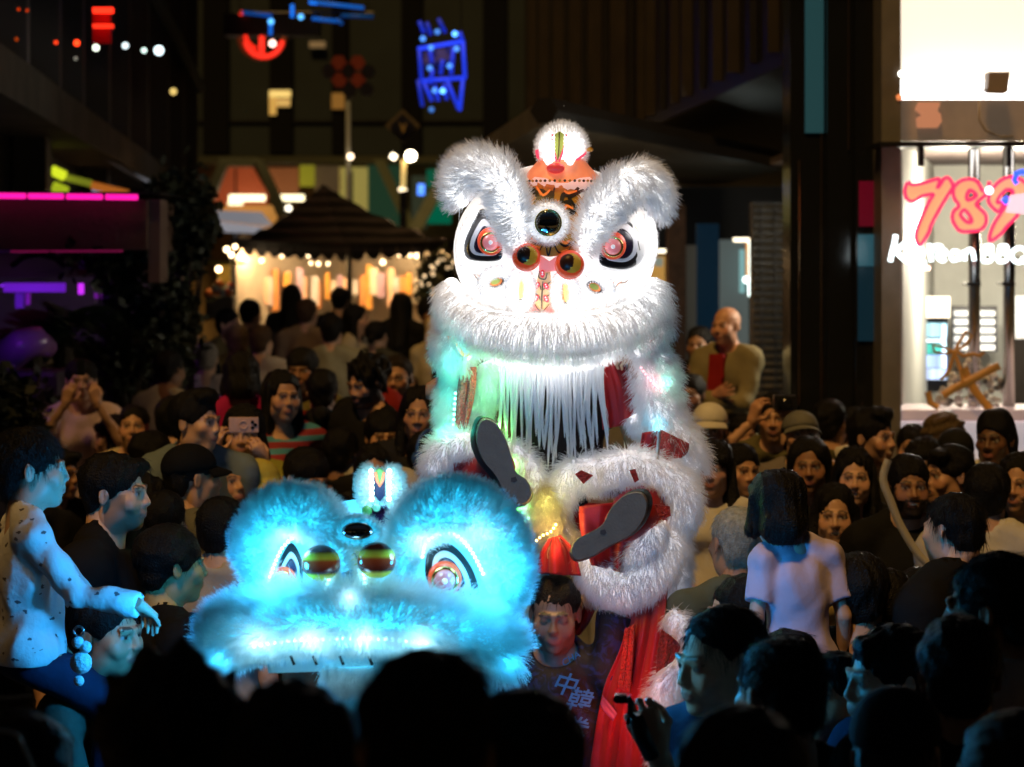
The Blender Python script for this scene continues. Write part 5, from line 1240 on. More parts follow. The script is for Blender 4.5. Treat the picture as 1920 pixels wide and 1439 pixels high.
ph = c('person aiming a black camera over the heads', 1452, 734, 88, -10, 'short', (.10, .09, .04), d=11.6, arms=(dict(w=(.09, -.22, 1.60), pole=(.9, .1, -1), hand='hold', f=(-.3, -.2, 1), p=(-.6, .5, .1)), dict(w=(.10, -.24, 1.58), pole=(.9, .1, -1), hand='hold', f=(-.4, -.2, .9), p=(-.6, .5, .1))), skin=S2)
c('person with round face under a grey flat cap', 1502, 768, 96, 4, 'cap', (.16, .14, .13), hcol=(.14, .14, .13), d=11, pitch=14, skin=S5, hkd=dict(wide=1.08))
c('person with cropped hair in a white vest turned away', 1557, 745, 92, 152, 'crop', (.50, .48, .44), sleeve='none', d=11.6, skin=S2)
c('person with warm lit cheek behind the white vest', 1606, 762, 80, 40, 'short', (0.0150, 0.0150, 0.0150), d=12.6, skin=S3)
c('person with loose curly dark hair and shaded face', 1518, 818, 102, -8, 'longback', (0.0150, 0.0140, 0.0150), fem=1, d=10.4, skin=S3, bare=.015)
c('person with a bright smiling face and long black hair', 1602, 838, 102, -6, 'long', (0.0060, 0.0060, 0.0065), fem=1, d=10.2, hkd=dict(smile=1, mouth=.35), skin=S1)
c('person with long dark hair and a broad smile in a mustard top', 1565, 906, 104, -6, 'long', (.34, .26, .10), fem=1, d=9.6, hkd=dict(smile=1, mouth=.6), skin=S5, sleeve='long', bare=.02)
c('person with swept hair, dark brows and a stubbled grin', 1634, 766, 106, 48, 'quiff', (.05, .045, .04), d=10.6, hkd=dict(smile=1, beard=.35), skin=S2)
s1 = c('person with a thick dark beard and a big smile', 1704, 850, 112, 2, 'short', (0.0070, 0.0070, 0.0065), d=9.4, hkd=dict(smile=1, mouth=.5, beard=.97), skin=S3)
c('person with an open mouth in profile towards the left', 1780, 832, 106, -62, 'side', (0.0100, 0.0100, 0.0100), d=9.8, hkd=dict(mouth=.6), skin=S2)
c('small face glimpsed above the bearded smiler', 1712, 794, 74, -15, 'short', (0.0150, 0.0150, 0.0150), d=12.2, skin=S2)
c('person with dark fringe looking out under the window', 1734, 820, 80, -8, 'fringe', (0.0150, 0.0150, 0.0150), fem=1, d=11.4, skin=S3)
c('person with tousled brown hair against the bright counter', 1770, 778, 78, 165, 'curly', (.05, .04, .03), hcol=(.09, .06, .03), d=12.0)
c('person in a dark round cap against the bright counter', 1792, 803, 82, 180, 'cap', (0.0100, 0.0100, 0.0100), hcol=(0.0100, 0.0100, 0.0090), d=11.4)
c('person with a head wrap and white shirt before the counter', 1866, 768, 108, -28, 'wrap', (.52, .50, .44), d=10.4, skin=S4)
c('person with neat black hair and white shirt seen from behind', 1852, 866, 106, 172, 'short', (.50, .48, .43), d=9.2, collar=.004)
c('person with a serious face at the right edge', 1912, 848, 100, -26, 'long', (.10, .14, .15), fem=1, d=9.8, skin=S2)
n1 = c('boy with cropped black hair turned from the camera, cyan cheek', 1790, 920, 152, -140, 'crop', (0.0060, 0.0060, 0.0060), k=.92, d=7.1, hairfur=1500)
pk = c('girl with a black bob in a pink shirt riding on shoulders', 1498, 878, 146, -168, 'bob', (.50, .42, .56), fem=1, k=.60, hs=1.42, d=6.9, sit=True, hoff=(.085, 0, 0), lean=6, sleeve='short', skin=(.5, .32, .24), hairfur=3000, res=.011)
c('person carrying the pink shirted girl, hidden behind heads', 1478, 1178, 140, -170, 'short', (0.0100, 0.0100, 0.0100), d=6.6)
c('person with grey buzzed hair and a patterned green shirt', 1380, 946, 132, -158, 'crop', (.085, .10, .07), d=7.9, hcol=(.30, .30, .24), skin=(.40, .20, .10), hkd=dict(wide=1.0))
c('dark haired person tucked behind the gimbal man', 1392, 1076, 110, -80, 'short', (0.0100, 0.0100, 0.0100), d=7.2, k=.9)
# ------------------------------------------------------------------ figures close to the camera
def to_local(pw, feet, yaw, k=1.0): return rotz(R(-yaw)) @ (np.array(pw) - np.array(feet)) / k
BLK = (.008, .008, .009)
t = P(1354, 1134, 5.5); gy = -62; gfeet = (t[0], 5.51, 0.0); gw = to_local(P(1232, 1408, 5.1), gfeet, gy)
gm = c('person in a navy shirt filming with a small gimbal camera', 1354, 1134, 200, gy, 'crop', (.010, .022, .055), d=5.5, face=-62, pitch=-6,
       arms=('down', dict(abs=1, w=gw, pole=(-.2, .4, -1), hand='grip', f=(-.15, -.45, 1), p=(-.9, .4, .1))), hkd=dict(smile=.45, nose=.9), hairfur=2600, res=.013)
gc = empty('gimbal_camera', P(1200, 1400, 5.05), 'small black gimbal camera held up in a hand at lower right', 'camera')
GH = [P(1222, 1420, 5.06), P(1206, 1385, 5.05), P(1190, 1345, 5.04)]
MB().tube(GH, [.017, .018, .017], 12).obj('handle', m_black, gc, smooth=True)
MB().tube([P(1190, 1346, 5.04), P(1181, 1338, 5.04), P(1183, 1318, 5.04), P(1176, 1308, 5.04)], .007, 8).obj('gimbal_arm', m_black, gc, smooth=True)
a, b = P(1152, 1318, 5.03), P(1176, 1302, 5.03); MB().box((a + b) / 2, (b[0] - a[0], .03, b[2] - a[2])).obj('camera_head', m_gloss, gc, bevel=.004)
MB().tube([P(1156, 1312, 5.012), P(1156, 1312, 5.0)], .008, 12).obj('lens', m_gloss, gc, smooth=True)
MB().box(P(1178, 1352, 5.018), (0.0100, 0.0050, 0.0150)).obj('screen', m_gloss, gc)
c('person with a buzzed head and cyan rim light near the camera', 1465, 1188, 212, -152, 'crop', BLK, d=5.0, hairfur=2200)
c('person tilting a half shadowed face up behind the buzzed head', 1562, 1218, 160, -38, 'short', BLK, d=5.9, pitch=14, k=.95)
c('person with a round black head beside the pink shirted girl', 1612, 1034, 150, 172, 'short', BLK, d=7.0)
c('person with a slim neck and dark hair at centre right', 1668, 1062, 140, 150, 'crop', BLK, d=7.2, skin=S2)
c('person with metal framed glasses between dark heads', 1722, 1066, 128, -22, 'side', BLK, d=7.6, gl=True, skin=S2)
c('person with a large dark head, ear and white collar at right edge', 1868, 1034, 212, -118, 'short', (.42, .36, .33), d=5.2, skin=S3, hairfur=2200)
c('person with rounded black hair and a bare neck at lower right', 1800, 1150, 220, 172, 'short', BLK, d=4.85, skin=S3)
c('person in cyan dimmed profile beneath the dark heads', 1672, 1172, 200, -72, 'side', (.012, .02, .05), d=5.6, collar=.004)
c('person in a dark cap at the bottom right', 1682, 1288, 236, 165, 'cap', (0.0060, 0.0080, 0.0150), d=4.5, hcol=(.006, .007, .012))
c('huge black head at the bottom, under the gimbal camera', 1392, 1322, 330, 175, 'short', BLK, d=3.25)
c('person in black at the bottom right corner holding a lit straw', 1900, 1330, 300, -160, 'short', BLK, d=3.9)
gs_ = empty('glow_stick', P(1838, 1439, 4.0), 'short cyan glow stick held at the bottom right corner', 'light stick')
MB().tube([P(1829, 1445, 4.0), P(1833, 1412, 4.0)], .0045, 8).obj('tube', glow('stick cyan', (.02, .55, .9), 1.2), gs_, smooth=True)
MB().tube([P(1833, 1412, 4.0), P(1842, 1404, 4.0), P(1849, 1403, 4.0)], .004, 8).obj('cap', m_steel, gs_, smooth=True)
c('biggest black head in front of the blue lion', 798, 1206, 372, 180, 'crop', BLK, d=2.9, hairfur=2600)
c('black head at the bottom left below the blue lion', 322, 1244, 340, 178, 'curly', BLK, d=3.2)
c('black head at the bottom between two others, below the blue lip', 545, 1282, 350, 182, 'bob', BLK, d=3.05, fem=1)
c('dark head at the bottom below the dancer in the printed shirt', 985, 1292, 310, 160, 'short', BLK, d=3.5, skin=S3)
# boy on shoulders at the left edge
t = P(56, 800, 6.5); by = 108; BK = .69; BH = 1.29; bfeet = (t[0], 6.51, t[2] - BK * (1.605 + .1 * (BH - 1) + .13 * BH))
m_dino = mat('printed sweater', (.5, .5, .5), .85, bump=.3, bscale=30)
N_, L_ = m_dino.node_tree.nodes, m_dino.node_tree.links; b_ = N_['Principled BSDF']
tc = N_.new('ShaderNodeTexCoord'); mp = N_.new('ShaderNodeMapping'); mp.inputs['Scale'].default_value = (23, 23, 36); L_.new(tc.outputs['Object'], mp.inputs['Vector'])
nz = N_.new('ShaderNodeTexNoise'); nz.inputs['Scale'].default_value = 3.2; nz.inputs['Detail'].default_value = 2; L_.new(mp.outputs[0], nz.inputs['Vector'])
mx = N_.new('ShaderNodeMix'); mx.data_type = 'RGBA'; mx.blend_type = 'ADD'; mx.inputs['Factor'].default_value = .55; L_.new(mp.outputs[0], mx.inputs[6]); L_.new(nz.outputs['Color'], mx.inputs[7])
vo = N_.new('ShaderNodeTexVoronoi'); vo.inputs['Scale'].default_value = 1.0; L_.new(mx.outputs[2], vo.inputs['Vector'])
cr = N_.new('ShaderNodeValToRGB'); cr.color_ramp.elements[0].position = .165; cr.color_ramp.elements[0].color = (.11, .10, .11, 1); cr.color_ramp.elements[1].position = .19; cr.color_ramp.elements[1].color = (.62, .62, .64, 1)
L_.new(vo.outputs['Distance'], cr.inputs[0]); L_.new(cr.outputs[0], b_.inputs['Base Color'])
bw = to_local(P(262, 1136, 6.34), bfeet, by, BK)
boy = c('boy in a white animal print sweater riding on shoulders', 56, 800, 150, by, 'short', d=6.5, k=BK, hs=BH, sit=True, face=104, sleeve='long', shirt_mat=m_dino, pants=(.012, .02, .05), thighs={-1: ((-.10, -.30, .72), (-.12, -.27, .34)), 1: ((.10, -.30, .72), (.12, -.27, .34))}, skin=(.55, .35, .25), hairfur=3200, res=.011,
        arms=(dict(abs=1, w=bw, pole=(-.3, .4, -1), hand='drape', f=to_local(P(306, 1176, 6.3), P(262, 1136, 6.34), by), p=(0, 0, -1)), dict(w=(.12, -.3, 1.0), pole=(1, .2, 0), hand='relax', f=(0, -1, -.2), p=(0, 0, -1))))
c('person in black at the bottom left corner with a cord', 40, 1330, 300, 165, 'short', BLK, d=4.0)
tk = empty('plush_charm', P(152, 1285, 6.28), 'pale blue plush charm of stacked balls hanging at the boy hip', 'charm')
m_plush = mat('plush', (.62, .66, .72), .9, bump=.5, bscale=120, sheen=.4)
for (x, y, rr) in ((146, 1205, 12), (160, 1214, 12), (152, 1243, 21), (148, 1277, 10)): MB().ball(P(x, y, 6.26), rr / F_PX * 6.26, 14, 10).obj('plush_ball', m_plush, tk, smooth=True)
MB().tube([P(148 + 9 * math.cos(q), 1184 + 9 * math.sin(q), 6.26) for q in np.linspace(0, 6.28, 14, endpoint=False)], .003, 6, closed=True).obj('ring', m_steel, tk, smooth=True)
MB().tube([P(150, 1192, 6.26), P(152, 1200, 6.26)], .003, 6).obj('link', m_steel, tk)
c('person carrying the boy on the shoulders and lifting a phone', 196, 1102, 156, 62, 'short', (.06, .065, .05), d=6.66, arms=('chest', dict(w=(.02, -.28, 1.28), pole=(1, .3, -.6), hand='hold', f=(-.5, -.2, .9), p=(-.3, .8, 0))), skin=S2, sleeve='half')
c('small child with yellow lit face low beside the blue lion lip', 346, 1150, 112, -30, 'short', BLK, d=7.6, k=.8, skin=S2)
# phones held in the crowd
def phone(name, ctr, w, h, m, label, d, cams=True, ring=False):
    e = empty('phone', P(ctr[0], ctr[1] + h / 2, d), label, 'phone'); a, b = P(ctr[0] - w / 2, ctr[1] + h / 2, d), P(ctr[0] + w / 2, ctr[1] - h / 2, d)
    MB().box((a + b) / 2, (b[0] - a[0], .010, b[2] - a[2])).obj('case', m, e, bevel=.004)
    if cams:
        for q in ((.80, .32), (.80, .68), (.90, .5)):
            p = a + (b - a) * np.array([q[0], 0, q[1]]); MB().tube([p + np.array([0, -.006, 0]), p + np.array([0, -.009, 0])], .0075, 10).obj('lens', m_gloss, e)
    if ring: MB().tube([(a + b) / 2 + np.array([.017 * math.cos(q), -.007, .017 * math.sin(q)]) for q in np.linspace(0, 6.28, 16, endpoint=False)], .003, 5, closed=True).obj('ring_grip', mat('ring grip', (.7, .5, .45), .4), e)
    return e
phone('pink', (457, 797), 56, 29, mat('pink case', (.62, .40, .36), .5, vary=.15, vscale=30), 'pink cased phone with three lenses held sideways', 10.05, ring=True)
phone('dark', (152, 690), 16, 30, m_gloss, 'black phone held upright by the person in dungarees', 13.16, cams=False)
phone('dark2', (250, 1204), 30, 14, m_gloss, 'dark phone held behind the boy sleeve', 6.72, cams=False)
# camera of the person on the right
pc = empty('photo_camera', P(1470, 760, 11.25), 'black photo camera raised above the right hand crowd', 'camera')
pbox(MB(), 1452, 742, 1494, 770, 11.25, 11.33).obj('camera_body', m_black, pc, bevel=.006)
MB().tube([P(1472, 757, 11.25), P(1472, 757, 11.12)], .034, 14).obj('lens', m_gloss, pc, smooth=True)
# bag strap across the bearded smiler
sb = empty('camera_strap', P(1740, 1075, 9.0), 'pale strap slung across the bearded smiler chest', 'strap')
def band(pts, w, d, m, name, parent, thick=.004):
    V = []; Q = []; pts = [P(x, y, d) for x, y in spline(pts, 4, False)]
    for i, p in enumerate(pts):
        tt = nrm(pts[min(i + 1, len(pts) - 1)] - pts[max(i - 1, 0)]); s_ = np.array([-tt[2], 0, tt[0]]) * w / F_PX * d / 2
        V += [p - s_, p + s_, p + s_ + [0, thick, 0], p - s_ + [0, thick, 0]]
    for i in range(len(pts) - 1):
        for k in range(4): Q.append((i * 4 + k, i * 4 + (k + 1) % 4, (i + 1) * 4 + (k + 1) % 4, (i + 1) * 4 + k))
    return obj(name, np_mesh(name, V, quads=Q), m, parent)
band([(1666, 862), (1656, 900), (1672, 945), (1688, 985), (1722, 1040), (1760, 1074)], 15, 9.0, mat('strap web', (.42, .37, .25), .8, bump=.3, bscale=200), 'webbing', sb)
band([(-6, 1370), (30, 1378), (48, 1410), (64, 1445)], 5, 3.4, mat('cord blue', (.35, .38, .42), .7), 'cord', None).name = 'cord'
tag(bpy.data.objects['cord'], 'thin pale cord hanging at the bottom left corner', 'cord')
# girl's own brown belt bag etc. are hidden; hair accessories
for l_ in LOG: print('LEG', l_)
crowd = c
# ================================================================== THE TWO LIONS
def furmat(name, col, transl=.45, es=0.0, ec=(1, 1, 1)):
    if name in _M: return _M[name]
    m = bpy.data.materials.new(name); m.use_nodes = True; N = m.node_tree.nodes; L = m.node_tree.links
    b = N['Principled BSDF']; b.inputs['Base Color'].default_value = (*col, 1); b.inputs['Roughness'].default_value = .55; b.inputs['Specular IOR Level'].default_value = .3
    t = N.new('ShaderNodeBsdfTranslucent'); t.inputs['Color'].default_value = (*col, 1)
    hi = N.new('ShaderNodeHairInfo'); mr = N.new('ShaderNodeMapRange'); mr.inputs[3].default_value = .86; mr.inputs[4].default_value = 1.0; L.new(hi.outputs['Random'], mr.inputs[0])
    mx = N.new('ShaderNodeMix'); mx.data_type = 'RGBA'; mx.blend_type = 'MULTIPLY'; mx.inputs['Factor'].default_value = 1; mx.inputs[6].default_value = (*col, 1); L.new(mr.outputs[0], mx.inputs[7])
    L.new(mx.outputs[2], b.inputs['Base Color']); L.new(mx.outputs[2], t.inputs['Color'])
    ms = N.new('ShaderNodeMixShader'); ms.inputs[0].default_value = transl
    L.new(b.outputs[0], ms.inputs[1]); L.new(t.outputs[0], ms.inputs[2]); L.new(ms.outputs[0], N['Material Output'].inputs[0])
    _M[name] = m; return m
m_furw = furmat('white fur', (.93, .93, .93), .5)
m_furs = mat('white fur backing', (.6, .6, .6), .8, transl=.4)
m_furred = furmat('red fur', (.45, .03, .02))

def tubeVQ(pts, radii, n=14, closed=False, squash=1.0):
    mb = MB(); mb.tube(pts, list(radii), n, closed); V = np.array(mb.v); Q = np.array([f for f in mb.f if len(f) == 4]); return V, Q, mb
def smooth_path(pts, n=5, closed=False):
    return spline(pts, n, closed)

class Lion:
    """a dance lion's head laid out on a bulging shell; pixel helpers give real points on that shell"""
    def __init__(s, cx, cy, d, ax, az, ay, label, base_y):
        s.cx, s.cy, s.d, s.ax, s.az, s.ay = cx, cy, d, ax, az, ay; s.power = 1.0; s.skins = {}; s.rs = .74; s.ls = .85
        s.root = empty('dance_lion', (P(cx, cy, d)[0], base_y, 0), label, 'dance lion')
    def fwd(s, px, py):
        k = s.d / F_PX; q = 1 - ((px - s.cx) * k / s.ax) ** 2 - ((py - s.cy) * k / s.az) ** 2
        return s.ay * math.sqrt(max(q, .03))
    def pt(s, px, py, off=0.0): return P(px, py, s.d - s.fwd(px, py) - off)
    def at(s, px, py, f): return P(px, py, s.d - f)
    def px(s, n): return n * s.d / F_PX
    def shell(s, name, m, nu=40, nv=28):
        V = []; Q = []; c = P(s.cx, s.cy, s.d)
        for j in range(nv + 1):
            th = math.pi * j / nv
            for i in range(nu):
                a = 2 * math.pi * i / nu; y = -s.ay * math.sin(th) * math.cos(a)
                V.append(c + np.array([s.ax * math.sin(th) * math.sin(a), y if y < 0 else y * .75, s.az * math.cos(th)]))
        for j in range(nv):
            for i in range(nu): Q.append((j * nu + i, (j + 1) * nu + i, (j + 1) * nu + (i + 1) % nu, j * nu + (i + 1) % nu))
        return obj(name, np_mesh(name, V, quads=Q), m, s.root)
    def plate(s, poly, off, m, name, parent=None, rings=5, nsub=4, lift=0.0, smooth_poly=True, label=None):
        poly = spline(poly, nsub, True) if smooth_poly else [np.array(poly[i], float) * (1 - t) + np.array(poly[(i + 1) % len(poly)], float) * t for i in range(len(poly)) for t in np.linspace(0, 1, 8, endpoint=False)]
        c = np.mean(poly, 0); V = []; Q = []; n = len(poly)
        for r_ in range(rings + 1):
            t = 1 - r_ / (rings + .0) * .985
            for p in poly:
                q = c + (p - c) * t; V.append(s.pt(q[0], q[1], off + lift * (1 - t * t)))
        for p in poly: V.append(s.pt(p[0], p[1], off - .012))
        for r_ in range(rings):
            for i in range(n): Q.append((r_ * n + i, r_ * n + (i + 1) % n, (r_ + 1) * n + (i + 1) % n, (r_ + 1) * n + i))
        b0 = (rings + 1) * n
        for i in range(n): Q.append((i, b0 + i, b0 + (i + 1) % n, (i + 1) % n))
        return obj(name, np_mesh(name, V, quads=Q), m, parent or s.root, label=label)
    def strokes(s, lines, off, m, name, parent=None):
        """flat painted strokes lying on the shell: tapering ribbons"""
        mb = MB()
        for (pts, w) in lines:
            pp = spline(pts, 5, False) if len(pts) > 2 else [np.array(p, float) for p in pts]; N = len(pp); V = []
            for i, p in enumerate(pp):
                t = pp[min(i + 1, N - 1)] - pp[max(i - 1, 0)]; t = t / (np.linalg.norm(t) + 1e-9); nn = np.array([-t[1], t[0]]); ww = w / 2 * (.35 + .65 * math.sin(math.pi * (.08 + .84 * i / (N - 1))))
                V += [s.pt(*(p + nn * ww), off), s.pt(*(p - nn * ww), off), s.pt(*(p - nn * ww), off - .003), s.pt(*(p + nn * ww), off - .003)]
            Fc = []
            for i in range(N - 1):
                for k in range(4): Fc.append((i * 4 + k, i * 4 + (k + 1) % 4, (i + 1) * 4 + (k + 1) % 4, (i + 1) * 4 + k))
            mb.add(V, Fc)
        o = mb.obj(name, m, parent or s.root); o['kind'] = 'stuff'; return o
    def dome(s, px, py, r, f, m, name, parent=None, depth=.6, ring=None, rings_m=None):
        c = s.pt(px, py, f); rr = s.px(r)
        return MB().ball(c, (rr, rr * depth, rr), 20, 12).obj(name, m, parent or s.root, smooth=True)
    def fur_tube(s, pts, name, n, length, flow=(0, 0, -1), lie=.45, bend=.35, rad=.0011, closed=False, skin=None, hair=None, parent=None, seed=1, lenfn=None, clump=.2, nn=16, label=None, jitter=.3, keep=None):
        """pts: (px, py, forward, radius px) control points of a stuffed fur roll"""
        a = np.array(pts, float); cs = spline([tuple(r_) for r_ in a], 5, closed)
        big = length > .025; W = [s.at(q[0], q[1], q[2]) for q in cs]; rr = [max(s.px(q[3]) * (RS.get(name, s.rs) if s.d > 7 and big else s.rs if big else 1), .002) for q in cs]; length *= s.ls if big else 1
        V, Q, mb = tubeVQ(W, rr, nn, closed); o = mb.obj(name, skin or s.skins.get(name, m_furs), parent or s.root, smooth=True, label=label)
        fur('fur', V, Q, int(n * 1.35), length, hair or m_furw, o, flow=flow, lie=lie, bend=bend, rad=rad * .78, seed=seed, lenfn=lenfn, clump=clump, jitter=jitter, keep=keep)
        return o
    def beads(s, pts, n, r, m, name, off=.012, parent=None, fw=None):
        pp = np.array(spline(pts, 8, False)); L = np.r_[0, np.cumsum(np.linalg.norm(np.diff(pp, axis=0)[:, :2], axis=1))]; mb = MB()
        for t in np.linspace(0, L[-1], n):
            q = [np.interp(t, L, pp[:, i]) for i in range(pp.shape[1])]
            c = s.at(q[0], q[1], q[2]) if len(q) > 2 else s.pt(q[0], q[1], off); mb.ball(c, r, 8, 6)
        o = mb.obj(name, m, parent or s.root, smooth=True); o['kind'] = 'stuff'; return o
    def led(s, px, py, f, col, w, r=.02): return lamp('led_and_fill_light', s.at(px, py, f), col, w * s.power, r, parent=s.root)

# painted and plastic finishes
m_shellw = mat('lit white face cloth', (.82, .82, .82), .55, transl=.4, emit=(1, .98, .97), es=.42)
m_plush_w = mat('lit white plush', (.85, .85, .85), .7, emit=(1, .99, 1), es=1.2, bump=.4, bscale=140)
m_yel = mat('painted yellow', (.50, .25, .02), .4, emit=(.9, .5, .06), es=.0, vary=.15, vscale=30)
m_ora = mat('painted orange', (.75, .20, .04), .4, emit=(.9, .22, .04), es=.35)
m_redp = mat('painted red', (.62, .03, .03), .4, emit=(.9, .06, .06), es=.30)
m_pinkp = mat('painted coral', (.8, .25, .22), .4, emit=(.9, .26, .22), es=.45)
m_inkp = mat('painted black', (.012, .012, .014), .3)
m_greyp = mat('painted pale grey', (.55, .55, .60), .45, emit=(.6, .6, .66), es=.20)
m_violet = mat('painted black violet', (.02, .012, .03), .25)
m_grn_p = mat('painted olive green', (.35, .40, .08), .4, emit=(.4, .45, .08), es=.3)
m_eyeor = mat('eye orange', (.80, .07, .02), .3, emit=(1, .10, .03), es=.30)
m_goldm = mat('gold metal', (.85, .6, .2), .18, metal=1)
m_eyepk = mat('eye pink dome', (.9, .3, .3), .1, emit=(1, .25, .25), es=.35, coat=.6)
m_mirror = mat('mirror', (.42, .45, .55), .04, metal=1)
m_mirror2 = mat('tinted mirror dome', (.5, .42, .3), .08, metal=1)
m_pearl = mat('pearl', (.85, .85, .85), .2, emit=(1, 1, 1), es=.4)
m_ledw = glow('led white', (1, .98, .98), 6.0)
m_ledc = glow('led cyan', (.35, .85, 1), 7.0)
m_ledg = glow('led mint', (.25, 1, .75), 5.0)
m_ledr = glow('led rose', (1, .35, .4), 2.5)
m_ledy = glow('led amber', (1, .7, .25), 7.0)
m_redcloth = mat('red satin', (.46, .006, .010), .5, bump=.35, bscale=9, vary=.15, vscale=5, sheen=.3, transl=.3)
m_redseq = mat('red sequin mesh', (.50, .025, .025), .35, bump=.9, bscale=160, vary=.4, vscale=120, spec=.8)
m_rubber = mat('grey rubber sole', (.15, .12, .09), .7, bump=.25, bscale=110, vary=.08, vscale=30)
m_shoe = mat('black canvas shoe', (.012, .012, .014), .6)
def ringed(lay, polys, base_off, root=None, L=None):
    for i, (poly, m, nm) in enumerate(polys): L.plate(poly, base_off + i * .004, m, nm, root)
def scale_poly(poly, k, dx=0, dy=0):
    a = np.array(poly, float); c = a.mean(0); return [tuple(c + (p - c) * k + np.array([dx, dy])) for p in a]
def circ(cx, cy, rx_, ry_=None, n=12, rot=0):
    ry_ = ry_ or rx_; return [(cx + rx_ * math.cos(a) * math.cos(rot) - ry_ * math.sin(a) * math.sin(rot), cy + rx_ * math.cos(a) * math.sin(rot) + ry_ * math.sin(a) * math.cos(rot)) for a in np.linspace(0, 2 * math.pi, n, endpoint=False)]

# ------------------------------------------------------------------ WHITE LION
WL = Lion(1040, 470, 8.0, .335, .288, .27, 'white furred dance lion lit from inside, its head raised above the crowd', 8.3)
W_ = WL; W_.power = .5; RS = dict(flank_strip=.55, brow=.95, lip_roll=.95, leg_trim=.95, sleeve_roll=.85, tail_fur=.85)
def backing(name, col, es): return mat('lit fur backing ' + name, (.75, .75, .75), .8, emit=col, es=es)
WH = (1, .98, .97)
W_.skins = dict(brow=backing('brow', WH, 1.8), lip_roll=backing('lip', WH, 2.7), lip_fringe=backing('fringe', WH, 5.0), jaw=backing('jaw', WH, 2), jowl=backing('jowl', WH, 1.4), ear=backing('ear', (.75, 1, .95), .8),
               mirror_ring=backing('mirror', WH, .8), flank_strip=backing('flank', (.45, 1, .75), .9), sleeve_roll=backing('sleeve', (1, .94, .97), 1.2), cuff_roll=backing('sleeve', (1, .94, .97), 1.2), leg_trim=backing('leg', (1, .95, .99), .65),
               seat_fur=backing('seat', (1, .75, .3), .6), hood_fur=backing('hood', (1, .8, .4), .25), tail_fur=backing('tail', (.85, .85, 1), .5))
W_.shell('face_shell', m_shellw)
for (x, y, f, w) in ((1040, 430, .05, 3), (930, 500, .05, 2), (1150, 500, .05, 2)): W_.led(x, y, f, (1, .98, .97), w, .05)
# forehead panel and its painted flames
fp = W_.plate([(984, 330), (1130, 330), (1112, 390), (1084, 430), (1080, 470), (1030, 478), (980, 470), (978, 430), (985, 390)], .006, m_yel, 'forehead_panel', smooth_poly=False, nsub=1, rings=8)
W_.strokes([([(1000, 352), (1012, 372), (1035, 362), (1030, 385)], 9.6), ([(990, 352), (1002, 362), (1016, 358), (1028, 372), (1026, 392)], 8.0), ([(1000, 392), (1006, 376), (1016, 374), (1014, 384)], 8.0), ([(1085, 352), (1072, 366), (1056, 366), (1052, 390)], 9.6), ([(1095, 356), (1080, 364), (1068, 372), (1078, 386)], 8.0), ([(1070, 395), (1066, 380), (1056, 380)], 8.0),
            ([(1040, 352), (1036, 372), (1040, 398)], 4.8), ([(992, 386), (1000, 400), (1012, 394)], 9.6), ([(1082, 384), (1072, 400), (1060, 392)], 9.6), ([(1104, 352), (1094, 362)], 6.4)], .0095, m_inkp, 'painted_flames')
W_.strokes([([(1006, 350), (1018, 366), (1032, 356)], 4.8), ([(1000, 398), (1010, 384)], 4.8), ([(1082, 358), (1066, 362), (1058, 358)], 4.8), ([(1075, 392), (1062, 386), (1060, 398)], 4.8), ([(1036, 376), (1030, 396)], 4.8), ([(1046, 376), (1048, 398)], 4.8)], .0098, m_ora, 'painted_flames_orange')
# collar skirt and horn with its ball
sk = MB(); ring0 = [W_.at(1045 + 66 * math.cos(a), 338 + 7 * math.sin(a), .30 - .06 * math.sin(a) * -1) for a in np.linspace(0, 6.28, 20, endpoint=False)]
def cone(parent, name, m, c0, r0, z0, c1, r1, z1, n=22, ruf=0.0):
    V = [];
    for (c, r_, z, k) in ((c0, r0, z0, 1), ((np.array(c0) + np.array(c1)) / 2, r0 * .62 + r1 * .38, z0 * .6 + z1 * .4, .5), (c1, r1, z1, 0)):
        for i in range(n):
            a = 2 * math.pi * i / n; q = 1 + ruf * k * math.sin(a * 5); V.append((c[0] + r_ * q * math.cos(a), c[1] + r_ * q * math.sin(a) * .8, z + .012 * k * math.sin(a * 5) * (ruf > 0)))
    Q = [(j * n + i, j * n + (i + 1) % n, (j + 1) * n + (i + 1) % n, (j + 1) * n + i) for j in range(2) for i in range(n)]
    return obj(name, np_mesh(name, V, quads=Q), m, parent)
hc0, hc1 = W_.at(1053, 340, .12), W_.at(1053, 298, .12)
cone(W_.root, 'horn_skirt', mat('horn skirt orange', (.8, .25, .12), .4, emit=(.95, .26, .12), es=.45, vary=.35, vscale=22), hc0, .128, hc0[2] + .0, hc1, .072, hc1[2], ruf=.06)
for i in range(26):
    a = math.pi + math.pi * i / 25.0; MB().ball((hc0[0] + .130 * math.cos(a), hc0[1] + .106 * math.sin(a), hc0[2] - .002), .0048, 8, 6).obj('trim_bead', m_inkp if i % 2 else m_yel, W_.root, smooth=True)
hb = MB(); hbc = W_.at(1054, 278, .12)
V = []; nu, nv = 28, 18
for j in range(nv + 1):
    th = math.pi * j / nv
    for i in range(nu):
        a = 2 * math.pi * i / nu; q = 1 + .03 * math.sin(a * 2); V.append((hbc[0] + .078 * q * math.sin(th) * math.cos(a), hbc[1] + .07 * math.sin(th) * math.sin(a), hbc[2] + .078 * math.cos(th)))
Q = [(j * nu + i, (j + 1) * nu + i, (j + 1) * nu + (i + 1) % nu, j * nu + (i + 1) % nu) for j in range(nv) for i in range(nu)]
V = np.array(V); ho = obj('horn_ball', np_mesh('horn_ball', V, quads=Q), m_plush_w, W_.root)
fur('fur', V, np.array(Q), 2600, .022, m_furw, ho, flow=(0, .2, 1), lie=.3, bend=.1, rad=.001, seed=4, keep=lambda c_, n_: (n_[:, 1] > -.55) | (n_[:, 2] > .45))
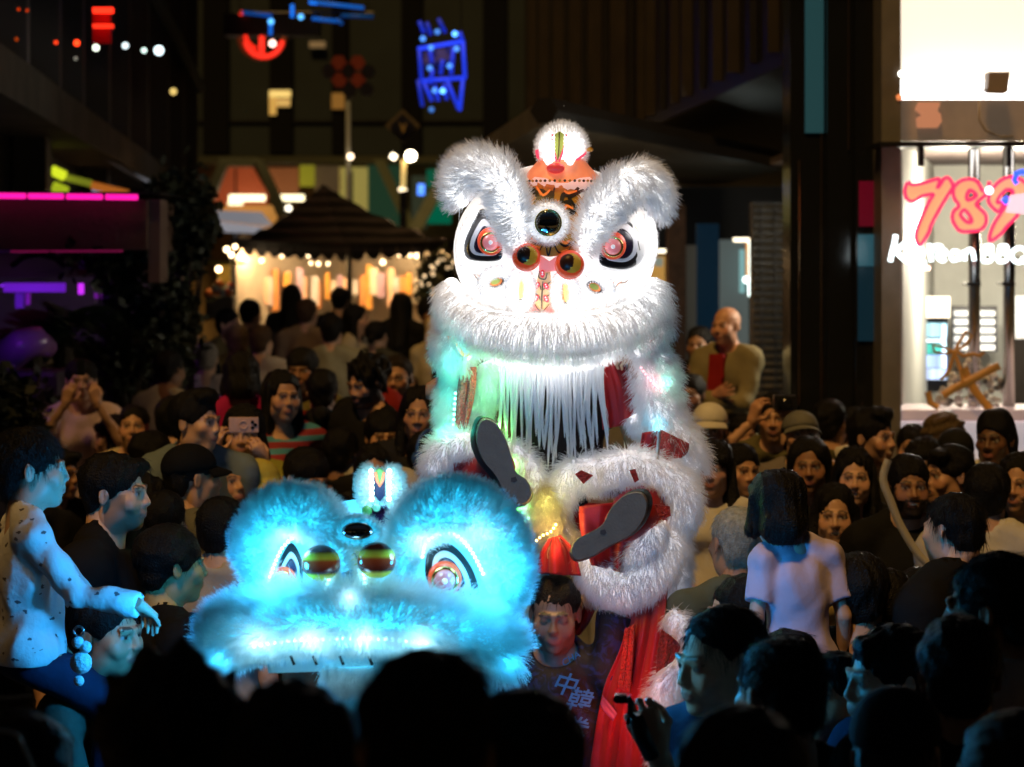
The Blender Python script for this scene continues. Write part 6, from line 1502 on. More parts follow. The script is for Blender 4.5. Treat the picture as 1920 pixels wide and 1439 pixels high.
for x in (1029, 1069):
    p0, p1 = W_.at(x - 2, 268, .195), W_.at(x, 300, .205); MB().tube([p0 + np.array([0, .01, .012]), p0, (p0 + p1) / 2 + [0, -.008, 0], p1, p1 - np.array([0, -.01, .012])], [.010, .018, .020, .018, .010], 12).obj('horn_lobe', m_plush_w, W_.root, smooth=True)
    mb = MB(); [mb.ball(W_.at(x + 9 * (1 if x < 1050 else -1), 258 + 7 * i, .222), .004, 8, 6) for i in range(7)]; b_ = mb.obj('led_beads', m_ledw, W_.root, smooth=True); b_['kind'] = 'stuff'
mb = MB(); mb.prism([W_.at(x, y, .205) for x, y in ((1040, 252), (1049, 246), (1058, 252), (1056, 280), (1046, 302), (1039, 280))], (0, .012, 0)); mb.obj('horn_crest', m_grn_p, W_.root, bevel=.003)
MB().tube([W_.at(1049, 248, .212), W_.at(1048, 275, .214), W_.at(1046, 300, .21)], .0025, 6).obj('crest_rib', mat('olive dark', (.12, .12, .02), .5), W_.root)
for pts in ([(1036, 252), (1036, 276), (1044, 304)], [(1062, 252), (1058, 278), (1048, 304)]):
    MB().tube([W_.at(x, y, .206) for x, y in pts], .0035, 6).obj('crest_edge', mat('rose trim', (.8, .05, .12), .4, emit=(1, .08, .15), es=.5), W_.root)
for (pts) in ([(1003, 282), (1010, 280), (1012, 300), (1006, 296)], [(1078, 300), (1100, 284), (1099, 290), (1076, 307)]):
    MB().prism([W_.at(x, y, .17) for x, y in pts], (0, .02, 0)).obj('horn_flap', mat('rose trim', (.8, .05, .12), .4), W_.root, bevel=.002)
MB().ball(W_.at(1042, 316, .21), (.03, .02, .018)).obj('horn_knot', m_redp, W_.root, smooth=True)
MB().ball(W_.at(1106, 281, .14), (.012, .012, .008)).obj('horn_tip', m_yel, W_.root, smooth=True)
# brows
W_.fur_tube([(978, 482, .265, 10), (966, 440, .30, 22), (956, 396, .34, 29), (944, 350, .37, 33), (918, 318, .385, 33), (884, 312, .36, 30), (862, 334, .32, 27), (858, 364, .29, 22), (872, 384, .27, 9)], 'brow', 8500, .055, flow=lambda p, N: np.stack([np.sign(p[:, 0] + .24) * -.2 - .35, np.zeros(len(p)), np.full(len(p), .5)], 1) + np.where(p[:, 0:1] < -.26, np.array([[-.3, 0, -1.4]]), 0), lie=.5, bend=.3, seed=11)
W_.fur_tube([(1096, 478, .265, 10), (1104, 446, .29, 20), (1118, 412, .32, 26), (1142, 376, .36, 31), (1176, 346, .375, 32), (1208, 338, .345, 29), (1230, 358, .30, 25), (1238, 384, .27, 19), (1232, 404, .25, 8)], 'brow', 8500, .055, flow=lambda p, N: np.stack([np.full(len(p), .45), np.zeros(len(p)), np.full(len(p), .5)], 1) + np.where(p[:, 0:1] > .33, np.array([[.2, 0, -1.6]]), 0), lie=.5, bend=.3, seed=12)
# mirror with its fuzzy ring
W_.fur_tube([(*q, .325, 9.5) for q in circ(1028, 418, 28)], 'mirror_ring', 2200, .018, flow=(0, -.2, 0), lie=.1, bend=.05, closed=True, seed=13, clump=.05)
W_.dome(1028, 418, 24, .088, m_mirror, 'mirror', depth=.28)
MB().tube([W_.at(1028 + 24 * math.cos(a), 418 + 24 * math.sin(a), .355) for a in np.linspace(0, 6.28, 26, endpoint=False)], .0032, 8, closed=True).obj('mirror_rim', mat('brass rim', (.55, .5, .2), .25, metal=1), W_.root, smooth=True)
# eyes
def eye(L, outer, ce, r, side, pk=m_eyepk, offs=.0):
    e = L.plate(outer, .008 + offs, m_inkp, 'eye', rings=8)
    L.plate(scale_poly(outer, .71, -side * -2, 0), .012 + offs, m_greyp, 'eye_white', e, rings=8)
    L.plate(scale_poly(outer, .53, side * 3, 2), .016 + offs, m_violet, 'eye_dark', e, rings=7)
    L.plate(circ(ce[0], ce[1], r, r * 1.06, 14), .021 + offs, m_eyeor, 'iris', e, lift=.006)
    c = L.pt(ce[0], ce[1] + 2, .034 + offs); MB().tube([c + np.array([L.px(r * .66) * math.cos(a), 0, L.px(r * .66) * math.sin(a)]) for a in np.linspace(0, 6.28, 20, endpoint=False)], L.px(r * .12), 8, closed=True).obj('gold_ring', m_goldm, e, smooth=True)
    MB().ball(c, (L.px(r * .60), L.px(r * .5), L.px(r * .60)), 18, 12).obj('pupil_dome', pk, e, smooth=True)
    MB().ball(c + np.array([0, -L.px(r * .5), 0]), L.px(r * .16), 8, 6).obj('pupil_glint', m_pearl, e, smooth=True)
    return e
eL = [(906, 392), (936, 430), (942, 470), (936, 488), (900, 490), (876, 484), (868, 462), (880, 426)]
eR = [(1160, 400), (1190, 410), (1208, 440), (1206, 480), (1184, 502), (1152, 504), (1124, 492), (1132, 450)]
eye(W_, eL, (920, 453), 25, 1); eye(W_, eR, (1149, 461), 25, -1)
W_.strokes([([(880, 480), (876, 466), (882, 450)], 2.5), ([(1196, 452), (1200, 470)], 2.5), ([(1190, 424), (1198, 436)], 2)], .0115, m_goldm, 'eye_gilding')
W_.fur_tube([(894, 392, .17, 5), (876, 424, .14, 7), (864, 458, .12, 8), (868, 488, .13, 8), (890, 505, .16, 8), (926, 508, .21, 7), (955, 500, .25, 5)], 'eye_trim', 1500, .010, lie=.2, seed=14, skin=m_plush_w, rad=.0009)
W_.fur_tube([(1214, 398, .15, 6), (1222, 430, .13, 8), (1224, 464, .12, 9), (1216, 494, .13, 9), (1192, 512, .16, 8), (1156, 516, .20, 7), (1118, 508, .24, 5)], 'eye_trim', 1500, .010, lie=.2, seed=15, skin=m_plush_w, rad=.0009)
# nose bridge, nostrils, central strip
nb = W_.plate([(985, 440), (1078, 440), (1082, 470), (1062, 478), (1030, 482), (998, 476), (976, 468)], .0095, m_yel, 'nose_bridge', smooth_poly=False, nsub=1, rings=7)
W_.strokes([([(990, 446), (1000, 456), (1014, 456), (1020, 454)], 3.5), ([(1012, 470), (1022, 456), (1028, 480), (1036, 456), (1048, 474), (1066, 470)], 3), ([(1046, 454), (1060, 462), (1070, 454)], 4), ([(1066, 470), (1078, 452)], 3)], .0125, m_inkp, 'nose_strokes')
W_.strokes([([(996, 447), (1006, 452), (1014, 450)], 5), ([(1052, 452), (1062, 456), (1068, 450)], 5), ([(1000, 462), (1012, 464)], 3), ([(1052, 472), (1064, 468)], 3)], .0123, m_ora, 'nose_strokes_orange')
W_.plate([(1012, 478), (1030, 490), (1048, 478), (1050, 508), (1010, 512)], .011, m_pinkp, 'nose_red', smooth_poly=False, nsub=1)
for (x, y, r, s_) in ((987, 483, 26, 1), (1068, 497, 27, 2)):
    c = W_.pt(x, y, .045); rr = W_.px(r); nz_ = MB().ball(c, (rr, rr * .8, rr), 24, 16).obj('nostril', mat('nostril red', (.7, .06, .02), .25, emit=(.9, .09, .02), es=.28, coat=.5), W_.root, smooth=True)
    MB().ball(c + np.array([.002, -rr * .22, .002]), (rr * .82, rr * .64, rr * .82), 20, 12).obj('nostril_gold', mat('nostril gold', (.55, .33, .04), .25, metal=.4, emit=(.6, .35, .03), es=.18), nz_, smooth=True)
    MB().ball(c + np.array([-.002, -rr * .42, .004]), (rr * .68, rr * .46, rr * .68), 20, 12).obj('nostril_mirror', mat('nostril dark', (.035, .010, .004), .35, spec=.3), nz_, smooth=True)
cs_ = W_.plate([(1010, 512), (1032, 510), (1036, 560), (1030, 574), (1016, 586), (1002, 572), (1004, 540)], .012, mat('strip tan', (.7, .45, .22), .4, emit=(.8, .5, .25), es=.4), 'centre_strip', smooth_poly=False, nsub=1, rings=6)
W_.strokes([([(1018, 528), (1016, 555), (1016, 580)], 2.5), ([(1003, 528), (1012, 536), (1014, 544)], 2), ([(1033, 528), (1024, 536), (1019, 544)], 2), ([(1000, 548), (1010, 556), (1013, 564)], 2), ([(1032, 552), (1024, 558), (1019, 566)], 2), ([(999, 566), (1015, 585), (1032, 568)], 1.5), ([(1012, 508), (1010, 520), (1022, 524), (1026, 512)], 2)], .0155, m_inkp, 'strip_strokes')
for (x, y, a) in ((1007, 536, .5), (1024, 537, -.5), (1005, 560, .5), (1024, 561, -.5), (1017, 514, 0)):
    W_.plate(circ(x, y, 4.5, 7.5, 10, a * 1.2 + 3.14), .0165, mat('gem red', (.75, .04, .07), .2, emit=(.9, .06, .09), es=.4, coat=.5), 'gem', nsub=2, rings=3)
    mb = MB(); [mb.ball(W_.pt(x - a * 3 * i + a * 2, y - 3 + 4 * i, .0185), .0028, 6, 5) for i in range(2)]; mb.obj('gem_pearls', m_pearl, W_.root, smooth=True)['kind'] = 'stuff'
W_.plate([(962, 574), (1000, 566), (1036, 566), (1080, 572), (1050, 586), (990, 588)], .008, m_pinkp, 'lip_strip', smooth_poly=False, nsub=1)
W_.strokes([([(884, 508), (892, 520), (900, 528), (912, 522)], 2.2), ([(896, 512), (904, 518), (902, 510)], 1.8), ([(1152, 544), (1160, 532), (1172, 530), (1180, 522)], 2.2), ([(1164, 540), (1172, 536)], 1.8), ([(948, 506), (956, 512), (966, 508)], 1.8), ([(1096, 516), (1104, 520), (1112, 514)], 1.8)], .008, mat('painted sepia', (.25, .12, .04), .5), 'cheek_swirls')
W_.strokes([([(888, 506), (896, 516), (906, 524)], 1.6), ([(1156, 536), (1166, 528)], 1.6), ([(1146, 536), (1152, 528)], 3)], .0083, m_ora, 'cheek_swirls_orange')
# nasal loops and cheek spots
for (x, y, rx_, ry_, rot, sd) in ((976, 545, 14, 30, .06, 21), (1060, 551, 14, 30, -.08, 22)):
    q = circ(x, y, rx_ + 4, ry_ + 4, 16, rot)
    W_.fur_tube([(*p, .285, 9) for p in q], 'nasal_loop', 1500, .013, closed=True, lie=.15, seed=sd, skin=m_plush_w)
    W_.plate(circ(x, y, 9, ry_ - 3, 12, rot), .016, m_pearl if sd == 21 else m_ora, 'loop_inlay'); W_.plate(circ(x + 2, y - 3, 5.5, ry_ - 8, 12, rot), .020, mat('lime', (.6, .65, .2), .4, emit=(.65, .7, .2), es=.4), 'loop_core')
    W_.plate(circ(x + 2, y + ry_ - 9, 9, 5, 10), .0215, m_inkp, 'loop_tip'); W_.beads([(x - 7, y + ry_ - 14), (x, y + ry_ - 10), (x + 9, y + ry_ - 14)], 5, .0028, m_pearl, 'loop_pearls', off=.025)
for (x, y, rot, sd) in ((932, 530, -.35, 23), (1117, 540, .45, 24)):
    W_.fur_tube([(*p, .235, 9) for p in circ(x, y, 27, 20, 16, rot)], 'cheek_ring', 1500, .013, closed=True, lie=.15, seed=sd, skin=m_plush_w)
    W_.plate(circ(x, y, 18, 12, 14, rot), .014, m_inkp, 'cheek_spot'); W_.plate(circ(x - 2, y - 1, 12, 7.5, 14, rot), .018, m_ora, 'cheek_orange'); W_.plate(circ(x - 3, y - 2, 9, 5.5, 12, rot), .021, m_grn_p, 'cheek_olive')
    W_.beads([*circ(x, y, 15, 9.8, 14, rot)], 16, .0026, m_pearl, 'cheek_pearls', off=.022)
# upper lip: a thick roll of long fur, the lit fringe below it
W_.fur_tube([(846, 530, .06, 14), (852, 566, .12, 26), (884, 600, .19, 32), (940, 618, .25, 34), (1030, 624, .285, 34), (1110, 618, .25, 34), (1176, 598, .19, 32), (1216, 564, .12, 28), (1228, 530, .06, 14)], 'lip_roll', 12500, .095,
            flow=lambda p, N: np.stack([(p[:, 0] - .13) * 1.5, np.full(len(p), -.25), np.full(len(p), -1.0)], 1), lie=.74, bend=.45, seed=31, rad=.0012, clump=.07, jitter=.14)
W_.fur_tube([(912, 640, .20, 8), (960, 656, .235, 10), (1030, 664, .25, 10), (1100, 662, .235, 10), (1166, 644, .19, 8)], 'lip_fringe', 4200, .062, flow=(0, -.1, -1), lie=.72, bend=.3, seed=32, rad=.0012, clump=.15)
W_.beads([(914, 652, .23), (960, 666, .265), (1030, 674, .28), (1100, 672, .265), (1164, 656, .22)], 30, .0042, m_ledw, 'led_beads')
W_.fur_tube([(858, 560, .02, 22), (846, 600, .06, 28), (852, 640, .09, 26), (880, 668, .12, 16)], 'jowl', 3600, .075, flow=(-.25, -.1, -1), lie=.6, bend=.5, seed=33, rad=.0012)
W_.fur_tube([(1212, 560, .02, 22), (1228, 596, .05, 26), (1222, 630, .08, 24), (1196, 660, .12, 14)], 'jowl', 3600, .075, flow=(.25, -.1, -1), lie=.6, bend=.5, seed=34, rad=.0012)
for (x, y, f, w) in ((880, 396, .22, .7), (1224, 424, .18, .7), (975, 592, .30, .5), (1080, 592, .30, .5), (930, 680, .22, .6), (962, 686, .24, .6), (996, 690, .25, .6), (1030, 692, .25, .6), (1064, 692, .25, .6), (1098, 688, .24, .6), (1136, 680, .22, .6)): W_.led(x, y, f, (1, .97, .96), w, .03)
# lower jaw cloth and the long beard in locks
W_.fur_tube([(940, 690, .10, 12), (1000, 700, .15, 14), (1070, 700, .15, 14), (1120, 690, .10, 12)], 'jaw', 1500, .05, flow=(0, -.3, -1), lie=.7, seed=36)
r = np.random.default_rng(41); locks = 36
for i in range(locks):
    x0 = 938 + 192 * (i + .5) / locks; f0 = .14 + .05 * math.sin(math.pi * i / locks); L_ = 150 + 32 * math.sin(math.pi * (i + 1) / (locks + 1)) + r.uniform(-26, 20); dr = r.uniform(-9, 9) + (x0 - 1034) * .06
    n = 46; L_ += r.uniform(-30, 12); u = r.normal(size=(n, 2)) * 1.7; pts = np.empty((n, 7, 3)); wv = r.uniform(-9, 9); ph = r.uniform(0, 6)
    for k in range(7):
        t = k / 6; x = x0 + dr * t * t + wv * math.sin(3 * t + ph) * t; y = 686 + L_ * t
        for j in range(n): pts[j, k] = W_.at(x + u[j, 0] * (1.15 - .75 * t), y - (26 * abs(u[j, 1]) * t * .5), f0 + .004 * u[j, 1])
    bl_ = MB().tube([W_.at(x0, 684, f0), W_.at(x0, 690, f0)], .004, 6).obj('beard_lock', m_furs, W_.root); hair_obj('fur', pts, .0010, m_furw, bl_)
# red mouth cloth
def drape(L, poly, f, m, name, seed=0, nx=14, amp=.012, parent=None, thick=True, label=None, ftop=None):
    """cloth between two edge curves: poly = [(x,y) down the left edge], [(x,y) down the right edge]; f = forward distance or (f_left, f_right)"""
    A, B_ = (np.array(spline(e, 6, False)) for e in poly); n = min(len(A), len(B_)); A = A[np.linspace(0, len(A) - 1, n).astype(int)]; B_ = B_[np.linspace(0, len(B_) - 1, n).astype(int)]; fl = f if hasattr(f, '__len__') else (f, f)
    rr = np.random.default_rng(seed); ph = rr.uniform(0, 6, 3); V = []; Q = []
    for i in range(n):
        for j in range(nx):
            u = j / (nx - 1); p = A[i] * (1 - u) + B_[i] * u; w_ = amp * (math.sin(u * 11 + ph[0] + i * .10) + .6 * math.sin(u * 23 + ph[1] - i * .07))
            ff = fl[0] * (1 - u) + fl[1] * u; tt = min(1, i / (n * .22)); ff = ff if ftop is None else ftop * (1 - tt) + ff * tt; V.append(L.at(p[0], p[1], ff + w_))
    for i in range(n - 1):
        for j in range(nx - 1): Q.append((i * nx + j, i * nx + j + 1, (i + 1) * nx + j + 1, (i + 1) * nx + j))
    o = obj(name, np_mesh(name, V, quads=Q), m, parent or L.root, label=label)
    if thick: md = o.modifiers.new('s', 'SOLIDIFY'); md.thickness = .004
    return o
drape(W_, ([(1118, 676), (1124, 740), (1130, 806)], [(1166, 664), (1196, 730), (1204, 790)]), (.06, .02), m_redcloth, 'mouth_cloth', 2)
# side ear on the left, sequinned plate with an orange rim
ear = W_.fur_tube([(862, 616, .08, 14), (842, 640, .10, 30), (846, 672, .10, 30), (870, 692, .08, 18)], 'ear', 4200, .055, flow=(-.3, -.1, -1), lie=.55, bend=.4, seed=42)
mt = mat('turquoise sequin', (.2, .62, .58), .3, emit=(.15, .6, .55), es=.3, bump=.8, bscale=140, vary=.5, vscale=130)
MB().prism([W_.at(x, y, .165) for x, y in ((852, 626), (868, 630), (884, 658), (878, 664), (864, 660))], (0, .012, 0)).obj('ear_plate', mt, ear, bevel=.003)
MB().tube([W_.at(x, y, .172) for x, y in spline([(840, 634), (852, 632), (862, 656), (872, 666), (886, 660)], 4, False)], .006, 8).obj('ear_rim', mat('orange piping', (.8, .2, .06), .4, emit=(.9, .2, .06), es=.4), ear, smooth=True)
MB().prism([W_.at(x, y, .15) for x, y in ((842, 622), (850, 620), (854, 632), (846, 634))], (0, .012, 0)).obj('ear_tab', m_redseq, ear)
MB().prism([W_.at(x, y, .13) for x, y in ((1212, 618), (1222, 612), (1228, 636), (1220, 644))], (0, .012, 0)).obj('ear_plate', mat('rose sequin', (.7, .18, .2), .3, emit=(.8, .15, .18), es=.3, bump=.8, bscale=140), W_.root)
# left flank: furry strips with leds, a sequinned red panel
W_.fur_tube([(858, 690, .06, 14), (846, 716, .05, 17), (838, 760, .05, 20), (842, 806, .05, 19), (836, 850, .04, 14)], 'flank_strip', 4200, .060, flow=(-.7, -.1, -.55), lie=.45, bend=.35, seed=43)
W_.beads([(854, 738, .10), (852, 770, .10), (850, 800, .10), (846, 826, .10)], 10, .0052, m_ledg, 'led_beads')
drape(W_, ([(866, 690), (858, 740), (854, 810)], [(892, 688), (890, 736), (876, 800)]), .115, m_redseq, 'sequin_panel', 5, amp=.004)
MB().tube([W_.at(x, y, .05) for x, y in ((889, 694), (886, 712), (884, 726))], .004, 6).obj('orange_piping', mat('orange piping', (.8, .2, .06), .4), W_.root)
W_.fur_tube([(908, 680, .06, 18), (920, 710, .06, 24), (912, 744, .06, 26), (902, 772, .06, 22), (906, 800, .05, 18)], 'flank_strip', 4200, .055, flow=(.1, -.1, -1), lie=.5, bend=.4, seed=44)
for (x, y, f, col, w) in ((838, 742, .16, (.05, 1, .72), .9), (836, 800, .16, (.05, 1, .75), .9), (838, 690, .20, (.05, .9, .8), .6), (852, 668, .2, (.1, .9, .85), .4), (915, 712, .17, (.12, 1, .2), 2.0), (936, 800, .15, (.2, 1, .15), 1.4), (960, 870, .14, (.15, 1, .15), 1.6), (965, 960, .14, (.08, 1, .1), 3.0), (988, 985, .12, (.3, 1, .08), 1.5),
                          (1040, 992, .24, (1, .62, .14), 1.6), (1026, 935, .22, (.85, .9, .15), .9), (1034, 1028, .25, (1, .4, .08), .5), (1228, 716, .16, (1, .25, .32), .35), (1250, 716, .16, (.1, 1, .7), .5), (1232, 800, .14, (.05, .7, 1), .4)): W_.led(x, y, f, col, w, .012)
# right arm sleeve: a long furry cape edge
W_.fur_tube([(1204, 640, .05, 22), (1226, 690, .06, 34), (1234, 740, .06, 36), (1246, 790, .06, 36), (1268, 830, .07, 36), (1292, 862, .07, 28), (1304, 880, .07, 14)], 'sleeve_roll', 9500, .075, flow=(.55, -.1, -.9), lie=.5, bend=.4, seed=45, rad=.0012)
W_.beads([(1202, 690, .16), (1218, 712, .165), (1240, 734, .16)], 9, .004, m_ledr, 'led_beads')
W_.fur_tube([(1186, 780, .06, 12), (1200, 800, .06, 14), (1222, 800, .06, 14), (1240, 790, .07, 10)], 'cuff_roll', 1600, .05, flow=(-.3, -.1, -1), lie=.5, seed=46)
drape(W_, ([(1204, 812), (1198, 850), (1196, 872)], [(1240, 806), (1238, 850), (1240, 868)]), .14, m_redcloth, 'red_cuff', 6, amp=.006)
drape(W_, ([(1240, 806), (1238, 840), (1236, 868)], [(1292, 832), (1288, 848), (1276, 858)]), .155, m_redseq, 'sequin_cuff', 7, amp=.004)
MB().tube([W_.at(1236, 808, .18), W_.at(1232, 862, .18)], .006, 8).obj('silver_braid', mat('silver braid', (.7, .6, .45), .3, metal=.6), W_.root)
# raised legs: fur trimmed trousers around the two soles
W_.fur_tube([(838, 850, .10, 14), (818, 880, .10, 22), (826, 850, .12, 24), (862, 832, .14, 22), (904, 840, .13, 20), (950, 846, .11, 20), (990, 880, .10, 22), (1004, 924, .10, 20), (984, 966, .10, 22), (948, 990, .10, 24), (900, 980, .09, 20)], 'leg_trim', 8500, .055, flow=lambda p, N: N * 0 + np.array([-.15, -.2, -.8]), lie=.4, bend=.3, seed=47)
drape(W_, ([(850, 868), (856, 900), (880, 950)], [(930, 866), (960, 900), (950, 960)]), .15, m_redcloth, 'red_trouser', 9, amp=.012)
W_.fur_tube([(1050, 966, .09, 12), (1056, 920, .10, 24), (1078, 890, .12, 28), (1128, 886, .14, 29), (1184, 874, .15, 31), (1238, 890, .14, 33), (1276, 930, .13, 33), (1272, 980, .11, 26), (1262, 1006, .10, 12)], 'leg_trim', 9500, .058, flow=lambda p, N: N * 0 + np.array([.1, -.2, -.8]), lie=.5, bend=.4, clump=.10, seed=48)
W_.fur_tube([(1268, 984, .10, 12), (1250, 1026, .13, 32), (1214, 1076, .15, 40), (1168, 1102, .15, 40), (1124, 1078, .14, 32), (1096, 1048, .12, 20), (1080, 1030, .10, 8)], 'leg_trim', 7500, .058, flow=lambda p, N: N * 0 + np.array([.1, -.2, -.8]), lie=.5, bend=.4, clump=.10, seed=55)
W_.fur_tube([(1168, 1056, .17, 10), (1194, 1040, .19, 22), (1222, 1010, .19, 24), (1240, 974, .17, 10)], 'leg_trim', 2600, .05, flow=lambda p, N: N * 0 + np.array([.1, -.2, -.8]), lie=.5, bend=.4, clump=.10, seed=56)
W_.fur_tube([(1046, 950, .08, 10), (1052, 990, .09, 17), (1066, 1026, .09, 17), (1084, 1058, .09, 10)], 'leg_trim', 2600, .05, flow=lambda p, N: N * 0 + np.array([.1, -.2, -.8]), lie=.5, bend=.4, clump=.10, seed=57, hair=furmat('cream fur', (.74, .66, .50)))
drape(W_, ([(1086, 950), (1090, 1000), (1110, 1060)], [(1250, 930), (1220, 1010), (1190, 1080)]), .19, m_redcloth, 'red_trouser', 10, amp=.016)
MB().prism([W_.at(x, y, .30) for x, y in ((1078, 890), (1090, 882), (1112, 892), (1094, 908))], (0, .01, 0)).obj('red_patch', m_redseq, W_.root)
MB().prism([W_.at(x, y, .30) for x, y in ((1180, 882), (1192, 880), (1198, 900), (1190, 906))], (0, .01, 0)).obj('red_patch', m_redseq, W_.root)
MB().prism([W_.at(x, y, .27) for x, y in ((1226, 946), (1256, 950), (1258, 968), (1238, 974))], (0, .01, 0)).obj('red_patch', m_redseq, W_.root)
def trouser(pts, seed):
    a = np.array(pts, float); cs = spline([tuple(q) for q in a], 6, False); mb = MB(); mb.tube([W_.at(q[0], q[1], q[2]) for q in cs], [W_.px(q[3]) for q in cs], 22); V = np.array(mb.v); rr = np.random.default_rng(seed); c0 = V.mean(0)
    for k in range(3):
        w = rr.normal(size=3) * (38 + 22 * k); V += (V - c0) / (np.linalg.norm(V - c0, axis=1)[:, None] + 1e-6) * (.007 / (1 + k) * np.sin(V @ w + rr.uniform(0, 6)))[:, None]
    mb.v = [tuple(v) for v in V]; mb.obj('red_trouser_leg', m_redcloth, W_.root, smooth=True)
trouser([(1226, 925, .04, 52), (1206, 952, .12, 50), (1180, 975, .20, 42), (1160, 985, .25, 32)], 1)
trouser([(880, 905, .06, 44), (905, 895, .12, 44), (930, 880, .20, 36), (940, 872, .24, 28)], 2)
# shoes, soles towards the camera
def shoe(sole, f, L, tilt, label=None):
    so = spline(sole, 5, True); c = np.mean(so, 0); e = MB(); n = len(so); Vs = []
    for k, (sc, ff) in enumerate(((1.0, 0), (1.03, -.018), (1.05, -.03))):
        for p in so: q = c + (p - c) * sc; Vs.append(L.at(q[0], q[1], f + ff))
    Fc = [tuple(range(n))] + [(k * n + i, k * n + (i + 1) % n, (k + 1) * n + (i + 1) % n, (k + 1) * n + i) for k in range(2) for i in range(n)]
    o = e.add(Vs, Fc).obj('shoe_sole', m_rubber, L.root)
    V2 = []
    for k, (sc, ff) in enumerate(((1.06, -.028), (1.10, -.055), (1.02, -.09), (.80, -.125), (.45, -.15))):
        for p in so: q = c + (p - c) * sc + np.array(tilt) * k * 2.2; V2.append(L.at(q[0], q[1], f + ff))
    F2 = [(k * n + i, k * n + (i + 1) % n, (k + 1) * n + (i + 1) % n, (k + 1) * n + i) for k in range(4) for i in range(n)] + [tuple(range(4 * n, 5 * n))]
    MB().add(V2, F2).obj('shoe_upper', m_shoe, o, smooth=True)
    mk = c + (np.array(sole[0]) - c) * .0 + np.array([16, 26]) if tilt[0] < 0 else c + np.array([-10, 8])
    MB().prism([L.at(mk[0] + a, mk[1] + b, f + .002) for a, b in ((-6, -4), (3, -6), (6, 1), (1, 5), (-6, 3))], (0, .004, 0)).obj('sole_stamp', mat('sole stamp', (.05, .03, .025), .7), o)
shoe([(904, 790), (928, 794), (948, 826), (958, 856), (966, 884), (986, 900), (996, 924), (988, 940), (970, 944), (950, 930), (930, 892), (906, 862), (894, 824)], .36, W_, (-2.6, .4))
shoe([(1200, 926), (1212, 946), (1204, 976), (1182, 1002), (1144, 1022), (1110, 1042), (1084, 1050), (1072, 1036), (1080, 1014), (1104, 1000), (1130, 984), (1146, 954), (1172, 930)], .38, W_, (2.2, -1.0))
# seat: cream and amber lit fur, red bow
W_.fur_tube([(1000, 900, .08, 16), (1020, 940, .12, 26), (1024, 985, .13, 28), (1034, 1026, .12, 18)], 'seat_fur', 4800, .06, flow=(.1, -.2, -1), lie=.5, seed=49, hair=furmat('cream fur', (.74, .66, .50)))
W_.beads([(1006, 1014, .22), (1018, 1004, .22), (1032, 998, .22), (1042, 984, .22)], 7, .004, m_ledy, 'led_beads'); W_.beads([(980, 962, .16), (968, 974, .16), (975, 984, .16), (990, 972, .16)], 7, .0042, m_ledg, 'led_beads')
drape(W_, ([(1030, 1010), (1012, 1040), (1006, 1076)], [(1050, 1004), (1076, 1030), (1090, 1080)]), .19, m_redcloth, 'red_bow', 12, amp=.022)
W_.fur_tube([(1000, 1090, .03, 16), (1008, 1062, .04, 20), (1036, 1052, .05, 18), (1052, 1062, .05, 12)], 'hood_fur', 2600, .055, flow=(-.2, -.2, -.6), lie=.4, seed=50, hair=furmat('cream fur', (.74, .66, .50)))
W_.fur_tube([(988, 1090, .0, 14), (990, 1130, .0, 20), (986, 1164, .0, 14)], 'hood_fur', 2000, .05, flow=(-.2, -.2, -1), lie=.4, seed=51, hair=furmat('cream fur', (.74, .66, .50)))
W_.fur_tube([(1092, 1086, .04, 10), (1100, 1108, .05, 16), (1118, 1118, .05, 10)], 'hood_fur', 1400, .05, flow=(0, -.2, -1), lie=.4, seed=52, hair=furmat('cream fur', (.74, .66, .50)))
drape(W_, ([(956, 1160), (962, 1190), (985, 1206)], [(990, 1150), (996, 1190), (992, 1204)]), -.12, m_redcloth, 'red_hood', 14)
drape(W_, ([(1074, 1100), (1070, 1150), (1062, 1196)], [(1122, 1126), (1104, 1166), (1086, 1190)]), -.10, m_redcloth, 'red_hood', 15)
# the tail cloth hanging behind the rear dancer, edged with fur
drape(W_, ([(1176, 1060), (1170, 1190), (1132, 1290), (1112, 1400), (1104, 1470)], [(1262, 1030), (1244, 1180), (1232, 1300), (1222, 1400), (1216, 1480)]), (.22, .26), m_redcloth, 'tail_cloth', 16, nx=30, amp=.011, ftop=-.02)
drape(W_, ([(1172, 1180), (1166, 1240), (1158, 1290)], [(1190, 1170), (1186, 1230), (1180, 1300)]), .27, m_redseq, 'sequin_band', 17, amp=.003)
drape(W_, ([(1240, 1180), (1232, 1220), (1230, 1262)], [(1262, 1196), (1276, 1214), (1262, 1240)]), .36, m_redseq, 'sequin_patch', 18, amp=.003)
drape(W_, ([(1126, 1322), (1132, 1334), (1150, 1352)], [(1130, 1304), (1146, 1322), (1158, 1338)]), .28, mat('purple sash', (.22, .05, .12), .5), 'sash', 19, nx=6, amp=.003)
W_.fur_tube([(1276, 1010, .0, 16), (1270, 1060, .02, 24), (1262, 1110, .02, 24), (1250, 1150, .0, 14)], 'tail_fur', 3000, .055, flow=(.4, -.1, -.8), lie=.5, seed=53)
W_.fur_tube([(1256, 1150, .24, 14), (1276, 1176, .26, 24), (1296, 1206, .26, 24), (1284, 1248, .26, 26), (1256, 1276, .26, 30), (1240, 1320, .26, 30), (1246, 1370, .26, 34), (1252, 1430, .26, 30), (1250, 1480, .26, 20)], 'tail_fur', 9000, .055, flow=(-.1, -.2, -1), lie=.5, seed=54)
W_.led(1150, 1230, .36, (1, .12, .05), .8, .03); W_.led(1150, 1360, .38, (1, .10, .04), 1.6, .03); W_.led(1086, 1120, .06, (1, .5, .1), .10, .02); W_.led(968, 1172, -.06, (1, .1, .05), .12, .02)

